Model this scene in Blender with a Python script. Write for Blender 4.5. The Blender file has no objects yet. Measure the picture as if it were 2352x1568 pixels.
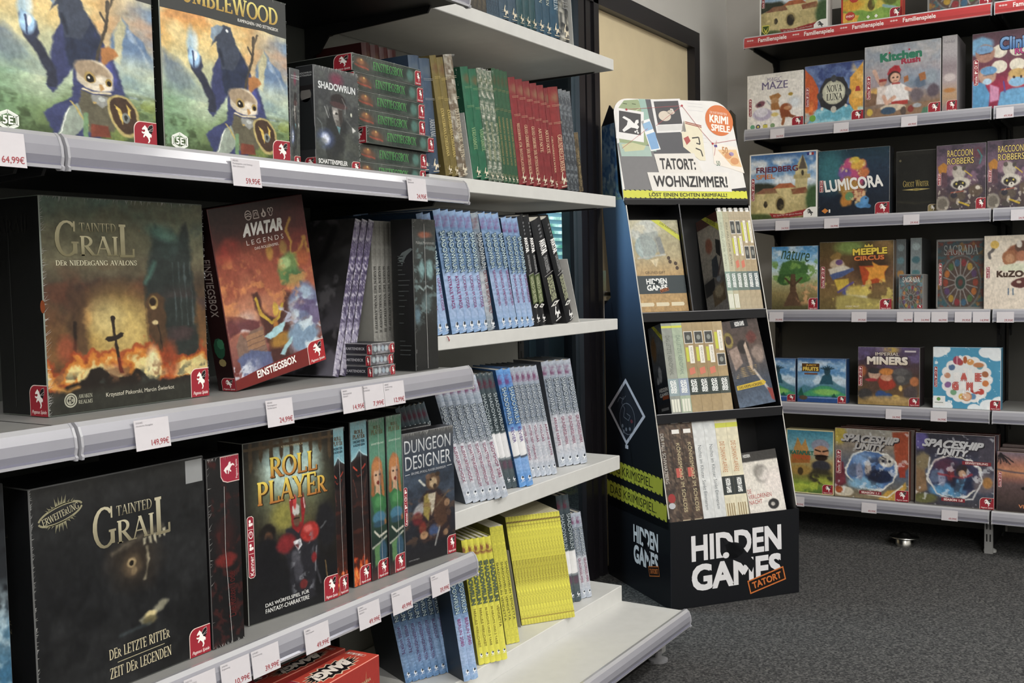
import bpy, math, random
import numpy as np
from mathutils import Vector, Matrix, Euler

D = bpy.data
SC = bpy.context.scene
COL = SC.collection
random.seed(7)

# ---------------------------------------------------------------- camera
PW, PH, FPX = 2352, 1568, 2430.0
EYE = np.array([0.0, 0.0, 1.16])
_yaw, _pit, _rol = math.radians(31.9), math.radians(-3.44), math.radians(1.24)
_fw = np.array([math.cos(_yaw) * math.cos(_pit), math.sin(_yaw) * math.cos(_pit), math.sin(_pit)])
_rt = np.cross(_fw, [0, 0, 1.0]); _rt /= np.linalg.norm(_rt)
_up = np.cross(_rt, _fw)
RT = _rt * math.cos(_rol) - _up * math.sin(_rol)
UP = _up * math.cos(_rol) + _rt * math.sin(_rol)
cam_data = D.cameras.new('camera')
cam_data.sensor_width = 36.0
cam_data.lens = FPX / PW * 36.0
cam_data.clip_start = 0.02
cam = D.objects.new('camera', cam_data)
COL.objects.link(cam)
cam.matrix_world = Matrix(((RT[0], UP[0], -_fw[0], EYE[0]), (RT[1], UP[1], -_fw[1], EYE[1]), (RT[2], UP[2], -_fw[2], EYE[2]), (0, 0, 0, 1)))
SC.camera = cam

def at(px, py, axis, val):
    """the point of the photograph's pixel (px, py) on the plane axis = val"""
    d = RT * ((px - PW / 2) / FPX) - UP * ((py - PH / 2) / FPX) + _fw
    return EYE + d * ((val - EYE[axis]) / d[axis])

def onplane(px, py, p0, n):
    d = RT * ((px - PW / 2) / FPX) - UP * ((py - PH / 2) / FPX) + _fw
    return EYE + d * (np.dot(np.array(p0) - EYE, n) / np.dot(d, n))

# ---------------------------------------------------------------- world, exposure, ceiling light
world = D.worlds.new('world'); SC.world = world
world.use_nodes = True
world.node_tree.nodes['Background'].inputs[0].default_value = (0.75, 0.85, 1.0, 1)
world.node_tree.nodes['Background'].inputs[1].default_value = 0.25
SC.view_settings.view_transform = 'Standard'
SC.view_settings.look = 'None'
SC.view_settings.exposure = 0.0
SC.view_settings.gamma = 1.0
SC.view_settings.use_curve_mapping = False

LUMINAIRES = [(-1.85, -1.7, 2.5), (-0.6, -0.9, 1.25), (1.5, -0.9, .5), (3.5, 0.15, .42), (2.9, -0.9, .55), (1.5, -2.8, 1.2)]
CEIL = 3.05
LAMP_W = 49.0
for _x, _y, _k in LUMINAIRES:
    ld = D.lights.new('ceiling_light', 'AREA')
    ld.shape = 'RECTANGLE'; ld.size = 1.5; ld.size_y = 0.5
    ld.energy = LAMP_W * _k; ld.color = (1.0, 0.985, 0.96)
    lo = D.objects.new('ceiling_light_glow', ld)
    lo.location = (_x, _y, CEIL - 0.075)
    COL.objects.link(lo)
# added lamp beyond the glass, standing in for window light on the display
ld = D.lights.new('daylight_fill', 'AREA'); ld.shape = 'RECTANGLE'; ld.size = 0.7; ld.size_y = 1.3
ld.energy = 34; ld.color = (0.72, 0.86, 1.0)
lo = D.objects.new('daylight_fill', ld); lo.location = (2.75, 3.0, 1.7)
lo.rotation_euler = Vector((0.72, -1.3, -0.45)).to_track_quat('-Z', 'Y').to_euler(); COL.objects.link(lo)

# ================================================================ helpers
def hx(s):
    s = s.lstrip('#')
    if len(s) == 3: s = ''.join(c * 2 for c in s)
    return np.array([int(s[i:i + 2], 16) / 255 for i in (0, 2, 4)])

def lin(c):
    c = np.asarray(c, float)
    return np.where(c <= 0.04045, c / 12.92, ((np.clip(c, 0, 1) + 0.055) / 1.055) ** 2.4)

def col(c):
    return hx(c) if isinstance(c, str) else np.asarray(c, float)

_mats = {}
def mat(name, c=None, rough=0.5, metal=0.0, spec=0.5, noise=0.08, scale=40.0, coat=0.0, bump=0.0, emit=None, es=0.0):
    """procedural material; c None takes the colour from the printed colour attribute"""
    if name in _mats: return _mats[name]
    m = D.materials.new(name); m.use_nodes = True
    nt = m.node_tree; n = nt.nodes; L = nt.links
    b = n['Principled BSDF']
    b.inputs['Roughness'].default_value = rough
    b.inputs['Metallic'].default_value = metal
    b.inputs['Specular IOR Level'].default_value = spec
    b.inputs['Coat Weight'].default_value = coat
    b.inputs['Coat Roughness'].default_value = 0.12
    tc = n.new('ShaderNodeTexCoord')
    nz = n.new('ShaderNodeTexNoise'); nz.inputs['Scale'].default_value = scale; nz.inputs['Detail'].default_value = 4
    L.new(tc.outputs['Object'], nz.inputs['Vector'])
    mr = n.new('ShaderNodeMapRange')
    mr.inputs['From Min'].default_value = 0.25; mr.inputs['From Max'].default_value = 0.75
    mr.inputs['To Min'].default_value = 1 - noise; mr.inputs['To Max'].default_value = 1 + noise
    L.new(nz.outputs['Fac'], mr.inputs['Value'])
    mx = n.new('ShaderNodeVectorMath'); mx.operation = 'SCALE'
    L.new(mr.outputs['Result'], mx.inputs['Scale'])
    if c is None:
        a = n.new('ShaderNodeAttribute'); a.attribute_name = 'Col'
        L.new(a.outputs['Color'], mx.inputs[0])
    else:
        mx.inputs[0].default_value = tuple(lin(col(c)))
    L.new(mx.outputs['Vector'], b.inputs['Base Color'])
    if bump:
        bp = n.new('ShaderNodeBump'); bp.inputs['Strength'].default_value = bump; bp.inputs['Distance'].default_value = 0.002
        L.new(nz.outputs['Fac'], bp.inputs['Height']); L.new(bp.outputs['Normal'], b.inputs['Normal'])
    if emit is not None:
        b.inputs['Emission Color'].default_value = (*lin(col(emit)), 1); b.inputs['Emission Strength'].default_value = es
    _mats[name] = m
    return m

SATUR = 0.84       # printed inks are a little dull
class MB:
    """collects faces with printed colours and builds ONE mesh"""
    def __init__(s): s.ch = []; s.nv = 0
    def add(s, v, faces, cols, mi=0):
        v = np.asarray(v, float).reshape(-1, 3)
        loops = []; tot = []
        for f in faces: loops += [i + s.nv for i in f]; tot.append(len(f))
        s.raw(v, np.array(loops), np.array(tot), cols, mi)
    def raw(s, v, loops, tot, cols, mi=0):
        c = np.asarray(cols, float)
        c = c * SATUR + (c @ np.array([.30, .59, .11]))[..., None] * (1 - SATUR)
        if c.ndim == 1: c = np.tile(c, (len(loops), 1))
        s.ch.append((v, loops, tot, lin(c), np.full(len(tot), mi))); s.nv += len(v)
    def quad(s, a, b, c, d, cl=(1, 1, 1), mi=0): s.add([a, b, c, d], [(0, 1, 2, 3)], col(cl), mi)
    def box(s, x0, x1, y0, y1, z0, z1, cl=(1, 1, 1), mi=0, M=None):
        v = np.array([(x, y, z) for z in (z0, z1) for y in (y0, y1) for x in (x0, x1)], float)
        if M is not None: v = v @ np.array(M.to_3x3()).T + np.array(M.translation)
        s.add(v, [(0, 2, 3, 1), (4, 5, 7, 6), (0, 1, 5, 4), (2, 6, 7, 3), (0, 4, 6, 2), (1, 3, 7, 5)], col(cl), mi)
    def cbox(s, x0, x1, y0, y1, z0, z1, ch, cl=(1, 1, 1), ec=None, mi=0, sides=None):
        """box with chamfered edges; ec colours the chamfers, sides: {'-x','+x','-y','+y','-z','+z': colour}"""
        cl = col(cl); ec = cl if ec is None else col(ec); sides = sides or {}
        X, Y, Z = (x0, x1), (y0, y1), (z0, z1)
        P = {}
        vs = []
        for i in (0, 1):
            for j in (0, 1):
                for k in (0, 1):
                    sx, sy, sz = (1, -1)[i], (1, -1)[j], (1, -1)[k]
                    for a in range(3):
                        p = [X[i] + sx * ch, Y[j] + sy * ch, Z[k] + sz * ch]
                        p[a] = (X[i], Y[j], Z[k])[a]
                        P[i, j, k, a] = len(vs); vs.append(p)
        F = []; C = []
        def f(idx, c): F.append(idx); C.extend([c] * len(idx))
        for i in (0, 1):
            q = [P[i, 0, 0, 0], P[i, 1, 0, 0], P[i, 1, 1, 0], P[i, 0, 1, 0]]; f(q if i else q[::-1], col(sides.get('+x' if i else '-x', cl)))
            q = [P[0, i, 0, 1], P[1, i, 0, 1], P[1, i, 1, 1], P[0, i, 1, 1]]; f(q[::-1] if i else q, col(sides.get('+y' if i else '-y', cl)))
            q = [P[0, 0, i, 2], P[1, 0, i, 2], P[1, 1, i, 2], P[0, 1, i, 2]]; f(q if i else q[::-1], col(sides.get('+z' if i else '-z', cl)))
        for i in (0, 1):
            for j in (0, 1):
                for (a, b, mk) in ((0, 1, lambda k: (i, j, k)), (0, 2, lambda k: (i, k, j)), (1, 2, lambda k: (k, i, j))):
                    q = [P[(*mk(0), a)], P[(*mk(1), a)], P[(*mk(1), b)], P[(*mk(0), b)]]
                    f(q, ec)
                for k in (0, 1): f([P[i, j, k, 0], P[i, j, k, 1], P[i, j, k, 2]], ec)
        loops = np.array([x + s.nv for q in F for x in q]); tot = np.array([len(q) for q in F])
        s.raw(np.array(vs), loops, tot, np.array(C), mi)
    def grid(s, pts, cols, mi=0):
        """pts (r, c, 3), cols (r, c, 3)"""
        r, c = pts.shape[:2]
        i = np.arange(r * c).reshape(r, c)
        q = np.stack([i[:-1, :-1], i[1:, :-1], i[1:, 1:], i[:-1, 1:]], -1).reshape(-1, 4)
        s.raw(pts.reshape(-1, 3), q.ravel() + s.nv, np.full(len(q), 4), cols.reshape(-1, 3)[q.ravel()], mi)
    def extrude(s, prof, x0, x1, cl=(1, 1, 1), mi=0, cap=True, cols=None):
        """closed (y, z) profile swept along x"""
        n = len(prof)
        v = [(x, p[0], p[1]) for x in (x0, x1) for p in prof]
        for k in range(n):
            j = (k + 1) % n
            s.add([v[k], v[j], v[n + j], v[n + k]], [(0, 1, 2, 3)], col(cols[k] if cols else cl), mi)
        if cap:
            s.add(v[:n], [tuple(range(n))[::-1]], col(cl), mi); s.add(v[n:], [tuple(range(n))], col(cl), mi)
    def lathe(s, prof, cx, cy, seg=24, cl=(1, 1, 1), mi=0):
        a = np.linspace(0, 2 * math.pi, seg + 1)
        pts = np.array([[(cx + r * math.cos(t), cy + r * math.sin(t), z) for t in a] for r, z in prof])
        s.grid(pts[::-1], np.tile(col(cl), (len(prof), seg + 1, 1)), mi)
    def tube(s, pts, r, seg=8, cl=(1, 1, 1), mi=0):
        pts = [Vector(p) for p in pts]; rings = []
        for k, p in enumerate(pts):
            t = (pts[min(k + 1, len(pts) - 1)] - pts[max(k - 1, 0)]).normalized()
            u = t.orthogonal().normalized(); w = t.cross(u)
            rings.append([tuple(p + (u * math.cos(a) + w * math.sin(a)) * r) for a in np.linspace(0, 2 * math.pi, seg + 1)])
        s.grid(np.array(rings), np.tile(col(cl), (len(pts), seg + 1, 1)), mi)
    def mesh(s, name, mats, smooth=False):
        me = D.meshes.new(name)
        v = np.concatenate([c[0] for c in s.ch]); lo = np.concatenate([c[1] for c in s.ch]); to = np.concatenate([c[2] for c in s.ch])
        cc = np.concatenate([c[3] for c in s.ch]); mi = np.concatenate([c[4] for c in s.ch])
        me.vertices.add(len(v)); me.vertices.foreach_set('co', v.ravel().astype(np.float32))
        me.loops.add(len(lo)); me.loops.foreach_set('vertex_index', lo.astype(np.int32))
        me.polygons.add(len(to)); me.polygons.foreach_set('loop_start', np.concatenate([[0], np.cumsum(to)[:-1]]).astype(np.int32))
        me.polygons.foreach_set('material_index', mi.astype(np.int32))
        at_ = me.color_attributes.new('Col', 'FLOAT_COLOR', 'CORNER')
        at_.data.foreach_set('color', np.concatenate([cc, np.ones((len(cc), 1))], 1).ravel().astype(np.float32))
        for m in (mats if isinstance(mats, (list, tuple)) else [mats]): me.materials.append(m)
        me.update(calc_edges=True)
        me.shade_smooth() if smooth else me.shade_flat()
        return me
    def obj(s, name, mats, parent=None, smooth=False):
        if mats is not _mats.get('printed_ink') or len(s.ch) < 2: return link(name, s.mesh(name, mats, smooth), parent)
        # printed lines and marks that stand apart on the face become parts of their own
        lo = [c[0].min(0) for c in s.ch]; hi = [c[0].max(0) for c in s.ch]; off = np.cumsum([0] + [len(c[0]) for c in s.ch])
        grp = list(range(len(s.ch)))
        for i in range(len(grp)):
            for j in range(i):
                if grp[i] != grp[j] and np.linalg.norm(np.maximum(0, np.maximum(lo[i] - hi[j], lo[j] - hi[i]))) < .012:
                    a, b = grp[i], grp[j]; grp = [b if g == a else g for g in grp]
        first = None
        for g in dict.fromkeys(grp):
            m = MB()
            for k, c in enumerate(s.ch):
                if grp[k] == g: m.ch.append((c[0], c[1] - off[k] + m.nv, c[2], c[3], c[4])); m.nv += len(c[0])
            o = link(name, m.mesh(name, mats, smooth), parent); first = first or o
        return first

def link(name, me, parent=None):
    o = D.objects.new(name, me); COL.objects.link(o)
    if parent is not None: o.parent = parent
    return o

def tag(o, label, cat, group=None):
    o['label'] = label; o['category'] = cat
    if group: o['group'] = group
    return o

def thing(name, label, cat, loc=(0, 0, 0), rot=(0, 0, 0), group=None):
    o = D.objects.new(name, None); COL.objects.link(o)
    o.empty_display_size = 0.05
    o.location = tuple(float(x) for x in loc); o.rotation_euler = rot
    return tag(o, label, cat, group)

def struct(o): o['kind'] = 'structure'; return o

def dup(o, parent=None):
    """a thing with copies of its parts and their sub-parts"""
    kids = list(o.children)
    c = o.copy(); COL.objects.link(c)
    if parent is not None: c.parent = parent
    for k in kids: dup(k, c)
    return c

ORD = 'first second third fourth fifth sixth seventh eighth ninth tenth eleventh twelfth thirteenth fourteenth fifteenth sixteenth seventeenth eighteenth nineteenth twentieth'.split()

# ---------------------------------------------------------------- lettering
_tc = {}
def sans(s, b=0.0):
    k = (s, b)
    if k not in _tc:
        cu = D.curves.new('lettering', 'FONT'); cu.body = s; cu.offset = b; cu.resolution_u = 3; cu.size = 1
        o = D.objects.new('lettering', cu)
        me = D.meshes.new_from_object(o)
        v = np.zeros(len(me.vertices) * 3); me.vertices.foreach_get('co', v)
        f = [tuple(p.vertices) for p in me.polygons]
        D.meshes.remove(me); D.objects.remove(o); D.curves.remove(cu)
        _tc[k] = (v.reshape(-1, 3)[:, :2], f)
    return _tc[k]

# capitals with serifs, drawn as strokes: t thick line, n thin line, c curved stroke, s serif
_T, _N = 0.15, 0.06
_G = {
 'A': (.80, 'n .08 0 .40 1|t .40 1 .70 0|n .19 .36 .58 .36|s .08 0|s .70 0'),
 'B': (.68, 't .17 0 .17 1|c .3 .755 .23 .235 -90 90|c .3 .265 .28 .255 -90 90|n .05 .97 .3 .97|n .17 .5 .3 .5|n .05 .03 .3 .03'),
 'C': (.76, 'c .42 .5 .35 .47 48 312|n .68 .68 .68 .98|n .68 .04 .68 .28'),
 'D': (.82, 't .17 0 .17 1|c .3 .5 .40 .47 -90 90|n .05 .97 .3 .97|n .05 .03 .3 .03'),
 'E': (.66, 't .17 0 .17 1|n .05 .97 .58 .97|n .17 .5 .48 .5|n .05 .03 .6 .03|n .58 1 .58 .8|n .6 0 .6 .22|n .48 .6 .48 .4'),
 'F': (.62, 't .17 0 .17 1|n .05 .97 .58 .97|n .17 .5 .48 .5|n .58 1 .58 .8|n .48 .6 .48 .4|s .17 0'),
 'G': (.84, 'c .42 .5 .35 .47 48 320|n .68 .70 .68 .98|t .69 .08 .69 .42|s .69 .42'),
 'H': (.84, 't .17 0 .17 1|t .66 0 .66 1|n .17 .5 .66 .5|s .17 0|s .17 1|s .66 0|s .66 1'),
 'I': (.36, 't .18 0 .18 1|s .18 0|s .18 1'),
 'J': (.46, 't .28 .2 .28 1|c .12 .16 .16 .16 180 360|s .28 1'),
 'K': (.78, 't .17 0 .17 1|n .2 .45 .6 1|t .36 .6 .68 0|s .17 0|s .17 1|s .6 1|s .68 0'),
 'L': (.64, 't .17 0 .17 1|n .05 .03 .58 .03|n .58 0 .58 .26|s .17 1'),
 'M': (.98, 'n .14 0 .17 1|t .17 1 .48 .05|n .48 .05 .79 1|t .80 1 .83 0|s .14 0|s .83 0|s .14 1|s .82 1'),
 'N': (.84, 'n .15 0 .15 1|t .15 1 .68 0|n .68 0 .68 1|s .15 0|s .68 1|s .12 1'),
 'O': (.86, 'c .43 .5 .36 .47 0 360'),
 'P': (.66, 't .17 0 .17 1|c .3 .73 .26 .24 -90 90|n .05 .97 .3 .97|n .17 .49 .3 .49|s .17 0'),
 'Q': (.86, 'c .43 .5 .36 .47 0 360|t .45 .2 .8 -.12'),
 'R': (.76, 't .17 0 .17 1|c .3 .73 .26 .24 -90 90|n .05 .97 .3 .97|n .17 .49 .3 .49|t .34 .48 .68 0|s .17 0|s .70 0'),
 'S': (.60, 'e .31 .74 .21 .23 35 270|e .31 .27 .22 .24 -145 90|n .51 .70 .51 .97|n .08 .03 .08 .3'),
 'T': (.72, 't .36 0 .36 1|n .04 .97 .68 .97|n .05 1 .05 .76|n .67 1 .67 .76|s .36 0'),
 'U': (.80, 't .17 .32 .17 1|e .415 .32 .245 .29 180 360|n .66 .32 .66 1|s .17 1|s .66 1'),
 'V': (.78, 't .10 1 .40 0|n .40 0 .68 1|s .10 1|s .68 1'),
 'W': (1.1, 't .08 1 .32 0|n .32 0 .54 1|t .54 1 .78 0|n .78 0 1.0 1|s .08 1|s .54 1|s 1.0 1'),
 'X': (.78, 't .10 1 .68 0|n .10 0 .66 1|s .1 1|s .66 1|s .1 0|s .68 0'),
 'Y': (.76, 't .08 1 .38 .48|n .67 1 .38 .48|t .38 0 .38 .5|s .08 1|s .67 1|s .38 0'),
 'Z': (.68, 'n .06 .97 .62 .97|t .58 .97 .10 .03|n .06 .03 .64 .03|n .07 1 .07 .76|n .63 0 .63 .24'),
 '-': (.40, 'n .05 .42 .34 .42'), ' ': (.42, ''), '&': (.8, 'e .36 .74 .17 .22 0 360|e .34 .26 .26 .25 0 360|n .5 .4 .75 0'),
}
def serif(s, b=0.0):
    k = (s, 'serif', b)
    if k in _tc: return _tc[k]
    V, F = [], []; x = 0.0
    def q(p):
        n = len(V); V.extend(p); F.append(tuple(range(n, n + len(p))))
    for chr_ in s:
        sc = 1.0
        if chr_.islower(): sc = 0.78; chr_ = chr_.upper()
        uml = chr_ in 'ÄÖÜ'
        if uml: chr_ = {'Ä': 'A', 'Ö': 'O', 'Ü': 'U'}[chr_]
        wd, st = _G.get(chr_, (.4, ''))
        P = lambda a, c: (x + a * sc, c * sc)
        for t in filter(None, st.split('|')):
            e = t.split(); g = list(map(float, e[1:]))
            if e[0] in 'tn':
                w = (_T if e[0] == 't' else _N) + b
                dx, dy = g[2] - g[0], g[3] - g[1]; l = math.hypot(dx, dy)
                if abs(dy) < abs(dx) * .4: ox, oy = 0, w / 2
                else: ox, oy = w / 2 * min(1.5, l / abs(dy)), 0
                q([P(g[0] - ox, g[1] - oy), P(g[2] - ox, g[3] - oy), P(g[2] + ox, g[3] + oy), P(g[0] + ox, g[1] + oy)])
            elif e[0] == 's':
                h = .055 + b; y0, y1 = (0, h) if g[1] < .3 else (g[1] - h, g[1])
                q([P(g[0] - .13, y0), P(g[0] + .13, y0), P(g[0] + .13, y1), P(g[0] - .13, y1)])
            else:
                n = 14; A = np.radians(np.linspace(g[4], g[5], n + 1))
                for k_ in range(n):
                    r = []
                    for a_ in (A[k_], A[k_ + 1]):
                        w = (_N + (_T - _N) * abs(math.cos(a_)) ** 1.3 if e[0] == 'c' else .095) + b
                        r.append(((g[0] + (g[2] - w / 2) * math.cos(a_), g[1] + (g[3] - w / 2) * math.sin(a_)), (g[0] + (g[2] + w / 2) * math.cos(a_), g[1] + (g[3] + w / 2) * math.sin(a_))))
                    q([P(*r[0][0]), P(*r[0][1]), P(*r[1][1]), P(*r[1][0])])
        if uml:
            for d in (.26, .52): q([P(d, 1.08), P(d + .12, 1.08), P(d + .12, 1.2), P(d, 1.2)])
        x += wd * sc
    _tc[k] = (np.array(V), F)
    return _tc[k]

class Cv:
    """a printed face: O top-left corner, U right, V down, sizes in metres; u, v run 0..1"""
    def __init__(s, O, U, V, w, h):
        s.O, s.U, s.V, s.w, s.h = (np.array(O, float), np.array(U, float), np.array(V, float), w, h)
        s.N = np.cross(s.V, s.U)
    def pts(s, uv, lay=1):
        uv = np.asarray(uv, float)
        return s.O + uv[..., :1] * s.w * s.U + uv[..., 1:2] * s.h * s.V + s.N * (lay * 1.5e-4)
    def sub(s, u0, v0, u1, v1):
        c = Cv(s.O + s.U * s.w * u0 + s.V * s.h * v0, s.U, s.V, s.w * (u1 - u0), s.h * (v1 - v0)); return c
    def poly(s, mb, p, c, lay=2, mi=0):
        p = np.asarray(p, float)
        if sum(p[i - 1][0] * p[i][1] - p[i][0] * p[i - 1][1] for i in range(len(p))) > 0: p = p[::-1]
        mb.add(s.pts(p, lay), [tuple(range(len(p)))], col(c), mi)
    def rect(s, mb, u0, v0, u1, v1, c, lay=2, mi=0): s.poly(mb, [(u0, v0), (u0, v1), (u1, v1), (u1, v0)], c, lay, mi)
    def ell(s, mb, cu, cv, ru, rv, c, lay=2, n=28, mi=0):
        s.poly(mb, [(cu + ru * math.cos(a), cv + rv * math.sin(a)) for a in np.linspace(0, 2 * math.pi, n, endpoint=False)], c, lay, mi)
    def line(s, mb, p, w, c, lay=2, mi=0):
        """polyline of width w metres"""
        for a, b in zip(p[:-1], p[1:]):
            d = np.array([(b[0] - a[0]) * s.w, (b[1] - a[1]) * s.h]); l = np.hypot(*d)
            if l < 1e-9: continue
            n = np.array([-d[1] / s.w, d[0] / s.h]) / l * w / 2 * np.array([1, 1])
            a_, b_ = np.array(a), np.array(b)
            s.poly(mb, [a_ - n, b_ - n, b_ + n, a_ + n], c, lay, mi)
    def art(s, mb, P, lay=1, mi=0):
        r, c = P.img.shape[:2]
        v, u = np.meshgrid(np.linspace(0, 1, r), np.linspace(0, 1, c), indexing='ij')
        mb.grid(s.pts(np.stack([u, v], -1), lay), P.img, mi)
    def text(s, mb, t, r, c, font='s', b=0.0, lay=6, d='h', rot=0, skew=0, c2=None, mi=0):
        """t filled into the rectangle r = (u0, v0, u1, v1); d: h across, v reading downwards, ^ reading upwards"""
        fat = b if b > 0 and font != 'r' else 0
        V, F = (serif if font == 'r' else sans)(t, 0.0 if fat else b)
        if len(V) == 0: return
        lo, hi = V.min(0), V.max(0)
        q = (V - lo) / np.maximum(hi - lo, 1e-6)
        x, y = q[:, 0], 1 - q[:, 1]
        if skew: x = (x + (1 - y) * skew) / (1 + skew)
        if d == 'v': x, y = 1 - y, x
        elif d == '^': x, y = y, 1 - x
        u = r[0] + x * (r[2] - r[0]); v = r[1] + y * (r[3] - r[1])
        if rot:
            a = math.radians(rot); cu, cv = (r[0] + r[2]) / 2, (r[1] + r[3]) / 2
            du, dv = (u - cu) * s.w, (v - cv) * s.h
            u = cu + (du * math.cos(a) - dv * math.sin(a)) / s.w; v = cv + (du * math.sin(a) + dv * math.cos(a)) / s.h
        cc = col(c)
        if c2 is not None:
            k = (y if d == 'h' else 1 - x)[:, None]; cc = col(c) * (1 - k) + col(c2) * k
            cc = cc[np.array([i for f in F for i in f])]
        if not fat:
            p3 = s.pts(np.stack([u, v], -1), lay)
            if font == 'r':                       # overlapping strokes: a hair apart
                k = np.zeros(len(V)); 
                for i, f in enumerate(F): k[list(f)] = i % 9
                p3 = p3 + s.N * k[:, None] * 8e-6
            mb.add(p3, F, cc, mi); return
        # bold: the same letters printed again with small offsets, inside the same rectangle
        ex, ey = fat * .8 / max(hi[0] - lo[0], .1), fat * .8 / max(hi[1] - lo[1], .1)
        if d != 'h': ex, ey = ey, ex
        ex *= (r[2] - r[0]); ey *= (r[3] - r[1]); uc, vc = (r[0] + r[2]) / 2, (r[1] + r[3]) / 2
        u = uc + (u - uc) * max(.6, 1 - 2 * ex / max(r[2] - r[0], 1e-6)); v = vc + (v - vc) * max(.6, 1 - 2 * ey / max(r[3] - r[1], 1e-6))
        for k, (a, c_) in enumerate(((-1, 0), (1, 0)) if fat < .025 else ((-1, -1), (1, -1), (-1, 1), (1, 1), (0, 0))):
            mb.add(s.pts(np.stack([u + a * ex, v + c_ * ey], -1), lay + k * .04), F, cc, mi)

# ---------------------------------------------------------------- painter for printed pictures
def _vn(x, y, seed):
    xi, yi = np.floor(x).astype(np.int64), np.floor(y).astype(np.int64)
    fx, fy = x - xi, y - yi; fx = fx * fx * (3 - 2 * fx); fy = fy * fy * (3 - 2 * fy)
    def h(a, b):
        n = (a * 374761393 + b * 668265263 + seed * 982451653) & 0x7fffffff
        n = ((n ^ (n >> 13)) * 1274126177) & 0x7fffffff
        return ((n ^ (n >> 16)) & 0xffff) / 65535.0
    return (h(xi, yi) * (1 - fx) + h(xi + 1, yi) * fx) * (1 - fy) + (h(xi, yi + 1) * (1 - fx) + h(xi + 1, yi + 1) * fx) * fy

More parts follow.
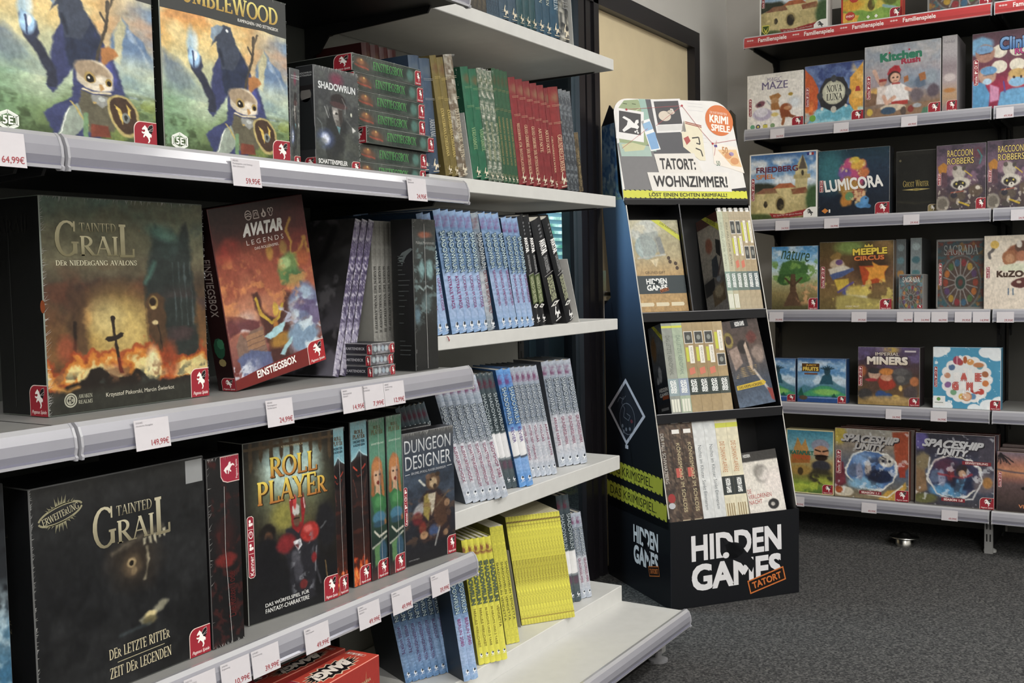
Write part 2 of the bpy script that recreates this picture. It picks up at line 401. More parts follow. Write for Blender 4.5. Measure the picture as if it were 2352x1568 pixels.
class Pt:
    """picture as colours on a grid of points: u right, v down, both 0..1; asp = width / height"""
    def __init__(s, nx, asp, c='#888'):
        nx = int(nx * 1.5) if nx > 40 else nx
        ny = max(4, int(nx / asp)); s.asp = asp
        s.v, s.u = np.meshgrid(np.linspace(0, 1, ny + 1), np.linspace(0, 1, nx + 1), indexing='ij')
        s.img = np.tile(col(c), (ny + 1, nx + 1, 1)); s.px = 1.0 / nx
    def mix(s, c, m, a=1.0):
        m = np.clip(m, 0, 1)[..., None] * a
        s.img = s.img * (1 - m) + col(c) * m; return s
    def bg(s, *st, ax='v', wob=0.0, seed=1):
        t = s.v if ax == 'v' else s.u
        if wob: t = t + (s.fbm(4, seed) - .5) * wob
        xs = [p for p, _ in st]; cs = np.array([col(c) for _, c in st])
        s.img = np.stack([np.interp(t, xs, cs[:, i]) for i in range(3)], -1); return s
    def fbm(s, sc, seed=1, sx=1.0, oct=4):
        r = 0; a = .5; tot = 0
        for k in range(oct):
            r = r + a * _vn(s.u * sc * sx * 2 ** k + 7.3, s.v * sc / s.asp * 2 ** k + 3.1, seed + k); tot += a; a *= .55
        return r / tot
    def cl(s, c, sc=5, thr=.5, soft=.15, seed=1, a=1.0, sx=1.0, m=None):
        k = np.clip((s.fbm(sc, seed, sx) - thr) / soft + .5, 0, 1)
        if m is not None: k = k * m
        return s.mix(c, k, a)
    def band(s, v0, v1, soft=.05): return np.clip((s.v - v0) / soft + .5, 0, 1) * np.clip((v1 - s.v) / soft + .5, 0, 1)
    def E(s, cu, cv, ru, rv, c, soft=.25, a=1.0, rot=0, wob=0, seed=3):
        du, dv = s.u - cu, (s.v - cv) / s.asp
        if rot: t = math.radians(rot); du, dv = du * math.cos(t) + dv * math.sin(t), -du * math.sin(t) + dv * math.cos(t)
        d = np.sqrt((du / ru) ** 2 + (dv / (rv / s.asp)) ** 2)
        if wob: d = d + (s.fbm(9, seed) - .5) * wob
        return s.mix(c, (1 - d) / max(soft, 1e-3) + .5, a)
    def sd(s, p):
        p = np.array(p, float) * [1, 1 / s.asp]; y = s.v / s.asp; n = len(p)
        d = np.full(s.u.shape, 9.0); ins = np.zeros(s.u.shape, bool)
        for i in range(n):
            a, b = p[i - 1], p[i]; e = b - a; l = max(e @ e, 1e-12)
            t = np.clip(((s.u - a[0]) * e[0] + (y - a[1]) * e[1]) / l, 0, 1)
            d = np.minimum(d, np.hypot(s.u - a[0] - t * e[0], y - a[1] - t * e[1]))
            c = (a[1] > y) != (b[1] > y)
            if abs(e[1]) > 1e-12: ins ^= c & (s.u < a[0] + (y - a[1]) * e[0] / e[1])
        return np.where(ins, d, -d)
    def G(s, p, c, soft=None, a=1.0, wob=0, seed=5):
        soft = s.px * 1.2 if soft is None else soft
        d = s.sd(p)
        if wob: d = d + (s.fbm(14, seed) - .5) * wob
        return s.mix(c, d / soft + .5, a)
    def L(s, p, w, c, soft=None, a=1.0, wob=0, seed=5):
        soft = s.px * 1.2 if soft is None else soft
        y = s.v / s.asp; d = np.full(s.u.shape, 9.0)
        p = np.array(p, float) * [1, 1 / s.asp]
        for A, B in zip(p[:-1], p[1:]):
            e = B - A; l = max(e @ e, 1e-12)
            t = np.clip(((s.u - A[0]) * e[0] + (y - A[1]) * e[1]) / l, 0, 1)
            d = np.minimum(d, np.hypot(s.u - A[0] - t * e[0], y - A[1] - t * e[1]))
        if wob: d = d + (s.fbm(16, seed) - .5) * wob
        return s.mix(c, (w / 2 - d) / soft + .5, a)
    def warp(s, amp=.010, sc=16, seed=31):
        """ragged brush edges: every point takes its colour from a little beside it"""
        r, c = s.u.shape
        a = s.fbm(sc, seed, 1, 3) - .5; b = s.fbm(sc, seed + 7, 1, 3) - .5; a2 = s.fbm(sc * 3, seed + 3, 1, 2) - .5; b2 = s.fbm(sc * 3, seed + 11, 1, 2) - .5
        j = np.clip((s.u + (a * 2 + a2) * amp) * (c - 1), 0, c - 1); i = np.clip((np.linspace(0, 1, r)[:, None] + (b * 2 + b2) * amp * s.asp) * (r - 1), 0, r - 1)
        j0 = np.floor(j).astype(int); i0 = np.floor(i).astype(int); j1 = np.minimum(j0 + 1, c - 1); i1 = np.minimum(i0 + 1, r - 1); fj = (j - j0)[..., None]; fi = (i - i0)[..., None]
        s.img = (s.img[i0, j0] * (1 - fj) + s.img[i0, j1] * fj) * (1 - fi) + (s.img[i1, j0] * (1 - fj) + s.img[i1, j1] * fj) * fi
        return s
    def grain(s, k=.12, sc=30, seed=9):
        if not getattr(s, 'warped', False) and s.u.shape[1] > 40:
            s.warped = True; s.warp(.006)
            f = s.fbm(38, seed + 5, .6, 2) - .5; g = s.fbm(26, seed + 15, 2.2, 3) - .5       # brush marks
            s.img = np.clip(s.img * (1 + (f * .10 + g * .16)[..., None]) + (g * .02)[..., None], 0, 1)
        s.img = np.clip(s.img * (1 + (s.fbm(sc, seed) - .5)[..., None] * 2 * k), 0, 1); return s
    def fire(s, v0, v1, seed=2, m=1.0):
        f = s.fbm(7, seed, 1.6); k = np.clip((s.v - v0) / (v1 - v0), 0, 1) * m
        h = k + (f - .5) * .9
        for t, c in ((.35, '#6a2410'), (.52, '#c04a14'), (.68, '#f09a2c'), (.85, '#ffe9a0')): s.mix(c, (h - t) / .12, np.clip(k * 2.5, 0, 1).mean() and 1.0)
        return s

# ================================================================ the room
M_print = mat('printed_card_gloss', None, rough=0.34, spec=0.45, noise=0.05, scale=90)
M_matte = mat('printed_paper', None, rough=0.62, spec=0.3, noise=0.05, scale=120)
M_ink = mat('printed_ink', None, rough=0.42, spec=0.35, noise=0.03, scale=60)
M_metal = mat('powder_coated_steel', None, rough=0.45, spec=0.4, noise=0.04, scale=25)
M_rail = mat('price_rail_plastic', None, rough=0.24, spec=0.6, noise=0.03, scale=12, coat=0.5)
M_page = mat('page_edges', None, rough=0.8, spec=0.2, noise=0.12, scale=300)
M_card = mat('display_cardboard', None, rough=0.30, spec=0.5, noise=0.03, scale=30)
M_wall = mat('wall_paint', None, rough=0.75, spec=0.25, noise=0.02, scale=6)
M_chrome = mat('brushed_steel', '#c9c9c6', rough=0.22, metal=1.0, noise=0.05, scale=80)

def carpet_mat():
    m = D.materials.new('speckled_carpet'); m.use_nodes = True
    n = m.node_tree.nodes; L = m.node_tree.links; b = n['Principled BSDF']
    b.inputs['Roughness'].default_value = 0.95; b.inputs['Specular IOR Level'].default_value = 0.12
    tc = n.new('ShaderNodeTexCoord')
    a = n.new('ShaderNodeTexNoise'); a.inputs['Scale'].default_value = 95; a.inputs['Detail'].default_value = 6; a.inputs['Roughness'].default_value = 0.75
    v = n.new('ShaderNodeTexVoronoi'); v.inputs['Scale'].default_value = 170
    r = n.new('ShaderNodeValToRGB')
    e = r.color_ramp.elements
    e[0].position = 0.30; e[0].color = (*lin(hx('#2d2d2e')), 1); e[1].position = 0.72; e[1].color = (*lin(hx('#696866')), 1)
    x = e.new(0.5); x.color = (*lin(hx('#484848')), 1)
    s = n.new('ShaderNodeMath'); s.operation = 'MULTIPLY_ADD'; s.inputs[1].default_value = 0.30
    L.new(tc.outputs['Object'], a.inputs['Vector']); L.new(tc.outputs['Object'], v.inputs['Vector'])
    sp = n.new('ShaderNodeSeparateColor'); L.new(v.outputs['Color'], sp.inputs[0])
    sb = n.new('ShaderNodeMath'); sb.operation = 'SUBTRACT'; sb.inputs[1].default_value = 0.15
    L.new(sp.outputs[0], s.inputs[0]); L.new(a.outputs['Fac'], sb.inputs[0]); L.new(sb.outputs[0], s.inputs[2])
    L.new(s.outputs[0], r.inputs['Fac']); L.new(r.outputs['Color'], b.inputs['Base Color'])
    bp = n.new('ShaderNodeBump'); bp.inputs['Strength'].default_value = 0.6; bp.inputs['Distance'].default_value = 0.003
    L.new(s.outputs[0], bp.inputs['Height']); L.new(bp.outputs['Normal'], b.inputs['Normal'])
    return m

YW = 1.86          # the glazed wall behind the left shelves
XR = 5.04          # the wall behind the right shelves
XB, YB = -2.6, -3.8
mb = MB(); mb.box(XB, 9.0, YB, 3.5, -0.1, 0.0); struct(mb.obj('floor', carpet_mat()))
mb = MB(); mb.box(XB, 9.0, YB, 3.5, CEIL, CEIL + 0.1, '#e6e4de'); struct(mb.obj('ceiling', M_wall))
mb = MB(); mb.box(XR, XR + 0.12, YB, YW + 0.14, 0, CEIL, '#cfcbc4'); struct(mb.obj('wall_right', M_wall))
mb = MB(); mb.box(XB - .12, XB, YB, 3.5, 0, CEIL, '#d8d5ce'); struct(mb.obj('wall_rear', M_wall))
mb = MB(); mb.box(XB, XR, YB - .12, YB, 0, CEIL, '#d8d5ce'); struct(mb.obj('wall_opposite', M_wall))
# wall on the left: solid behind the first bays, glazed strip, door, solid to the corner
GX0, GX1 = 2.45, 3.475          # glazing
DX0, DX1, DZ = 3.64, 4.595, 2.185
mb = MB()
mb.box(XB, GX0, YW, YW + 0.14, 0, CEIL, '#d6d4ce')
mb.box(GX0, XR, YW, YW + 0.14, 2.26, CEIL, '#d6d4ce')
mb.box(DX1 + 0.06, XR, YW, YW + 0.14, 0, 2.26, '#d6d4ce')
struct(mb.obj('wall_left', M_wall))
# glazed strip
M_frame = mat('dark_window_frame', '#1d1b1f', rough=0.4, noise=0.05)
mb = MB()
mb.box(GX0, DX0, YW - .012, YW + .025, 2.185, 2.26)
mb.box(GX0, GX1, YW - .005, YW + .02, 0, 0.09)
mb.box(GX0, GX0 + .05, YW - .005, YW + .02, 0.09, 2.185)
mb.box(GX1, GX1 + .045, YW - .012, YW + .02, 0, 2.185)
mb.box(GX1 + .045, GX1 + .07, YW + .002, YW + .02, 0, 2.185)
mb.box(GX1 + .07, GX1 + .105, YW - .006, YW + .02, 0, 2.185)
mb.box(GX1 + .105, GX1 + .13, YW + .002, YW + .02, 0, 2.185)
win = struct(mb.obj('window_1', M_frame))
gm = D.materials.new('clear_glass'); gm.use_nodes = True
n = gm.node_tree.nodes; L = gm.node_tree.links; n.remove(n['Principled BSDF'])
tr = n.new('ShaderNodeBsdfTransparent'); tr.inputs[0].default_value = (0.86, 0.93, 0.92, 1)
gl = n.new('ShaderNodeBsdfGlossy'); gl.inputs['Roughness'].default_value = 0.02
nz = n.new('ShaderNodeTexNoise'); nz.inputs['Scale'].default_value = 2
mr = n.new('ShaderNodeMapRange'); mr.inputs['To Min'].default_value = 0.09; mr.inputs['To Max'].default_value = 0.12
mx = n.new('ShaderNodeMixShader')
L.new(nz.outputs['Fac'], mr.inputs['Value']); L.new(mr.outputs[0], mx.inputs[0]); L.new(tr.outputs[0], mx.inputs[1]); L.new(gl.outputs[0], mx.inputs[2])
L.new(mx.outputs[0], n['Material Output'].inputs['Surface'])
mb = MB(); mb.box(GX0 + .05, GX1, YW + .006, YW + .012, 0.09, 2.185); mb.obj('glass_pane', gm, win)
# the beige door
mb = MB(); mb.box(DX0, DX1, YW + .025, YW + .068, 0.008, DZ, '#ecd8ab')
door = struct(mb.obj('door_1', mat('beige_door_laminate', None, rough=0.55, noise=0.05, scale=9)))
mb = MB()
mb.box(DX0 - .04, DX0, YW - .012, YW + .09, 0, 2.26); mb.box(DX1, DX1 + .06, YW - .012, YW + .09, 0, 2.26)
mb.box(DX0, DX1, YW - .012, YW + .09, DZ, 2.26)
struct(mb.obj('trim_1', M_frame))
mb = MB()
hz_ = 1.09
mb.box(DX0 + .03, DX0 + .075, YW + .013, YW + .025, hz_ - .13, hz_ + .09)
mb.tube([(DX0 + .052, YW + .02, hz_), (DX0 + .052, YW - .03, hz_), (DX0 + .06, YW - .04, hz_), (DX0 + .17, YW - .04, hz_)], .010)
mb.obj('door_handle', M_chrome, door)
# the adjoining room and its window with a venetian blind
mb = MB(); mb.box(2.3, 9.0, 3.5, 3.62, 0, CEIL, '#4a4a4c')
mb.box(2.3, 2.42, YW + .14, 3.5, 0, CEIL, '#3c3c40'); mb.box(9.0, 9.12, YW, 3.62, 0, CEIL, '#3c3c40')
struct(mb.obj('wall_far', M_wall))
mb = MB(); YF = 3.46
xa, xb = at(1222, 560, 1, YF)[0], at(1338, 560, 1, YF)[0]
za, zb = at(1260, 660, 1, YF)[2], at(1260, 440, 1, YF)[2]
xm0, xm1 = at(1276, 560, 1, YF)[0], at(1301, 560, 1, YF)[0]
for x0, x1 in ((xa - .06, xa), (xm0, xm1), (xb, xb + .05)): mb.box(x0, x1, YF - .11, YF - .05, za - .6, zb + .25)
for z0, z1 in ((za - .66, za - .6), (zb + .25, zb + .31)): mb.box(xa - .06, xb + .05, YF - .03, YF + .05, z0, z1)
w2 = struct(mb.obj('window_2', M_frame))
# bright garden light in the window panes
m = D.materials.new('daylight_garden'); m.use_nodes = True; n = m.node_tree.nodes; L = m.node_tree.links
n.remove(n['Principled BSDF']); em = n.new('ShaderNodeEmission'); em.inputs['Strength'].default_value = 2.2
nz = n.new('ShaderNodeTexNoise'); nz.inputs['Scale'].default_value = 9; nz.inputs['Detail'].default_value = 5
tc = n.new('ShaderNodeTexCoord'); L.new(tc.outputs['Object'], nz.inputs['Vector'])
r = n.new('ShaderNodeValToRGB'); r.color_ramp.elements[0].position = .38; r.color_ramp.elements[1].position = .6
r.color_ramp.elements[0].color = (*lin(hx('#4f8a78')), 1); r.color_ramp.elements[1].color = (*lin(hx('#d6f1f2')), 1)
L.new(nz.outputs['Fac'], r.inputs['Fac']); L.new(r.outputs[0], em.inputs[0]); L.new(em.outputs[0], n['Material Output'].inputs[0])
mb = MB(); mb.box(xa, xb, YF + .03, YF + .035, za - .05, zb + .25); mb.obj('window_light', m, w2)
mb = MB(); mb.box(xa, xb, YF + .03, YF + .035, za - .6, za - .05, '#58676a'); mb.obj('lower_pane', M_wall, w2)
mb = MB(); z = za - .03
while z < zb + .24:
    mb.box(xa, xb, -.018, .018, -.001, .001, '#dce8f0', M=Matrix.Translation((0, YF - .015, z)) @ Matrix.Rotation(math.radians(-38), 4, 'X')); z += .046
sm = D.materials.new('blind_slat'); sm.use_nodes = True; n = sm.node_tree.nodes; L = sm.node_tree.links; n.remove(n['Principled BSDF'])
df = n.new('ShaderNodeBsdfDiffuse'); tl = n.new('ShaderNodeBsdfTranslucent'); mx = n.new('ShaderNodeMixShader'); nz = n.new('ShaderNodeTexNoise'); nz.inputs['Scale'].default_value = 5
mr = n.new('ShaderNodeMapRange'); mr.inputs['To Min'].default_value = .55; mr.inputs['To Max'].default_value = .75
for q in (df, tl): q.inputs[0].default_value = (.80, .90, 1, 1)
L.new(nz.outputs['Fac'], mr.inputs['Value']); L.new(mr.outputs[0], mx.inputs[0]); L.new(df.outputs[0], mx.inputs[1]); L.new(tl.outputs[0], mx.inputs[2]); L.new(mx.outputs[0], n['Material Output'].inputs[0])
bl = mb.obj('venetian_blind', sm); tag(bl, 'pale venetian blind hanging in the far window behind the glass wall', 'blind')
# ceiling lamps
mb0 = None
for i, (x, y, _k) in enumerate(LUMINAIRES):
    t = thing('ceiling_lamp', 'long white ceiling lamp above the aisle', 'lamp', (x, y, CEIL), group='ceiling lamps above the shop')
    mb = MB()
    for a in ((-.80, .80, -.30, -.26), (-.80, .80, .26, .30), (-.80, -.76, -.26, .26), (.76, .80, -.26, .26)): mb.box(*a, -.07, 0, '#e9e9e6')
    mb.obj('housing', M_metal, t)
    mb = MB(); mb.box(-.76, .76, -.26, .26, -.05, -.045); mb.obj('diffuser', mat('lamp_diffuser', '#f4f2ec', rough=.6, noise=.02, emit='#fff6e8', es=1.6), t)
# poster behind the glass
p0, p1 = at(1300, 215, 1, YW + .045), at(1338, 350, 1, YW + .045)
t = thing('poster', 'red and white poster stuck to the glass wall behind the white shelves', 'poster', (p0[0], YW + .015, p1[2]))
cv = Cv((0, 0, p0[2] - p1[2]), (1, 0, 0), (0, 0, -1), p1[0] - p0[0], p0[2] - p1[2])
mb = MB(); mb.box(0, cv.w, .0005, .002, 0, cv.h, '#5a6673')
P = Pt(40, cv.w / cv.h).bg((0, '#55626f'), (.25, '#7d8a98'), (.3, '#b5c2d4'), (1, '#53606a')).E(.6, .48, .5, .12, '#e2502a', .2, wob=.6).E(.5, .75, .5, .2, '#7e8f83', .4)
cv.art(mb, P); mb.obj('printed_sheet', M_matte, t)

# ================================================================ shop shelving
YG, YC = 1.335, 1.42            # front edge of the grey shelves, of the white shelves
YBK = 1.76
XA0, XA1, XB1, XC1 = -0.07, 0.937, 1.942, 2.893
XS = 4.55                       # front edge of the shelves on the right
RAILP = [(0, 0), (-.004, .006), (-.012, .007), (-.019, .001), (-.0245, -.012), (-.026, -.026), (-.0235, -.036), (-.0265, -.039), (-.025, -.0435), (-.014, -.043), (0, -.032)]
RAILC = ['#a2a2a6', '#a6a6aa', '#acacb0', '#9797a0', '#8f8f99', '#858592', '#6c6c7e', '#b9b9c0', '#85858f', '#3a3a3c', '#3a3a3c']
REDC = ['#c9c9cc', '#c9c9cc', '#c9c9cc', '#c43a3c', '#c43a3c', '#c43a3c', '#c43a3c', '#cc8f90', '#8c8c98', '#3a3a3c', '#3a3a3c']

def price_rail(w, parent, red=False):
    mb = MB(); c = REDC if red else RAILC
    mb.extrude(RAILP, .007, w - .007, '#9a9aa4', cols=c)
    r = mb.obj('price_rail', M_rail, parent)
    for x in (0, w):                                    # clear end caps
        e = MB(); e.extrude([(p[0] * 1.06 + (.0 if p[0] == 0 else -.0005), p[1] * 1.06) for p in RAILP], x + (.003 if x == 0 else -.007), x + (.007 if x == 0 else -.003), '#a9a9b0')
        e.obj('end_cap', M_rail, r)
    if red:
        f = MB(); cv = Cv((0, -.0262, .0005), (1, 0, 0), (0, 0.0, -1), w, .036); x = .02
        while x < w - .2:
            cv.text(f, '***', (x / w, .28, (x + .03) / w, .5), '#f6e6e2', b=.02, lay=4)
            cv.text(f, 'Familienspiele', (x + .055) and ((x + .05) / w, .22, (x + .175) / w, .86), '#f6e6e2', b=.025, lay=4); x += .2
        f.obj('lettering', M_ink, r)
    return r

def bracket(parent, x, dep, small=False):
    mb = MB()
    p = [(dep, -.03), (dep, -.115), (dep - .015, -.12), (dep - .02, -.095), (dep - .045, -.09), (dep - .075, -.055), (.06, -.045), (.05, -.03)]
    if small: p = [(y, -.03 + (z + .03) * .45) for y, z in p]
    mb.extrude(p, x - .0025, x + .0025, '#161718'); mb.obj('bracket', M_metal, parent)

def gondola(label, loc, rot, w, dep, zs, style, back='#4a4d49', height=2.35, ends=(1, 0), base=None, cap='#8d8d8a', foot=True, dark='#1b1c1d'):
    """zs: (z of the shelf top, depth, kind); y = 0 is the shelves' front edge, y = dep the back panel"""
    t = thing('shelving_unit', label, 'shelf', loc, (0, 0, rot))
    mb = MB(); mb.box(0.012, w - 0.012, dep, dep + .012, .02, height, back)
    mb.obj('back_panel', M_metal, t)
    for k, x in ((0, 0.0), (1, w)):
        if not ends[k]: continue
        x += .0155 if k == 0 else -.0155; mb = MB(); mb.box(x - .015, x + .015, dep - .004, dep + .05, 0, height, dark)
        z = .2
        up = mb.obj('upright', M_metal, t); sl = MB()
        while z < height - .05:
            sl.box(x - .0035, x + .0035, dep - .0052, dep - .0038, z, z + .026, '#050505'); z += .05
        sl.obj('slots', M_metal, up); up.children[0]['kind'] = 'stuff'
        if foot:
            mb = MB(); mb.box(x - .016, x + .016, .06, .075, .0, .14, '#8b8b8a'); mb.box(x - .014, x + .014, .075, dep + .05, .02, .1, '#1a1a1a')
            for q in (.05, .10): mb.box(x - .009, x - .004, .0585, .0605, q, q + .03, '#1c1c1c'); mb.box(x + .004, x + .009, .0585, .0605, q, q + .03, '#1c1c1c')
            mb.lathe([(0, 0), (.025, 0), (.025, .008), (.012, .016), (0, .016)], x, .10, 14, '#a8a8a6'); mb.obj('foot', M_metal, t)
    for z, sd, kind in zs:
        mb = MB()
        if kind in ('white', 'whitebase'):
            lip = .050 if kind == 'whitebase' else (.042 if z < .8 else .033)
            mb.cbox(.003, w - .003, 0, dep - .004, -lip, 0, .0015, '#cfcfcb')
        else:
            mb.box(.002, w - .002, dep - sd, dep - .004, -.03, 0, dark)
            mb.quad((.002, dep - sd, .0006), (w - .002, dep - sd, .0006), (w - .002, dep - .004, .0006), (.002, dep - .004, .0006), cap)
        s = mb.obj('shelf', M_metal, t); s.location = (0, 0, z)
        if kind in ('rail', 'red'):
            r = price_rail(w, s, kind == 'red'); r.location = (0, dep - sd, 0)
        if kind != 'whitebase':
            for x in (.022, w - .022) if z > .6 or dep < .41 else (): bracket(s, x, dep - .004, kind == 'white')
    if base:
        z, bd = base
        mb = MB(); mb.box(.002, w - .002, dep - bd, dep, z - .022, z, '#cbcbc7' if style == 'white' else cap)
        b = mb.obj('base_deck', M_metal, t)
        r = price_rail(w, b); r.location = (0, dep - bd, z)
        mb = MB(); mb.box(.03, w - .03, dep - bd + .10, dep - bd + .11, .0, z - .022, '#121213'); mb.obj('kick_plate', M_metal, t)
        for x in (.06, w + .001 if style == 'white' else w - .03):
            mb = MB(); mb.box(x - .015, x + .015, dep - bd + .065, dep - bd + .073, .02, z - .022, '#8b8b8a'); mb.box(x - .02, x - .012, dep - bd + .073, dep, .02, z - .022, '#1a1a1a')
            mb.lathe([(0, 0), (.03, 0), (.03, .006), (.012, .012), (.01, .03), (0, .03)], x - .02, dep - bd + .075, 14, '#77777a'); mb.obj('foot', M_metal, t)
    return t

GREY = [(1.79, .44, 'rail'), (1.368, .425, 'rail'), (.961, .425, 'rail'), (.541, .425, 'rail')]
gondola('dark shelving unit at the near left edge, only its shelf ends showing', (XA0, YG, 0), 0, XA1 - XA0, YBK - YG, GREY, 'grey', base=(.165, .54))
gondola('black shelving unit with grey price rails holding the big game boxes', (XA1, YG, 0), 0, XB1 - XA1, YBK - YG, GREY, 'grey', base=(.165, .54))
ZW = [1.804, 1.398, 1.03, .612, .209]
gondola('shelving unit with plain white shelves full of upright rulebooks', (XB1, YC, 0), 0, XC1 - XB1, YBK - YC, [(z, .34, 'white') for z in ZW[:4]] + [(ZW[4], .34, 'whitebase')], 'white', back='#8b8c86', ends=(1, 1), base=(.160, .54), height=2.3)
ZR = [2.178, 1.780, 1.385, .990, .588, .186]
RS = [(z, .40, 'red' if k == 0 else 'rail') for k, z in enumerate(ZR)]
R90 = math.radians(-90)
gondola('dark shelving unit by the right wall facing the aisle, red rail on top', (XS, 1.598, 0), R90, 1.002, .40, RS, 'grey', back='#45443f', ends=(1, 1), cap='#8d8c88')
gondola('dark shelving unit cut off by the right edge of the view', (XS, .594, 0), R90, 1.0, .40, RS, 'grey', back='#45443f', ends=(0, 1), cap='#8d8c88')

# ================================================================ printed boxes and books
HORSE = [(.30, .10), (.36, .03), (.41, .09), (.50, .16), (.57, .30), (.66, .44), (.76, .48), (.84, .56), (.80, .70), (.745, .64), (.68, .72), (.72, .85), (.63, .99), (.53, .99), (.605, .86), (.55, .72), (.44, .63), (.37, .60), (.27, .71), (.20, .69), (.25, .57), (.33, .50), (.21, .51), (.10, .45), (.12, .38), (.24, .42), (.34, .39), (.37, .31), (.28, .27), (.18, .31), (.13, .25), (.23, .15)]
WING = [(.50, .38), (.57, .18), (.70, .03), (.94, -.04), (.97, .12), (.95, .28), (.88, .42), (.76, .50), (.62, .46)]
HEADP = [(.1, .55), (.3, .2), (.42, 0), (.5, .15), (.75, .3), (.9, .6), (.95, .85), (.7, .75), (.5, 1), (.3, .95), (.42, .7), (.35, .6), (.15, .7)]

def badge(parent, cv, u0, v0, u1, v1, text=True, c='#a3212f', flat=False):
    """red rounded publisher's corner with the rearing winged horse"""
    mb = MB(); b = cv.sub(u0, v0, u1, v1); r = .30; rx, ry = r, r * b.w / b.h
    arc = lambda k: [(k + rx - rx * math.cos(a), k + ry - ry * math.sin(a)) for a in np.linspace(0, math.pi / 2, 8)]
    b.poly(mb, [(0, 1)] + arc(0) + [(1, 0), (1, 1)], '#e9d3c8', 2)
    k = .025
    b.poly(mb, [(k, 1)] + arc(k) + [(1, k), (1, 1)], c, 3)
    H = b.sub(.26, .10, .86, .74 if text else .92)
    H.poly(mb, [(x, y) for x, y in WING], '#d8c9c2', 4)
    H.poly(mb, [(.03 + x * .95, y + .025) for x, y in WING], '#171214', 5)
    for q in (.16, .30): H.line(mb, [(.56, .36), (.95, q)], .012 * b.w, '#cfc4bf', 6)
    H.poly(mb, HORSE, '#f3efe9', 7)
    if text: b.text(mb, 'Pegasus Spiele', (.10, .80, .95, .95), '#f3e9e4', b=.01, lay=5, skew=.06)
    return mb.obj('publisher_badge', M_ink, parent)

def strip(parent, cv, u0, v0, u1, v1, word='Kenner'):
    """red vertical strip with players, time and age signs"""
    mb = MB(); s = cv.sub(u0, v0, u1, v1); e = .10; ev = e * s.w / s.h
    rr = lambda a, b_: [(a + (1 - 2 * a) * x, b_ + (1 - 2 * b_) * y) for x, y in ((.25, 0), (0, .03), (0, .97), (.25, 1), (.75, 1), (1, .97), (1, .03), (.75, 0))]
    s.poly(mb, rr(0, 0), '#ead9d2', 2); s.poly(mb, rr(.06, .06 * s.w / s.h), '#9c1f30', 3)
    s.text(mb, word, (.24, .64, .80, .96), '#f4e8e3', b=.02, lay=5, d='^')
    for v in (.60, .40, .21): s.rect(mb, .15, v, .85, v + .008, '#ead9d2', 4)
    for v in (.47, .08):
        s.ell(mb, .42, v, .16, .028, '#f4e8e3', 4, 12); s.rect(mb, .25, v + .03, .60, v + .08, '#f4e8e3', 4); s.ell(mb, .70, v + .05, .14, .024, '#f4e8e3', 5, 12)
    s.ell(mb, .5, .30, .32, .06, '#f4e8e3', 4, 20); s.ell(mb, .5, .30, .24, .045, '#9c1f30', 5, 20); s.rect(mb, .46, .265, .54, .305, '#f4e8e3', 6)
    return mb.obj('info_strip', M_ink, parent)

def film_mat():
    if 'shrink_film' in _mats: return _mats['shrink_film']
    m = D.materials.new('shrink_film'); m.use_nodes = True; n = m.node_tree.nodes; L = m.node_tree.links; n.remove(n['Principled BSDF'])
    t = n.new('ShaderNodeBsdfTransparent'); g = n.new('ShaderNodeBsdfPrincipled'); g.inputs['Base Color'].default_value = (.8, .8, .78, 1); g.inputs['Roughness'].default_value = .15
    z = n.new('ShaderNodeTexNoise'); z.inputs['Scale'].default_value = 60; r = n.new('ShaderNodeMapRange'); r.inputs['To Min'].default_value = .2; r.inputs['To Max'].default_value = .8
    x = n.new('ShaderNodeMixShader'); L.new(z.outputs['Fac'], r.inputs['Value']); L.new(r.outputs[0], x.inputs[0]); L.new(t.outputs[0], x.inputs[1]); L.new(g.outputs[0], x.inputs[2]); L.new(x.outputs[0], n['Material Output'].inputs[0])
    _mats['shrink_film'] = m; return m

def film(parent, cv, n=60, sides='lrt', seed=1, size=.018):
    size *= .42; n = int(n * 1.5)
    R = random.Random(seed); mb = MB()
    for _ in range(n):
        e = R.choice(sides); t = R.random(); l = size * R.uniform(.25, 1.0)
        wu = R.uniform(.0005, .0011)
        if e == 't': p = [(t, .002), (t + wu / cv.w, .002), (t + R.uniform(-.6, .3) * l / cv.w, l / cv.h)]
        elif e == 'b': p = [(t, .998), (t + wu / cv.w, .998), (t + R.uniform(-.5, .5) * l / cv.w, 1 - l / cv.h)]
        elif e == 'l': p = [(.002, t), (.002, t + wu / cv.h), (l / cv.w, t + R.uniform(-1.2, .2) * l / cv.h)]
        else: p = [(.998, t), (.998, t + wu / cv.h), (1 - l * .5 / cv.w, t + R.uniform(-1, .4) * l / cv.h)]
        p = [(min(1, max(0, a)), min(.997, max(.003, c))) for a, c in p]
        if abs((p[1][0] - p[0][0]) * (p[2][1] - p[0][1]) - (p[2][0] - p[0][0]) * (p[1][1] - p[0][1])) > 1e-9: cv.poly(mb, p, '#fff', 12)
    o = mb.obj('shrink_film', film_mat(), parent); o['kind'] = 'stuff'; return o

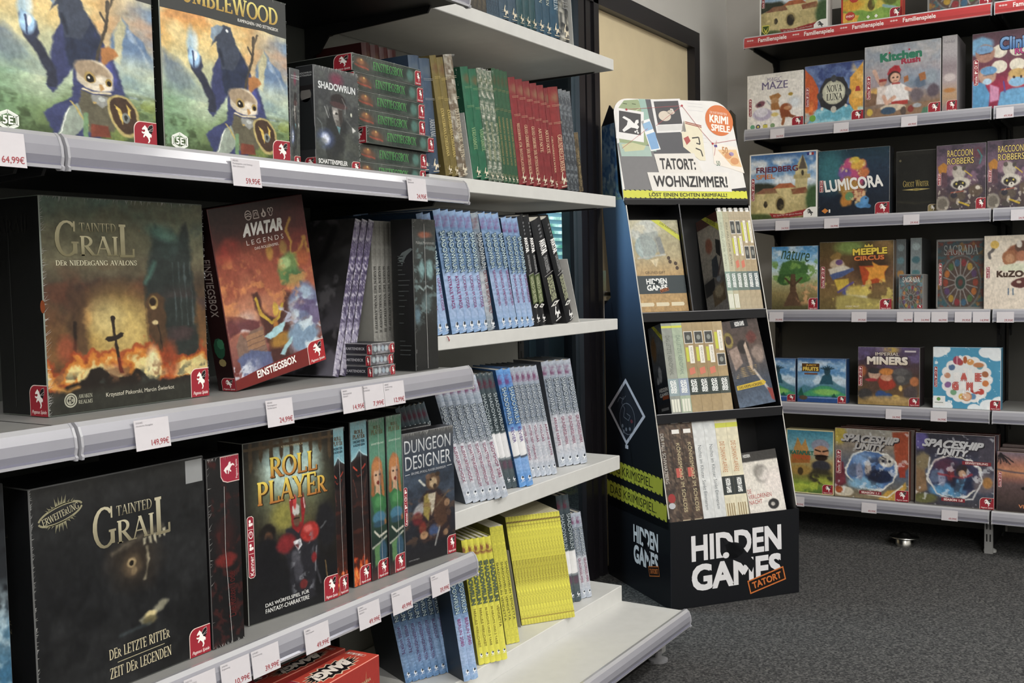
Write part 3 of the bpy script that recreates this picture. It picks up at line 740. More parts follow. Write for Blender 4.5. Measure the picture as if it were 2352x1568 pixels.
def fit(bl, br, tl, z, Y=None, yaw=0.0, X=None, br_z=False):
    """origin, yaw, width, height, lean of an upright front face from three corners of the photograph.
    Y: plane of the left shelves, X: plane of the right ones, neither: bl stands on the shelf at height z"""
    if X is not None: O = at(*bl, 0, X); yaw = math.radians(-90) + yaw
    elif Y is not None: O = at(*bl, 1, Y)
    else: O = at(*bl, 2, z)
    if br_z: B = at(*br, 2, z); yaw = math.atan2(B[1] - O[1], B[0] - O[0])
    U = np.array([math.cos(yaw), math.sin(yaw), 0]); n = np.array([math.sin(yaw), -math.cos(yaw), 0])
    B = onplane(*br, O, n); T = onplane(*tl, O, n)
    w = float((B - O) @ U); tu = float((T - O) @ U); zz = float(T[2] - z)
    O = np.array([O[0], O[1], z + .0008])
    return O, yaw, w, math.hypot(tu, zz), math.atan2(tu, zz)

def fit_top(tl, tr, Y, z, lean=0.0):
    """like fit for a row at depth Y of which only the tops show, standing on the shelf at z"""
    T = at(*tl, 1, Y); h = float(T[2] - z) / math.cos(lean); B = onplane(*tr, T, np.array([0, -1.0, 0])); w = float(B[0] - T[0])
    return np.array([T[0] - math.sin(lean) * h, T[1], z + .0008]), 0.0, w, h, lean

def front(w, h): return Cv((0, 0, h), (1, 0, 0), (0, 0, -1), w, h)
def left(d, h): return Cv((0, d, h), (0, -1, 0), (0, 0, -1), d, h)
def top(w, d): return None

def game_box(label, F, d, side='#1a1a1c', edge=None, P=None, cat='board game', tilt=0.0, group=None, sides=None, name='game_box', m=None, edgew=.0012):
    O, yaw, w, h, lean = F
    if abs(lean) < .03: lean = 0.0
    O = np.array(O, float)
    if lean > 0: O[2] += w * math.sin(lean)
    if tilt < 0: O[2] += d * math.sin(-tilt)
    t = thing(name, label, cat, O, (tilt, lean, yaw), group)
    mb = MB(); mb.cbox(0, w, 0, d, 0, h, edgew, side, edge, sides=sides)
    cv = front(w, h)
    if P is not None:
        k = edgew * 1.05; c2 = cv.sub(k / w, k / h, 1 - k / w, 1 - k / h); c2.art(mb, P)
    mb.obj('lid', m or M_print, t)
    return t, cv

# ---- books: cover (boards and spine), page block, spine lettering
def spine_obj(mesh_name, t, h, d, P, board, soft=False, page='#d9d3c4', headl=True):
    """meshes of one kind of book; the spine faces -y"""
    mb = MB(); n = 6; bulge = .0008 if soft else min(.006, t * .20); b = .0006 if soft else .0022
    xs = np.linspace(0, t, n + 1); ys = -bulge * np.sin(np.linspace(0, math.pi, n + 1))
    r = P.img.shape[0]; zz = np.linspace(h, 0, r)
    idx = np.linspace(0, P.img.shape[1] - 1, n + 1)
    imgc = P.img[:, np.round(idx).astype(int)]
    pts = np.stack([np.tile(xs, (r, 1)), np.tile(ys, (r, 1)), np.tile(zz[:, None], (1, n + 1))], -1)
    mb.grid(pts, imgc)
    ed = imgc.mean((0, 1)) * .8
    top_ = [(x, y, h) for x, y in zip(xs, ys)] + [(x, y + b, h) for x, y in zip(xs[::-1], ys[::-1])]
    mb.add(top_, [tuple(range(len(top_)))], ed)
    mb.add([(x, y, 0) for x, y, _ in top_], [tuple(range(len(top_)))[::-1]], ed)
    mb.add([(x, y + b, z) for z in (0, h) for x, y in zip(xs, ys)], [(k + 1, k, n + 1 + k, n + 2 + k) for k in range(n)], ed)
    mb.box(0, b, 0.0003, d, 0, h, board); mb.box(t - b, t, 0.0003, d, 0, h, board)
    cov = mb.mesh(mesh_name, M_print)
    g = .0 if soft else .003
    pb = MB(); pb.box(b, t - b, b + .001, d - g, g, h - g, page)
    return cov, pb.mesh('page_block', M_page)

_rows = {}
def book_row(label, F, n, d, mk, titles, cat='book', soft=False, board='#333', group=None, name='rulebook', page='#d9d3c4', gap=.985, film_n=0, tilt=0.0, place='', jitter=.0, stag=False):
    """n equal books side by side, spines out; label holds {o} for the ordinal; mk(cv, mb, title) prints the spine lettering, returns the painting"""
    O, yaw, w, h, lean = F
    if lean < 0 and place:                        # a row leans on the one before it, none runs into its neighbour
        e, le, hh_ = _rows.get(place, (-9, 0, 0))
        if 0 < -lean - le < .05 and le > 0 and O[0] - e < .04: lean = -le
        need = e + max(0, h * (math.tan(-lean) - math.tan(le))) + .0006 if e > -9 else -9
        O = np.array([max(O[0], need), O[1], O[2]]); _rows[place] = (O[0] + w * math.cos(yaw), -lean, h)
    pitch = w / n; t = pitch * math.cos(lean) * gap * (math.cos(yaw) if stag else 1)
    U = np.array([math.cos(yaw), math.sin(yaw), 0]); protos = {}
    if stag: yaw = 0.0                            # the row steps forward, each book stands square
    R = random.Random(int(abs(O[0]) * 1e4)); out = []
    for i in range(n):
        ti = titles[i % len(titles)] if titles else ''
        lab = label.replace('{o}', ORD[i])
        if ti not in protos:
            o = thing(name, lab, cat, (0, 0, 0), (0, 0, 0), group)
            cv = Cv((0, -.0009 if soft else -min(.006, t * .20), h), (1, 0, 0), (0, 0, -1), t, h)
            mb = MB(); P = mk(cv, mb, ti)
            cov, pg = spine_obj('cover', t, h, d, P, board, soft, page)
            link('cover', cov, o); link('page_block', pg, o)
            if mb.ch: mb.obj('spine_lettering', M_ink, o)
            if film_n: film(o, cv, film_n, 'lrt', i + 3, .02)
            protos[ti] = o
        else:
            o = dup(protos[ti]); o['label'] = lab
        p = O + U * (pitch * i)
        if lean > 0: p = p + np.array([0, 0, t * math.sin(lean)])
        o.location = (p[0] + (-math.sin(yaw)) * R.uniform(0, jitter), p[1] + math.cos(yaw) * R.uniform(0, jitter), p[2]); o.rotation_euler = (tilt, lean, yaw)
        out.append(o)
    return out

# ================================================================ the cardboard display
DU = math.radians(-37.9)
DO = np.array([3.33, 1.448, 0.0])
dU = np.array([math.cos(DU), math.sin(DU), 0]); dV = np.array([-math.sin(DU), math.cos(DU), 0])
DW, DD = .524, .50
def dloc(p): q = np.asarray(p) - DO; return np.array([q @ dU, q @ dV, q[2]])
disp = thing('cardboard_display', 'black free-standing cardboard display with sloping sides and printed top board', 'display stand', DO, (0, 0, DU))
BK = '#14161b'
# base tray
bz = .308
mb = MB(); mb.cbox(0, DW, 0, DD, .0, .215, .0015, BK, '#2a2c33')
for q in ((0, DW, 0, .004), (0, .004, .004, DD), (DW - .004, DW, .004, DD)): mb.box(*q, .2135, bz, BK)
base = mb.obj('base_box', M_card, disp)
cvf = Cv((0, -.0003, bz), (1, 0, 0), (0, 0, -1), DW, bz)
cvl = Cv((-.0003, DD, bz), (0, -1, 0), (0, 0, -1), DD, bz)
def hidden_logo(cv, rect, mb, stamp=True, w='#e4e3e6', bg=BK):
    s = cv.sub(*rect)
    s.text(mb, 'HIDDEN', (0, 0, 1, .46), w, b=.042, lay=3, rot=-1)
    s.text(mb, 'GAMES', (0, .52, 1, 1), w, b=.042, lay=3, rot=-1)
    s.ell(mb, .445, .36, .13, .15, bg, 4); s.ell(mb, .375, .43, .035, .055, w, 5)
    s.poly(mb, [(.34, .13), (.55, .30), (.70, .62), (.66, .80), (.60, .66), (.42, .50)], bg, 4)
    if stamp:
        q = s.sub(.62, .78, 1.04, 1.18)
        T = lambda p: [(.5 + (a - .5) * math.cos(-.24) - (b_ - .5) * math.sin(-.24) * q.h / q.w, .5 + (a - .5) * math.sin(-.24) * q.w / q.h + (b_ - .5) * math.cos(-.24)) for a, b_ in p]
        q.poly(mb, T([(0, .18), (1, .18), (1, .82), (0, .82)]), '#d9702c', 6)
        q.poly(mb, T([(.03, .24), (.97, .24), (.97, .76), (.03, .76)]), '#1d1512', 7)
        q.text(mb, 'TATORT', (.10, .34, .90, .66), '#d9702c', b=.03, lay=8, rot=-13.8)
mb = MB(); hidden_logo(cvf, (.155, .17, .855, .81), mb); mb.obj('front_logo', M_ink, base)
mb = MB(); hidden_logo(cvl, (.44, .20, .82, .66), mb); mb.obj('side_logo', M_ink, base)
# sloping side panels
PROF = [(.012, bz - .03), (.012, bz + .01), (.105, .69), (.205, 1.065), (.305, 1.415), (.36, 1.47), (.395, 1.77), (.43, 1.795), (.50, 1.725), (.50, 1.40), (.440, 1.065), (.50, 1.065), (.50, bz - .03)]
tape_c = '#b3b22a'
def tape(cv, mb, v0, v1, u0, u1, slope=0.0, text=None, n=14):
    """yellow barrier tape with torn black edges"""
    f = lambda u, v: (u, v + (u - u0) * slope)
    cv.poly(mb, [f(u0, v0), f(u1, v0), f(u1, v1), f(u0, v1)], tape_c, 3)
    du = (u1 - u0) / n; dv = (v1 - v0) * .17
    for k in range(n):
        a = u0 + k * du
        cv.poly(mb, [f(a + du * .1, v0 - dv * .4), f(a + du * .45, v0 - dv * .4), f(a + du * .75, v0 + dv * .5), f(a + du * .45, v0 + dv * .5)], BK, 4)
        cv.poly(mb, [f(a + du * .35, v1 + dv * .4), f(a + du * .7, v1 + dv * .4), f(a + du * .5, v1 - dv * .5), f(a + du * .2, v1 - dv * .5)], BK, 4)
    if text:
        um, vm = (u0 + u1) / 2, (v0 + v1) / 2 + (u1 - u0) / 2 * slope
        cv.text(mb, text, (u0 + (u1 - u0) * .06, vm - (v1 - v0) * .27, u1 - (u1 - u0) * .16, vm + (v1 - v0) * .27), '#2b2a12', b=.0, lay=5, rot=math.degrees(math.atan(slope * cv.h / cv.w)))
for k, x in enumerate((0.0, DW)):
    x0, x1 = (x, x + .004) if k == 0 else (x - .004, x)
    mb = MB()
    vv = [(xx, y, z) for xx in (x0, x1) for y, z in PROF]; n_ = len(PROF)
    for a, b_ in ((5, 0),):
        pass
    mb.add(vv[:n_], [tuple(range(n_))], hx(BK)); mb.add(vv[n_:], [tuple(range(n_))[::-1]], hx(BK))
    for a in range(n_):
        b_ = (a + 1) % n_; mb.add([vv[b_], vv[a], vv[n_ + a], vv[n_ + b_]], [(0, 1, 2, 3)], hx('#c9c6bd') if PROF[a][1] > .3 and a in (1, 2, 3) else hx(BK))
    sp = mb.obj('side_panel', M_card, disp)
    if k: continue
    S = Cv((-.0003, .50, 1.80), (0, -1, 0), (0, 0, -1), .50, 1.80)      # u = 0 at the back edge
    uv = lambda y, z: ((.50 - y) / .50, (1.80 - z) / 1.80)
    mb = MB()
    tape(S, mb, (1.80 - .462) / 1.8, (1.80 - .400) / 1.8, .0, .90, .006, 'DAS KRIMISPIEL.')
    tape(S, mb, (1.80 - .375) / 1.8, (1.80 - .315) / 1.8, .0, .955, .006, 'DAS KRIMISPIEL.')
    mb.obj('barrier_tape', M_ink, sp)
    mb = MB(); zz = np.linspace(1.462, bz + .002, 40)                      # the side's colour runs from blue above to black below
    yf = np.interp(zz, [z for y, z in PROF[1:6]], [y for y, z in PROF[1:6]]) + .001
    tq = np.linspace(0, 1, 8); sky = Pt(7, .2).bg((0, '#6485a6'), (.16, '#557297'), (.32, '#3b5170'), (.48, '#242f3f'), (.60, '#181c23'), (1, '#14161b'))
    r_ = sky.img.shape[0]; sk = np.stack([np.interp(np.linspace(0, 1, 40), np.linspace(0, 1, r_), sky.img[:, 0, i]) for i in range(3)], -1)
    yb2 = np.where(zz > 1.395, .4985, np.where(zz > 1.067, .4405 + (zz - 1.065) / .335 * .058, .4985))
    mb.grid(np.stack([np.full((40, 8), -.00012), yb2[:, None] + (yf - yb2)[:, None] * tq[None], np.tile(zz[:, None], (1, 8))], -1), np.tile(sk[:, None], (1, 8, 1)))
    mb.obj('side_gradient', M_card, sp)
    mb = MB()                                                             # diamond with a chalk drawing
    cy, cz, ry, rz = .327, .655, .155, .125
    dia = lambda s_: [uv(cy, cz + rz * s_), uv(cy + ry * s_, cz), uv(cy, cz - rz * s_), uv(cy - ry * s_, cz)]
    S.poly(mb, dia(1.0), '#c2bcc6', 2); S.poly(mb, dia(.86), '#20222b', 3)
    ch = '#6e6e78'
    circ = [uv(cy + .062 * math.cos(a) - .01, cz - .025 + .058 * math.sin(a)) for a in np.linspace(0, 2 * math.pi, 26)]
    S.line(mb, circ, .0028, ch, 4)
    S.line(mb, [uv(cy + .02, cz + .055), uv(cy + .035, cz + .03), uv(cy + .01, cz + .012), uv(cy + .02, cz - .02), uv(cy - .02, cz - .03), uv(cy - .035, cz - .012), uv(cy - .005, cz - .005)], .0026, ch, 4)
    S.line(mb, [uv(cy + .07, cz + .03), uv(cy + .05, cz + .05), uv(cy + .02, cz + .045), uv(cy + .0, cz + .06)], .0026, ch, 4)
    for a, b_ in ((.03, -.055), (.0, -.065), (-.03, -.06), (.02, -.075)): S.ell(mb, *uv(cy + a, cz + b_), .016, .004, ch, 4, 10)
    S.ell(mb, *uv(cy - .045, cz - .03), .02, .004, '#6a2b33', 4, 12)
    S.rect(mb, *uv(cy + .01, cz - rz + .002), *uv(cy - .015, cz - rz - .012), '#c2bcc6', 4)
    mb.obj('diamond_print', M_ink, sp)
    mb = MB()                                                             # the seam between the two board halves
    S.line(mb, [uv(.438, 1.06), uv(.335, .70), uv(.25, .33)], .0022, '#050506', 5)
    mb.obj('fold_seam', M_ink, sp)
    mb = MB()                                                             # picture of the header wrapping round
    P = Pt(30, .5).bg((0, '#5c86ad'), (.35, '#6f93b4'), (.7, '#3c6794'), (1, '#86a08a')).cl('#93a9b5', 5, .55, .2, 4).cl('#2f5c92', 7, .6, .1, 6)
    W_ = [(y, z) for y, z in PROF[4:9]]
    c_ = Cv((-.0006, .50, 1.80), (0, -1, 0), (0, 0, -1), .2, .36)
    r_, q_ = P.img.shape[:2]
    tt = np.linspace(0, 1, r_); zz = 1.725 * (1 - tt) + 1.44 * tt
    zb_ = np.array([z for y, z in PROF[3:8]]); yb_ = np.array([y for y, z in PROF[3:8]])
    yf = np.interp(zz, zb_, yb_)
    pts = np.stack([np.full((r_, q_), -.0008), .498 + (yf[:, None] - .498) * np.linspace(0, 1, q_)[None], np.tile(zz[:, None], (1, q_))], -1)
    mb.grid(pts, P.img); mb.obj('header_wrap', M_card, sp)
# back panel
mb = MB(); bp = [(.498, bz), (.498, 1.065), (.440, 1.065), (.498, 1.40), (.498, 1.70)]
for (ya, za), (yb, zb) in zip(bp[:-1], bp[1:]): mb.quad((.004, ya, za), (DW - .004, ya, za), (DW - .004, yb, zb), (.004, yb, zb), '#0f1013')
mb.obj('back_panel', M_card, disp)
# trays: (z of the floor, front y, lip height)
TIERS = [(.665, .095, .024), (1.02, .195, .024)]
for z, y, lip in TIERS:
    mb = MB(); sl_ = math.tan(math.radians(13.5)); yb_ = y + .19          # the floor slopes down to the back
    for q in (((.004, y, z), (DW - .004, y, z), (DW - .004, yb_, z - .19 * sl_), (.004, yb_, z - .19 * sl_)),): mb.quad(*q, '#101114'); mb.quad(*[(a, b_, c - .004) for a, b_, c in q[::-1]], '#101114')
    mb.box(.004, DW - .004, y - .003, y, z - .028, z + .004, '#17181d')
    mb.box(.004, DW - .004, y - .0035, y, z + .004, z + .0055, '#b9b9bd')
    tr = mb.obj('tray', M_card, disp)
# sloping back boards of the trays
for y0, z0, y1, z1 in ((.20, bz - .085, .285, .64), (.285, .62, .375, .99), (.375, .975, .46, 1.44)):
    mb = MB(); mb.quad((.004, y0, z0), (DW - .004, y0, z0), (DW - .004, y1, z1), (.004, y1, z1), '#0c0d10'); mb.obj('inner_board', M_card, disp)
DVX = .215
mb = MB(); mb.add([(DVX, y, z) for y, z in ((.205, 1.022), (.30, 1.42), (.465, 1.42), (.385, .98))], [(0, 1, 2, 3)], hx('#17181c'))
mb.add([(DVX + .004, y, z) for y, z in ((.205, 1.022), (.30, 1.42), (.465, 1.42), (.385, .98))], [(3, 2, 1, 0)], hx('#17181c'))
mb.add([(DVX, .205, 1.024), (DVX + .004, .205, 1.024), (DVX + .004, .30, 1.42), (DVX, .30, 1.42)], [(0, 1, 2, 3)], hx('#55565a')); mb.obj('divider', M_card, disp)
# header board, leaning back
hy0, hz0, hy1, hz1 = .318, 1.432, .405, 1.822
hl = math.hypot(hy1 - hy0, hz1 - hz0); Vd = np.array([0, hy0 - hy1, hz0 - hz1]) / hl
H0 = Cv((0, hy1, hz1), (1, 0, 0), Vd, DW + .003, hl)
rim = [(0, 1), (0, .16)] + [(.12 - .12 * math.cos(a), .16 - .15 * math.sin(a)) for a in np.linspace(0.1, math.pi / 2, 8)] + [(.80, .0)] + [(.80 + .155 * math.sin(a), .20 - .20 * math.cos(a)) for a in np.linspace(.2, 1.35, 8)] + [(1, .9), (1, 1)]
mb = MB(); k = len(rim)
f0 = H0.pts(rim, 0); b0 = f0 - H0.N * .005
mb.add(f0, [tuple(range(k))], hx('#e9e6e2')); mb.add(b0, [tuple(range(k))[::-1]], hx('#c9b893'))
for a in range(k): b_ = (a + 1) % k; mb.add([f0[b_], f0[a], b0[a], b0[b_]], [(0, 1, 2, 3)], hx('#d9d4cb'))
mb.box(.0, DW, hy0, .46, hz0 - .006, hz0, '#111216'); mb.box(0, DW, hy0 - .004, hy0, hz0 - .014, hz0 + .004, '#17181d')
hd = mb.obj('header_board', M_card, disp)
mb = MB()
inside = lambda p: p
H0.poly(mb, [(0, .45), (.40, .45), (.40, .98), (.02, .98)], '#7b7a7c', 1)
def tilted(p, u, v, w, h, a, c, lay):
    r = math.radians(a); q = []
    for x, y in ((-.5, -.5), (.5, -.5), (.5, .5), (-.5, .5)):
        X, Y = x * w * H0.w, y * h * H0.h; q.append((u + (X * math.cos(r) - Y * math.sin(r)) / H0.w, v + (X * math.sin(r) + Y * math.cos(r)) / H0.h))
    H0.poly(mb, q, c, lay); return q
H0.poly(mb, [(.015, .30), (.03, .12), (.09, .03), (.20, .015), (.24, .1), (.25, .45), (.10, .52), (.02, .52)], '#9db07e', 2)
H0.poly(mb, [(.01, .44), (.25, .47), (.26, .57), (.02, .575)], '#a9c5b9', 3)
H0.poly(mb, [(.03, .46), (.12, .44), (.22, .47), (.20, .51), (.05, .53)], '#cfcf9d', 4)
H0.poly(mb, [(.205, .01), (.26, .01), (.30, .52), (.26, .52)], '#9cc3b6', 3)
H0.poly(mb, [(.255, .01), (.32, .01), (.62, .5), (.45, .62), (.28, .62)], '#55555b', 2)
H0.line(mb, [(.04, .13), (.12, .17), (.21, .10)], .004, '#c9d3a2', 4)
for u in (.08, .15): H0.line(mb, [(u, .06), (u + .03, .065)], .003, '#55683e', 4)
# instant photographs
tilted(0, .115, .27, .215, .30, 7, '#f2f0ee', 6); tilted(0, .116, .25, .17, .21, 7, '#3a393b', 7)
man = [(.05, .32), (.09, .27), (.10, .23), (.06, .20), (.075, .185), (.12, .215), (.15, .255), (.165, .22), (.185, .215), (.185, .245), (.17, .26), (.185, .285), (.17, .31), (.15, .30), (.12, .295), (.08, .325), (.06, .34)]
H0.poly(mb, man, '#f5f5f3', 8)
for a, b_ in ((.15, .335), (.17, .345), (.165, .325)): H0.ell(mb, a, b_, .008, .010, '#e8e8e6', 8, 8)
tilted(0, .43, .165, .24, .33, -4, '#eeeceb', 6); tilted(0, .43, .135, .20, .23, -4, '#454347', 7)
H0.ell(mb, .40, .17, .05, .05, '#dfd0bd', 8); H0.ell(mb, .455, .13, .03, .022, '#cdbfae', 8); H0.line(mb, [(.45, .10), (.47, .10), (.475, .14)], .004, '#efe6dc', 9)
tilted(0, .43, .285, .20, .055, -4, '#dcdad8', 7)
# phone, wanted posters, note paper
H0.poly(mb, [(.205, .23), (.275, .20), (.335, .50), (.255, .52)], '#f2f4f5', 6); H0.poly(mb, [(.215, .255), (.275, .225), (.295, .30), (.23, .33)], '#8fbde6', 7); H0.poly(mb, [(.235, .36), (.305, .33), (.325, .49), (.26, .505)], '#7fb0e4', 7)
H0.poly(mb, [(.55, .21), (.69, .25), (.69, .60), (.645, .60), (.52, .47), (.52, .30)], '#ece3c4', 6)
for v in (.235, .25): H0.line(mb, [(.56, v - .015), (.69, v + .02)], .0035, '#a8332f', 7)
H0.poly(mb, [(.53, .385), (.57, .36), (.585, .41), (.55, .45)], '#c0504a', 7); H0.line(mb, [(.60, .38), (.655, .37), (.66, .44), (.63, .43)], .005, '#3c3b33', 7)
H0.line(mb, [(.62, .48), (.66, .50), (.67, .56)], .005, '#3c3b33', 7)
# 50 note
H0.poly(mb, [(.76, .455), (.775, .425), (.965, .46), (1.0, .72), (.90, .68), (.755, .63)], '#f3e9dc', 5); H0.poly(mb, [(.80, .49), (.955, .485), (.985, .66), (.90, .645)], '#f0c58e', 6)
H0.rect(mb, .775, .44, .80, .465, '#3f4fa0', 7); H0.text(mb, '50', (.835, .46, .885, .53), '#c98a52', b=.03, lay=7, rot=4); H0.text(mb, '50', (.775, .60, .805, .65), '#4f7a63', lay=7, b=.02)
for q in ((.88, .55, .03), (.93, .60, .035), (.91, .53, .02)): H0.ell(mb, q[0], q[1], q[2], q[2], '#e29a62' if q[2] > .02 else '#a88fc0', 8, 14)
# red threads and pins
thr = '#c2414a'
for p in (((.10, .12), (.55, .06)), ((.55, .06), (.32, .27)), ((.55, .06), (.68, .30)), ((.68, .30), (.765, .43)), ((.765, .43), (.965, .385)), ((.03, .50), (.25, .30)), ((.80, .40), (.765, .55))): H0.line(mb, p, .0014, thr, 10)
for p in ((.10, .12), (.55, .06), (.765, .43)): H0.ell(mb, *p, .009, .011, '#c22d38', 11, 10)
H0.ell(mb, .845, .195, .115, .155, '#e8732e', 6, 40)
H0.text(mb, 'DIE INFORMIERTEN', (.775, .11, .915, .135), '#f6dcc8', lay=8, rot=6); H0.text(mb, 'KRIMI', (.765, .145, .92, .225), '#fff4ea', b=.04, lay=8, rot=6); H0.text(mb, 'SPIELE', (.77, .24, .925, .31), '#fff4ea', b=.04, lay=8, rot=6)
for v in (.03, .06, .10, .34, .37, .41): H0.line(mb, [(.60, v), (.72, v + .01)], .0012, '#cfccd0', 3)
# paper strips with the slogan
H0.poly(mb, [(.275, .545), (.60, .53), (.655, .72), (.30, .735)], '#e9e4dc', 9); H0.poly(mb, [(.205, .725), (.86, .715), (.875, .905), (.23, .905)], '#ece8e1', 8)
H0.text(mb, 'TATORT:', (.315, .585, .60, .695), '#343233', b=.03, lay=12); H0.text(mb, 'WOHNZIMMER!', (.25, .755, .845, .865), '#343233', b=.03, lay=12)
H0.rect(mb, .0, .905, .9995, .999, '#2b2b2f', 2); H0.poly(mb, [(.86, .88), (1, .86), (1, .93), (.86, .93)], '#2b2b2f', 2)
q = H0.sub(0, .885, .998, .985); tape_c = '#d9db35'; tape(q, mb, .12, .88, .0, 1.0, 0, None, 26)
q.text(mb, 'LÖST EINEN ECHTEN KRIMIFALL!', (.20, .28, .83, .72), '#3a3a1c', b=.025, lay=6)
mb.obj('header_print', M_ink, hd)

# ================================================================ game boxes on the grey shelves
ZU, ZM, ZL, ZD = 1.3686, .9616, .5416, .1656

# ---- two fantasy boxes with a dark bird and a little owl
def art_owl(nx):
    P = Pt(nx, .72); P.v = np.interp(P.v, [0, .27, .45, .67, .815, 1], [-.05, .20, .375, .565, .80, 1.0]); P.bg((0, '#d88a4a'), (.18, '#e0a050'), (.33, '#dfbd74'), (.45, '#b9bd94'), (.6, '#9db08e'), (.8, '#6f8a58'), (1, '#56683c'), wob=.18)
    P.mix('#6f95c0', np.clip((P.u - .62) / .4, 0, 1) * P.band(-.1, .5, .3), .95)
    P.cl('#e39a5e', 4, .56, .2, 3, .7, .6, P.band(-.2, .38, .2)).cl('#e8d79a', 5, .55, .2, 8, .7, .7, P.band(.05, .4, .2))
    P.G([(.0, .36), (.10, .40), (.30, .52), (.42, .60), (.0, .64)], '#66798c', .05, .9, .06)
    P.G([(.62, .62), (.70, .42), (.77, .30), (.80, .24), (.85, .31), (.93, .35), (1.02, .44), (1.02, .66), (.8, .68)], '#5f7ea6', .02, .95, .04)
    P.G([(.735, .45), (.765, .30), (.79, .24), (.82, .29), (.80, .40), (.77, .47)], '#c9c08f', .02, .9, .05).L([(.84, .32), (.93, .40), (.97, .48)], .02, '#a9bccf', .02, .7, .05)
    P.cl('#dfe0bc', 5, .50, .25, 12, .85, .7, P.band(.46, .72, .12)).cl('#a9c0a0', 4, .5, .2, 15, .7, .7, P.band(.5, .8, .15))
    P.mix('#6f9a72', np.clip((.30 - P.u) / .25, 0, 1) * P.band(.55, 1.0, .1), .75)
    P.cl('#44562c', 8, .48, .12, 21, .9, 1, np.clip((P.u - .62) / .15, 0, 1) * P.band(.66, 1.2, .08)).cl('#7f8f3e', 10, .56, .1, 22, .8, 1, np.clip((P.u - .6) / .2, 0, 1) * P.band(.68, 1.2, .1))
    P.cl('#3f5230', 9, .55, .1, 31, .8, 1, P.band(.78, 1.2, .1))
    # bird: wings of the cloak, body, head
    P.G([(.44, .30), (.36, .46), (.33, .66), (.36, .72), (.44, .58), (.49, .52), (.47, .74), (.30, .86), (.36, .97), (.62, .97), (.80, .70), (.79, .58), (.74, .48), (.67, .38), (.60, .30)], '#39406c', .015, 1, .03)
    P.G([(.44, .34), (.45, .28), (.58, .27), (.66, .36), (.70, .46), (.60, .56), (.46, .52)], '#26304a', .02, 1, .03).cl('#4d52a4', 5, .55, .15, 41, .8, 1, np.clip(P.sd([(.62, .34), (.72, .44), (.80, .62), (.72, .66), (.58, .5)]) / .03, 0, 1))
    P.G([(.36, .30), (.42, .20), (.47, .155), (.53, .165), (.56, .22), (.60, .32), (.55, .40), (.45, .40), (.42, .32), (.41, .26), (.385, .27)], '#3c4558', .012, 1, .03)
    P.G([(.365, .24), (.37, .19), (.42, .165), (.47, .17), (.44, .21), (.40, .235), (.385, .262)], '#7f93a5', .01).E(.497, .187, .011, .009, '#e9eef0', .3).L([(.43, .30), (.46, .38)], .02, '#20283a', .02)
    # arm with blue flame, staff
    P.L([(.24, .42), (.31, .49), (.36, .56), (.36, .66)], .06, '#2e3346', .015, 1, .02).G([(.185, .34), (.21, .315), (.24, .34), (.285, .36), (.30, .41), (.255, .45), (.205, .42)], '#343b55', .012)
    P.E(.235, .375, .045, .045, '#9fc9ee', .4).E(.215, .30, .03, .08, '#a6d2f2', .9, .8).E(.25, .285, .018, .05, '#d3ecfa', .9, .7).E(.24, .36, .018, .028, '#e9f6fd', .4).L([(.225, .34), (.235, .42)], .012, '#3c4f78')
    P.L([(.715, .19), (.705, .28), (.68, .36), (.64, .44), (.60, .60)], .022, '#4a4237', .008, 1, .015).L([(.70, .30), (.665, .25)], .014, '#4a4237', .008).L([(.71, .24), (.75, .17)], .014, '#54493b', .008)
    P.G([(.66, .42), (.70, .40), (.74, .41), (.76, .44), (.70, .47), (.66, .52)], '#b0713c', .015, 1, .03)
    # owl
    P.E(.615, .565, .115, .085, '#cfc2a8', .12, 1, 12, .1).E(.60, .53, .11, .045, '#a58f73', .2, 1, 12).E(.655, .60, .075, .055, '#ddd2bd', .3, 1).E(.585, .565, .035, .032, '#b1924f', .2).E(.585, .567, .024, .024, '#17130f', .15).E(.578, .558, .007, .006, '#f4f0e4', .3).E(.70, .58, .024, .027, '#a8893e', .2).E(.702, .582, .015, .019, '#17130f', .2)
    P.G([(.635, .60), (.655, .595), (.665, .63), (.648, .655)], '#b98a4e', .01).L([(.54, .655), (.60, .67), (.70, .66)], .022, '#d7c9a6', .01)
    P.G([(.53, .67), (.60, .69), (.70, .67), (.74, .78), (.72, .92), (.56, .93), (.50, .82)], '#5f5a47', .015, 1, .03).G([(.585, .69), (.69, .69), (.70, .74), (.65, .79), (.59, .75)], '#8d8f8a', .012).E(.655, .72, .022, .02, '#b9bdb8', .3).E(.605, .755, .012, .01, '#b89b5c', .3)
    P.G([(.45, .81), (.50, .78), (.55, .89), (.46, .99), (.36, 1.0)], '#8f9c8e', .01, 1, .02).L([(.46, .77), (.56, .90)], .012, '#b9a55e', .006).L([(.38, .99), (.45, .82)], .006, '#dfe3da', .005)
    P.G([(.58, .89), (.68, .89), (.70, .95), (.57, .96)], '#7c3b2a', .012).L([(.55, .84), (.54, 1.0)], .03, '#6a8f63', .01)
    P.E(.785, .80, .098, .145, '#b7a463', .08, 1, -10).E(.785, .80, .082, .125, '#453124', .08, 1, -10)
    P.G([(.73, .74), (.765, .77), (.785, .83), (.775, .87), (.755, .82)], '#d5b552', .008).G([(.81, .73), (.835, .77), (.83, .83), (.815, .83), (.815, .78)], '#d5b552', .008).E(.80, .83, .025, .03, '#7d8480', .2).E(.80, .83, .012, .016, '#2d3130', .2)
    P.grain(.12, 22).grain(.08, 60, 4)
    return P
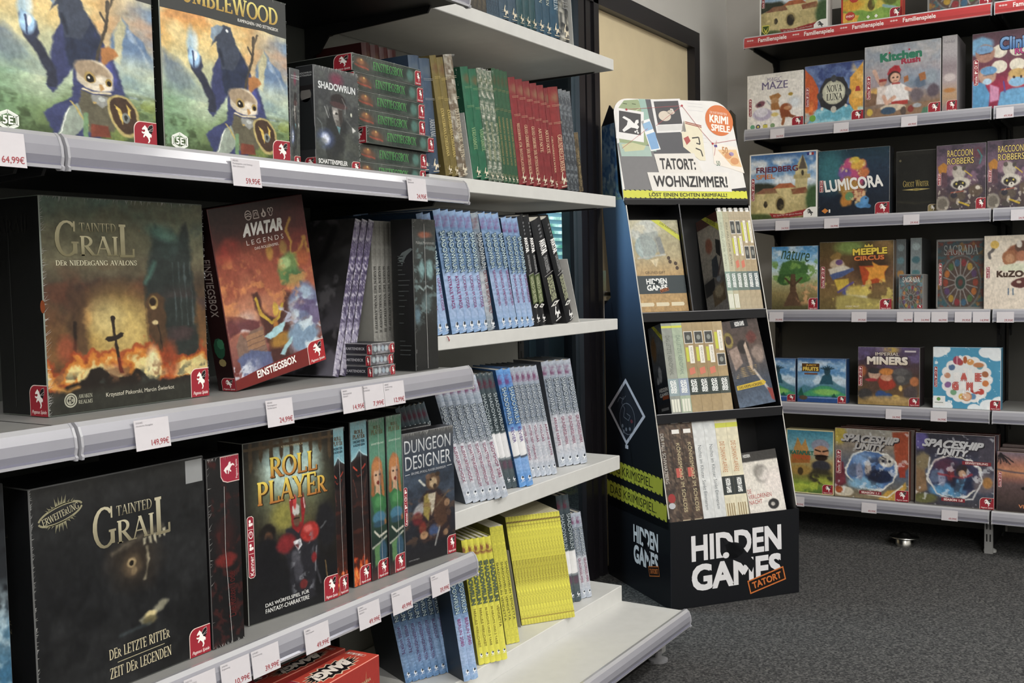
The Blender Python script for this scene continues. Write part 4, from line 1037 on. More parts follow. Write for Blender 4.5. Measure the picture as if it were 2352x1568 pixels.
def owl_box(label, F, seed):
    t, cv = game_box(label, F, .065, '#20231f', '#6d7668', art_owl(190))
    mb = MB()
    cv.poly(mb, [(.003, .003), (.997, .003), (.997, .218), (.86, .213), (.8, .205), (.6, .213), (.3, .208), (.003, .214)], '#3b3d3c', 3)
    cv.text(mb, 'HUMBLEWOOD', (.07, .05, .925, .155), '#e9df7a', 'r', b=.03, lay=5, c2='#b58d38')
    cv.text(mb, 'KAMPAGNEN- UND SETTINGBOX', (.585, .168, .925, .188), '#e6e4dc', b=.02, lay=5)
    mb.obj('title_lettering', M_ink, t)
    mb = MB(); hxp = lambda r: [(.108 + r * math.sin(a), .925 + r * .72 * math.cos(a)) for a in np.arange(6) * math.pi / 3]
    P_ = hxp(.062); cv.line(mb, P_ + P_[:1], .0028, '#e6ebe2', 4); P_ = hxp(.05); cv.line(mb, P_ + P_[:1], .0015, '#e6ebe2', 4)
    cv.text(mb, '5E', (.08, .905, .136, .945), '#eef2ea', b=.03, lay=5)
    for a in range(6): cv.line(mb, [hxp(.05)[a], hxp(.036)[a]], .0012, '#e6ebe2', 4)
    mb.obj('rules_emblem', M_ink, t)
    badge(t, cv, .845, .845, .998, .998); film(t, cv, 40, 'trl', seed)
    return t
Fb = fit((378, 328), (667, 363), (366, -76), ZU, Y=1.357)
owl_box('second owl box on the upper shelf, with a dark band of gold lettering', Fb, 2)
Fa = list(fit((0, 288), (361, 325), (-8, -110), ZU, Y=1.357)); Fa[3] = Fb[3]; xr = Fa[0][0] + Fa[2]; Fa[2] = Fb[2]; Fa[0] = np.array([xr - Fb[2], Fa[0][1], Fa[0][2]]); Fa[4] = 0.0
owl_box('leftmost owl box on the upper grey shelf, its title cut off above', Fa, 3)

# ---- small dark box with a bearded man in a hat, and the same box behind it showing its narrow side
def art_hat(nx, asp=.47):
    P = Pt(nx, asp).bg((0, '#4f5254'), (.3, '#3a3d40'), (.6, '#3b3f3f'), (1, '#3c423f'))
    P.cl('#5b605c', 4, .55, .2, 3, .6).E(.5, .1, .14, .06, '#7a3048', 1, .9)
    P.G([(.30, .40), (.42, .34), (.60, .40), (.72, .52), (.66, .75), (.55, .98), (.25, .98), (.2, .62)], '#26292b', .05, .9, .05)
    P.E(.53, .30, .17, .065, '#2a2526', .2).E(.54, .345, .20, .03, '#4a3334', .25, 1, 8).L([(.62, .27), (.70, .34), (.68, .42)], .012, '#a9aaa8', .02, .8)
    P.G([(.38, .37), (.60, .38), (.62, .48), (.55, .57), (.47, .55), (.40, .46)], '#8d8a85', .03).G([(.52, .38), (.62, .39), (.63, .50), (.55, .56)], '#3b3634', .03).E(.47, .43, .05, .01, '#2d2a28', .4, 1, 10).G([(.46, .49), (.56, .50), (.54, .58), (.49, .57)], '#5a5652', .02).E(.43, .42, .03, .02, '#c3bfb8', .5)
    P.G([(.48, .55), (.57, .56), (.54, .63)], '#5f8c94', .015).E(.22, .69, .17, .08, '#4a5f9c', 1, .8).E(.22, .69, .09, .05, '#dfe6fb', .9)
    P.L([(.22, .38), (.30, .48)], .018, '#b9bab8', .02, .8).L([(.27, .36), (.33, .46)], .012, '#9a9b99', .02, .7).E(.83, .42, .02, .02, '#c9cbb8', .4).L([(.72, .48), (.88, .57)], .012, '#6c6d6c', .01).G([(.84, .54), (.93, .57), (.85, .60)], '#c9cac6', .01).L([(.04, .50), (.14, .55), (.16, .66)], .010, '#8f9da3', .02, .7)
    P.cl('#4a4f46', 5, .55, .2, 14, .6, 1, P.band(.6, 1.1, .2)).grain(.15, 25)
    return P
def hat_box(label, F, full, d=.045):
    t, cv = game_box(label, F, d, '#2b2d30', '#5b5e60', art_hat(64) if full else art_hat(20, .13))
    mb = MB()
    if full:
        cv.text(mb, 'SHADOWRUN', (.09, .145, .93, .215), '#d6dadb', b=.03, lay=5)
        cv.text(mb, 'SCHATTENSPIELER', (.05, .885, .70, .93), '#e6e6e4', b=.03, lay=5); cv.text(mb, 'BEGEGNUNGEN IN DER SECHSTEN WELT', (.05, .945, .70, .966), '#d4d4d2', b=.02, lay=5)
    else:
        cv.text(mb, 'SHADOWRUN', (.1, .07, .9, .085), '#c6cacb', lay=5); cv.text(mb, 'SCHATTENSPIELER', (.1, .095, .9, .108), '#c6cacb', lay=5)
    mb.obj('title_lettering', M_ink, t)
    badge(t, cv, *((.80, .875, .998, .998) if full else (.35, .88, .99, .998)))
    S = left(d, F[3]); mb = MB()
    S.text(mb, 'SHADOWRUN', (.1, .065, .92, .082), '#c6cacb', lay=5); S.text(mb, 'SCHATTENSPIELER', (.1, .09, .92, .105), '#c6cacb', lay=5)
    S.ell(mb, .55, .28, .3, .07, '#6f6c68', 2); S.rect(mb, .1, .19, .95, .235, '#211e1f', 3); S.poly(mb, [(.2, .33), (.8, .31), (1, .6), (1, .8), (0, .8), (0, .5)], '#1f2224', 2)
    mb.obj('side_print', M_ink, t); badge(t, S, .40, .875, .998, .998)
    if full: film(t, cv, 60, 'tr', 5, .03)
    return t
Fh = fit((726, 370), (827, 383), (720, 148), ZU, Y=1.360)
hat_box('small shrink-wrapped box with a bearded man in a hat and a blue glow', Fh, True)
Fg = fit((667, 360), (690, 362), (665, 156), ZU, Y=1.362)
hat_box('narrow dark box squeezed between the second owl box and the hat man box', Fg, False)

# ---- stack of seven starter boxes lying flat
Fs = fit((822, 398), (985, 412), (814, 121), ZU, Y=1.405)
O, yaw, w, h, _ = Fs; hh = h / 7; w = 0.232
def art_dragon(nx, asp):
    P = Pt(nx, asp).bg((0, '#403f3a'), (.4, '#3d4640'), (1, '#2c3833'), ax='u').cl('#4a554c', 6, .55, .2, 3, .7).cl('#20302a', 5, .6, .15, 9, .7)
    P.E(.13, .5, .09, .28, '#6a4432', .7, .85, 6, .9).E(.11, .40, .05, .16, '#96603c', .6, .8, 0, .9).L([(.04, .62), (.12, .72), (.22, .78)], .012, '#b34432', .01, .9).E(.13, .30, .012, .05, '#d6b25a', .4).E(.83, .5, .05, .38, '#4f8076', .6, .8, 0, .4).grain(.2, 20)
    return P
DR = art_dragon(84, w / hh)
PLC = ['lowest', 'second lowest', 'third lowest', 'middle', 'third highest', 'second highest', 'topmost']
OFF = [0, .004, .018, .002, .001, -.003, -.010]
for i in range(7):
    F_ = (np.array([O[0] + OFF[i] * .9, O[1] - (.012 if i == 2 else 0), ZU + .0006 + i * hh]), yaw, w, hh * .975, 0)
    t, cv = game_box(f'{PLC[i]} flat dark box with green lettering in the stack of seven', F_, .30, '#141715', '#7d827c', DR, group='flat boxes with green lettering stacked on the upper shelf')
    mb = MB(); cv.text(mb, 'EINSTIEGSBOX', (.29, .24, .72, .74), '#5fae5c', 'r', b=.0, lay=5, c2='#3a8444'); mb.obj('title_lettering', M_ink, t)
    badge(t, cv, .905, .10, .998, .998); badge(t, left(.30, hh * .975), .84, .04, .998, .998)
    film(t, cv, 10, 'lrt', i, .02)

# ---- the large box with the burning sword
def art_sword(nx):
    P = Pt(nx, .76).bg((0, '#5f7a6a'), (.10, '#5d6750'), (.25, '#5a5640'), (.42, '#4a3a2c'), (.55, '#6a4a2a'), (.75, '#8a5a2c'), (.86, '#4a3222'), (1, '#35342c'), wob=.15)
    P.cl('#6f9a86', 3, .5, .3, 2, .8, 1, np.clip((P.u - .45) * 2, 0, 1) * P.band(-.1, .22, .15)).cl('#7c7656', 4, .55, .25, 6, .7, 1, P.band(-.1, .38, .2))
    P.G([(.12, .40), (.30, .37), (.62, .40), (.72, .50), (.70, .56), (.30, .55), (.10, .56)], '#4a3226', .06, .9, .08).cl('#6d3a26', 5, .55, .2, 8, .7, 1, P.band(.34, .56, .1))
    P.E(.42, .68, .24, .22, '#c9a24c', .9, .95).E(.45, .62, .16, .12, '#ddbd68', .8, .9).E(.34, .56, .1, .08, '#e3cd84', .9, .6).E(.22, .56, .04, .04, '#f0b45c', .8, .8)
    # columns and dark hooded colossus on the right
    P.G([(.60, .58), (.585, .40), (.62, .34), (.65, .20), (.645, .14), (.68, .11), (.74, .17), (.80, .19), (.83, .14), (.88, .10), (.90, .20), (.93, .50), (.95, .92), (.64, .92), (.66, .70)], '#273230', .03, .95, .05)
    P.cl('#3f5650', 7, .56, .15, 11, .7, 1, np.clip((P.u - .6) * 6, 0, 1) * P.band(.12, .45, .08)).cl('#4f3a3a', 9, .58, .15, 17, .8, .5, np.clip((P.u - .62) * 6, 0, 1) * P.band(.45, .85, .1))
    P.E(.715, .155, .09, .03, '#6fb8a0', 1, .5, 20).L([(.66, .30), (.63, .36), (.60, .40)], .02, '#5fa590', .03, .6)
    for x in (.78, .82, .86, .90): P.L([(x, .30), (x + .015, .62)], .006, '#6c7f82', .01, .5, .02)
    P.G([(.59, .50), (.62, .455), (.67, .45), (.71, .48), (.72, .60), (.74, .85), (.62, .86), (.60, .62)], '#5a3f27', .02, 1, .04).E(.645, .50, .030, .035, '#a8894a', .3).E(.64, .495, .022, .020, '#2a1c12', .5).E(.645, .525, .015, .010, '#cdb06a', .5).L([(.60, .53), (.61, .85)], .008, '#8d6a3a', .01).L([(.66, .59), (.70, .75)], .006, '#241a14', .01).E(.65, .60, .02, .012, '#dcc488', .5)
    P.G([(.14, .42), (.22, .45), (.23, .56), (.27, .90), (.10, .92)], '#4e3524', .04, .8, .05).L([(.165, .58), (.155, .70), (.165, .78)], .018, '#2b1c14', .01).E(.16, .76, .05, .05, '#b8552a', .6, .9, 0, .5).E(.11, .70, .05, .06, '#a84a2c', .8, .8, 0, .6)
    # fire
    f = P.fbm(8, 5, 1.4)
    k = np.clip((P.v - .62) / .24, 0, 1) * np.clip((.97 - P.v) / .12, 0, 1)
    for q, c, a in ((.50, '#b8471c', .9), (.66, '#ea8a2a', .95), (.84, '#ffe08a', 1)): P.mix(c, (k + (f - .5) * 1.1 + np.exp(-((P.u - .62) / .10) ** 2) * .25 + np.exp(-((P.u - .28) / .14) ** 2) * .12 - q) / .12, a)
    P.E(.63, .79, .045, .07, '#ffedae', .8, .95, 0, .5).E(.33, .83, .10, .035, '#ffe9a6', .9, .8)
    P.E(.74, .80, .05, .10, '#b8441e', .9, .8, 0, .7)
    P.G([(.0, .97), (.06, .89), (.15, .87), (.22, .83), (.28, .80), (.34, .83), (.40, .855), (.47, .845), (.53, .82), (.58, .86), (.66, .89), (.76, .89), (.84, .88), (1, .93), (1, 1), (0, 1)], '#241b15', .015, 1, .05)
    P.cl('#8a5b3a', 10, .6, .08, 23, .7, 1, P.band(.80, .87, .03)).cl('#3f4a44', 12, .6, .1, 29, .6, 1, P.band(.82, .9, .03)).L([(.03, .87), (.10, .90), (.17, .885)], .014, '#f2a544', .02, .9, .04)
    # the sword
    P.G([(.375, .575), (.395, .575), (.40, .66), (.437, .835), (.415, .835), (.385, .66)], '#2b2018', .006).G([(.335, .668), (.35, .655), (.39, .655), (.43, .64), (.447, .645), (.44, .66), (.40, .675), (.355, .682)], '#2b2018', .006).E(.385, .568, .015, .012, '#2b2018', .2).G([(.405, .76), (.425, .76), (.437, .835), (.415, .835)], '#a8301c', .02, .8)
    P.mix('#33342c', P.band(.905, 1.1, .05), .95).grain(.14, 20).grain(.1, 55, 3)
    P.img *= .84
    return P
Fgr = fit((112, 960), (481, 912), (92, 448), ZM)
t, cv = game_box('tall game box with a burning sword in a ruined hall, middle grey shelf', Fgr, .118, '#0e0f0f', '#7f8a80', art_sword(230), edgew=.0016)
def grail_title(mb, cv, r, c, c2):
    a = cv.sub(*r)
    a.text(mb, 'G', (0, .0, .285, 1), c, 'r', .0, 6, c2=c2); a.text(mb, 'RAI', (.30, .42, .78, .97), c, 'r', .0, 6, c2=c2); a.text(mb, 'L', (.80, .06, 1.0, 1.02), c, 'r', .02, 6, c2=c2)
    a.text(mb, 'TAINTED', (.30, .05, .76, .30), c, 'r', -.01, 6, c2=c2)
mb = MB(); grail_title(mb, cv, (.075, .11, .535, .275), '#cfc69c', '#6f6848'); cv.text(mb, 'DEr NIEDErGANG AVALONS', (.075, .292, .545, .316), '#c9c4a4', 'r', .0, 6)
cv.text(mb, 'Krzysztof Piskorski, Marcin Świerkot', (.325, .912, .755, .945), '#cfcab6', lay=6)
mb.obj('title_lettering', M_ink, t)
mb = MB(); b = cv.sub(.09, .905, .155, .965)
for rr in (.5, .33): p = [(.5 + rr * math.cos(a), .5 + rr * math.sin(a)) for a in np.linspace(0, 2 * math.pi, 25)]; b.line(mb, p, .0022, '#a9a893', 4)
for a in (0, 2.1, 4.2): b.ell(mb, .5 + .17 * math.cos(a), .5 + .17 * math.sin(a), .13, .13, '#8d8c7a', 4, 12)
cv.text(mb, 'AWAKEN', (.165, .912, .245, .930), '#a9a893', 'r', lay=5); cv.text(mb, 'REALMS', (.165, .938, .245, .956), '#a9a893', 'r', lay=5); mb.obj('studio_emblem', M_ink, t)
badge(t, cv, .872, .85, .998, .998)
S = left(.118, Fgr[3]); badge(t, S, .62, .855, .998, .998)
mb = MB(); S.text(mb, 'GRAIL', (.1, .10, .8, .16), '#1f1f1d', 'r', .02, 5); S.line(mb, [(.32, .08), (.33, .96)], .001, '#3a3c3a', 4); S.ell(mb, .99, .5, .05, .03, '#a8502a', 3, 12); mb.obj('side_lettering', M_ink, t)
film(t, cv, 150, 'tlr', 8, .028)

# ---- red starter box leaning to the left; its heroes are left out, the fire, the ships and the water stay
def art_elements(nx):
    P = Pt(nx, .55).bg((0, '#33201e'), (.14, '#5a2320'), (.25, '#8a3a2a'), (.45, '#b0563a'), (.62, '#b86a4c'), (.8, '#9a5a50'), (.9, '#7a3a34'), (1, '#8a2420'), wob=.12)
    P.cl('#3c2422', 3, .5, .3, 4, .8, 1, P.band(-.1, .2, .15) * np.clip(1 - P.u * .6, 0, 1)).mix('#8a1f22', np.clip((P.u - .6) * 2.2, 0, 1) * P.band(.02, .35, .2), .6)
    P.E(.14, .24, .10, .07, '#a8342a', .6, .8, 30, .5).E(.28, .40, .16, .16, '#a04a36', .6, .7, 0, .4).E(.30, .46, .13, .09, '#c0704e', .6, .6, 0, .4).L([(.14, .20), (.20, .30), (.34, .38), (.40, .50)], .05, '#8a3a2c', .06, .8, .06).E(.28, .58, .26, .07, '#d08a66', .9, .7)
    # swirling ribbons of flame, leaf, water
    P.L([(.82, .12), (.76, .19), (.80, .26), (.77, .34), (.85, .40)], .03, '#d9a03c', .015, 1, .03).L([(.78, .34), (.88, .32), (.95, .25), (.98, .33)], .05, '#c98a34', .02, 1, .05).E(.90, .36, .08, .05, '#b0552c', .5, 1, 0, .5).E(.55, .29, .05, .05, '#c08a34', .5, .9, 0, .8).E(.70, .28, .045, .045, '#b58a3e', .5, .9, 0, .8)
    P.E(.73, .40, .11, .09, '#6f8f4a', .4, 1, 15, .5).E(.70, .37, .06, .035, '#a3c27a', .5, 1, 0, .5).E(.77, .46, .12, .05, '#4a7a44', .6, .9, 0, .5)
    P.G([(.30, .50), (.36, .50), (.40, .62), (.52, .68), (.60, .62), (.62, .50), (.72, .55), (.66, .74), (.62, .95), (.42, .95), (.36, .70)], '#4a2622', .03, .9, .05)
    P.L([(.33, .53), (.36, .62), (.46, .69), (.54, .67), (.60, .60)], .03, '#c9a52e', .01, 1, .02).E(.52, .62, .03, .04, '#d9b03a', .5, 1, 0, .5).E(.50, .72, .03, .05, '#c07a2c', .5, .9, 0, .5).E(.53, .80, .12, .045, '#b5802c', .5, .95, 0, .4)
    P.cl('#e6e0e2', 5, .5, .2, 13, .9, 1, np.clip((.36 - P.u) * 5, 0, 1) * P.band(.60, .76, .06)).G([(.0, .58), (.10, .60), (.34, .66), (.32, .72), (.14, .68), (.0, .72)], '#6a2f34', .02, .9, .04)
    P.G([(.06, .76), (.12, .70), (.17, .74), (.22, .70), (.36, .69), (.37, .88), (.08, .93)], '#8a6a5a', .01).G([(.17, .72), (.36, .71), (.36, .80), (.18, .82)], '#a87a58', .01)
    for v in (.74, .77, .80, .83): P.L([(.17, v + .01), (.36, v)], .006, '#6a4a44', .005)
    P.G([(.06, .84), (.20, .80), (.40, .85), (.40, .92), (.08, .95)], '#5a6a9c', .02, .9, .05).cl('#dfe6f2', 9, .56, .1, 19, .9, 1, np.clip((.3 - P.u) * 6, 0, 1) * P.band(.86, .95, .03))
    P.E(.85, .62, .17, .11, '#6f7ea8', .3, .95, 0, .5).E(.86, .58, .10, .05, '#a9c3dc', .5, .9, 20, .6).E(.80, .82, .18, .10, '#7fa3c4', .4, .95, 0, .6).cl('#d5e8f2', 8, .55, .12, 27, .9, 1, np.clip((P.u - .58) * 6, 0, 1) * P.band(.60, .92, .05)).cl('#5d4a7a', 6, .58, .12, 33, .8, 1, np.clip((P.u - .6) * 6, 0, 1) * P.band(.55, .78, .05))
    P.L([(.56, .62), (.66, .66), (.62, .70), (.72, .72)], .03, '#c3cbe6', .02, .9, .08).G([(.36, .755), (.48, .72), (.60, .70), (.56, .76), (.42, .775)], '#a9d9e2', .012, 1, .03).G([(.50, .88), (.58, .83), (.66, .80), (.64, .84), (.54, .89)], '#a9d9e2', .012, 1, .03)
    P.cl('#f09a50', 7, .62, .1, 37, .6, 1, P.band(.3, .6, .1)).grain(.08, 30)
    P.G([(0, .945), (.30, .92), (1, .885), (1, 1), (0, 1)], '#85231f', .006)
    P.img *= .90
    return P
Fav = fit((544, 900), (753, 871), (475, 481), ZM)
t, cv = game_box('red starter box leaning to the left with flames, ships and blue water on its front', Fav, .048, '#3a1416', '#5a2020', art_elements(150), sides={'-x': '#241112', '+x': '#a8322a'})
mb = MB()
cv.text(mb, 'AVATAR', (.30, .112, .745, .185), '#f2efea', b=.05, lay=6, skew=.05); cv.text(mb, 'L E G E N D S', (.325, .205, .72, .232), '#e9e0d8', lay=6); cv.text(mb, 'DAS ROLLENSPIEL', (.40, .248, .66, .264), '#e6d6cc', b=.02, lay=6)
for k, u in enumerate((.385, .465, .545, .62)):
    e = cv.sub(u - .032, .045, u + .032, .095)
    p = [(.5 + .5 * math.cos(a), .5 + .5 * math.sin(a)) for a in np.linspace(0, 2 * math.pi, 19)]
    if k == 0: e.line(mb, p, .0016, '#d9c9c0', 5); e.line(mb, [(.1, .4), (.5, .3), (.9, .45)], .0016, '#d9c9c0', 5); e.line(mb, [(.1, .65), (.5, .55), (.9, .7)], .0016, '#d9c9c0', 5)
    elif k == 1: e.line(mb, [(.05, .95), (.15, .1), (.8, .1), (.95, .95), (.05, .95)], .0016, '#d9c9c0', 5); e.line(mb, [(.3, .7), (.35, .35), (.65, .35), (.7, .7)], .0016, '#d9c9c0', 5)
    elif k == 2: e.poly(mb, [(.5, -.05), (.72, .35), (.9, .5), (.85, .85), (.5, 1), (.15, .85), (.1, .5), (.35, .4)], '#d9c9c0', 5); e.poly(mb, [(.5, .4), (.68, .65), (.55, .85), (.32, .75)], '#40201e', 6)
    else:
        for a, b_ in ((.3, .3), (.7, .3), (.5, .7)): e.line(mb, [(a + .26 * math.cos(q), b_ + .24 * math.sin(q)) for q in np.linspace(0, 6.28, 13)], .0016, '#d9c9c0', 5)
cv.text(mb, 'EINSTIEGSBOX', (.225, .918, .655, .962), '#f4efe9', b=.03, lay=6, rot=-3)
mb.obj('title_lettering', M_ink, t)
badge(t, cv, .80, .865, .998, .998, c='#b3252b')
S = left(.048, Fav[3]); mb = MB(); S.text(mb, 'EINSTIEGSBOX', (.30, .27, .72, .585), '#8d7f78', b=.02, lay=5, d='v')
S.ell(mb, .45, .76, .3, .06, '#1f4a34', 3, 9); S.ell(mb, .55, .735, .2, .03, '#2f6a4a', 4, 7); S.ell(mb, .5, .84, .2, .022, '#8a7a4a', 3, 8); mb.obj('side_print', M_ink, t)
badge(t, S, .25, .925, .998, .998)

# ---- small card boxes stacked in front of the grey spines
Fc = fit((855, 867), (906, 862), (852, 789), ZM)
O, yaw, w, h, _ = Fc; hh = h / 3
P = Pt(40, w / hh).bg((0, '#4b4a50'), (1, '#5d5a60'), ax='u').cl('#85858c', 6, .55, .15, 3)
for k in range(5): P.E(.14 + .17 * k, .5, .075, .3, ('#9fb0b5', '#b3bcc2', '#97a9b8', '#a9b7bd', '#a5544f')[k], .3, .9, 0, .4)
for i in range(3):
    t, cv = game_box(('lowest', 'middle', 'topmost')[i] + ' silver-wrapped card box in the little stack on the middle shelf', (O + np.array([(.002, .0, -.001)[i], (0, .003, -.002)[i], hh * i]), yaw, w, hh * .96, 0), .092, '#22242c', '#9a9a9c', P, cat='card box', group='card boxes stacked on the middle shelf', name='card_box')
    S = left(.092, hh * .96); mb = MB(); S.text(mb, 'KARTENDECK', (.25, .36, .80, .62), '#b9bac0', b=.02, lay=5); mb.obj('side_lettering', M_ink, t)
    badge(t, S, .86, .1, .998, .998, text=False); badge(t, cv, .80, .12, .998, .998, text=False); film(t, cv, 26, 'lrtb', i + 3, .012)

# ---- black slipcase
def art_slip(nx, asp):
    P = Pt(nx, asp).bg((0, '#3b3e3c'), (.3, '#2b302f'), (.6, '#2a2e2d'), (.7, '#1d1f1f'), (1, '#191a1a')).E(.5, .10, .3, .022, '#8a4a34', .6, .9, 0, .5)
    P.E(.35, .33, .13, .055, '#6f9a9c', .6, .9, 0, .6).E(.70, .33, .16, .06, '#7aa3a4', .6, .9, 0, .6).L([(.2, .44), (.4, .47), (.55, .44), (.8, .46)], .04, '#8ba0a0', .03, .8, .06).E(.55, .55, .2, .06, '#5a7072', .7, .8, 0, .7).cl('#6f8a8c', 8, .6, .1, 7, .6, .6, P.band(.15, .7, .1)).E(.1, .63, .15, .05, '#5f8296', .7, .7, 0, .6).grain(.2, 20)
    return P
Fk = fit((956, 847), (1008, 843), (951, 503), ZM, Y=1.385)
t, cv = game_box('thick black slipcase with a pale ghostly figure on its narrow side, at the shelf end', Fk, .06, '#1c1d1d', '#4a4d4c', art_slip(36, Fk[2] / Fk[3]), cat='slipcase', name='slipcase', m=M_print)
mb = MB(); cv.text(mb, 'Malleus Monstrorum', (.12, .145, .9, .165), '#9a9c98', lay=5)
S = left(.06, Fk[3]); R_ = random.Random(4)
for v in (.24, .26, .28, .30, .33, .36, .40, .43, .47, .50, .53, .57, .62, .68, .80, .83, .86, .89): S.rect(mb, .30, v, .36 + R_.uniform(.1, .5), v + .005, '#4d5252', 4)
S.poly(mb, [(.30, .26), (.5, .22), (.9, .19), (.99, .20), (.7, .24), (.5, .30)], '#5a6363', 4)
mb.obj('lettering', M_ink, t); film(t, cv, 30, 'lrt', 9, .02)
mb = MB(); cv.line(mb, [(.47, .03), (.50, .99)], .0012, '#fff', 12); f_ = mb.obj('film_seam', film_mat(), t)

# ================================================================ lower grey shelf
def art_skull(nx):
    P = Pt(nx, .88).bg((0, '#2a2a29'), (.15, '#1d1e1f'), (.5, '#17181a'), (1, '#141516')).cl('#2a2b2c', 4, .55, .25, 3, .6)
    P.E(.55, .43, .14, .12, '#33291f', .9, .8, 0, .5).E(.53, .45, .06, .055, '#5a4a36', .6, .8, 0, .5).E(.525, .435, .026, .024, '#a08a62', .4).E(.524, .437, .014, .014, '#17120d', .3).E(.54, .475, .018, .022, '#7d694a', .5, .8)
    P.L([(.42, .37), (.55, .33), (.72, .30)], .02, '#6a604e', .03, .8, .04)
    for k in range(5): P.G([(.60 + .03 * k, .335 - .006 * k), (.622 + .03 * k, .33 - .006 * k), (.618 + .03 * k, .365 + .01 * (k % 3) - .006 * k), (.606 + .03 * k, .37 - .006 * k)], '#a39c82', .008)
    P.L([(.625, .38), (.628, .45), (.60, .53)], .012, '#8f866c', .012, .9, .02)
    P.G([(.56, .725), (.62, .69), (.70, .665), (.73, .67), (.70, .70), (.62, .735), (.57, .745)], '#7d7a66', .02, 1, .05).E(.625, .71, .035, .018, '#c4b27a', .6, .9).E(.62, .735, .04, .02, '#6a6140', .5, .9).L([(.44, .765), (.55, .755), (.62, .75)], .012, '#3c464a', .02, .8)
    return P.grain(.2, 25)
YF2 = float(at(485, 1495, 2, ZL)[1])
Ft = fit((87, 1575), (485, 1495), (70, 1125), ZL, Y=YF2)
t, cv = game_box('large black box with a dim skull and gold lettering on the lower shelf', Ft, .12, '#131416', '#5d5e5e', art_skull(150), edgew=.0018)
mb = MB(); grail_title(mb, cv, (.315, .145, .765, .335), '#bdb596', '#7a7257')
cv.text(mb, 'DEr LETZTE RITTEr', (.375, .805, .735, .853), '#c9bd98', 'r', .0, 6, rot=-1); cv.line(mb, [(.42, .878), (.70, .872)], .0012, '#a99f7c', 5); cv.text(mb, 'ZEIT DEr LEGENDEN', (.375, .893, .74, .942), '#c9bd98', 'r', .0, 6, rot=-1)
mb.obj('title_lettering', M_ink, t)
mb = MB(); E_ = cv.sub(.04, .05, .265, .215); c = '#8f8a6a'
for s_, q in ((-1, .30), (1, .70)):
    p = [(.5 + .5 * math.cos(a), .5 + s_ * -.22 * math.sin(a) + (0.5 - .5 * 0) * 0) for a in np.linspace(.12, math.pi - .12, 14)]
    p = [(x, y - (x - .5) * .28) for x, y in p]; E_.line(mb, p, .003, c, 4)
    for k in range(17):
        x = .24 + .52 * k / 16; y0 = .5 - s_ * .22 * math.sin(math.acos(max(-1, min(1, (x - .5) / .5)))) - (x - .5) * .28
        E_.poly(mb, [(x - .02, y0), (x + .02, y0), (x + (k - 8) * .012, y0 - s_ * (.26 if 4 < k < 12 else .10) * (1 if k % 2 else .55))], c, 4)
E_.text(mb, 'ERWEITErUNG', (.07, .41, .93, .60), '#b3ac8a', 'r', .0, 6, rot=-15)
mb.obj('expansion_stamp', M_ink, t)
mb = MB(); cv.rect(mb, .875, .012, .985, .125, '#8d8f90', 4); mb.obj('grey_sticker', M_ink, t)
badge(t, cv, .858, .855, .998, .998)
S = left(.12, Ft[3]); mb = MB(); S.text(mb, 'GRAIL', (.0, .17, .55, .225), '#5a5846', 'r', .0, 5); S.text(mb, 'RITTER', (.05, .59, .55, .61), '#8a8266', 'r', .0, 5); S.text(mb, 'GENDEN', (.05, .63, .55, .65), '#8a8266', 'r', .0, 5); S.text(mb, 'UNG', (.15, .715, .45, .735), '#8a8266', 'r', .0, 5); S.line(mb, [(.1, .70), (.35, .692), (.5, .70)], .002, '#7a745a', 5); S.line(mb, [(.1, .75), (.35, .758), (.5, .75)], .002, '#7a745a', 5); mb.obj('side_lettering', M_ink, t)
film(t, cv, 60, 'l', 4, .012)
Fz = fit((-190, 1640), (31, 1585), (-215, 1152), ZL, Y=YF2)
P = Pt(60, Fz[2] / Fz[3]).bg((0, '#16181c'), (.45, '#1b2026'), (.6, '#4a6f86'), (.75, '#2f5f80'), (.9, '#7f9aa6'), (1, '#33536a'), wob=.3).cl('#a9c0c9', 5, .58, .15, 3, .7).grain(.15)
P.mix('#14161a', P.band(-.2, .42, .1), .9)
t, cv = game_box('black and blue box cut off by the left edge of the view', Fz, .12, '#101214', '#55595c', P)
# black and red box, spine out, above it the red publisher corner
Fr = fit((490, 1497), (563, 1468), (472, 1056), ZL, Y=YF2 - .002)
P = Pt(28, Fr[2] / Fr[3]).bg((0, '#1d1c1d'), (1, '#131214')).E(.5, .55, .32, .04, '#7a221f', .4, .9, 0, .4).E(.5, .42, .3, .09, '#3a1a1a', .8, .7, 0, .6).cl('#4a1c1a', 6, .62, .1, 4, .7, 1).grain(.2)
t, cv = game_box('narrow black box with a dull red seal, right of the skull box', Fr, .28, '#151416', '#4d4c4c', P, edgew=.0012)
mb = MB(); cv.text(mb, 'Die Roten Tode', (.52, .62, .74, .86), '#5a1c1b', b=.0, lay=5, d='^'); mb.obj('spine_lettering', M_ink, t)
mb = MB(); b = cv.sub(.42, .0, 1.0, .145); b.poly(mb, [(0, 0.02), (1, .02), (1, 1), (.35, 1), (.12, .93), (0, .75)], '#e0c4bc', 2); b.poly(mb, [(.03, .05), (.99, .05), (.99, .97), (.36, .97), (.15, .9), (.03, .74)], '#a8243a', 3)
b.poly(mb, [(.15 + .6 * y, .75 - .6 * x) for x, y in HORSE], '#f0e6e2', 5); b.text(mb, 'Pegasus Spiele', (.80, .2, .93, .9), '#f0e6e2', lay=5, d='^'); mb.obj('publisher_badge', M_ink, t)
mb = MB(); cv.line(mb, [(.50, .16), (.47, .5), (.58, .99)], .0010, '#fff', 12); mb.obj('film_seam', film_mat(), t); film(t, cv, 50, 'tlb', 6, .02)

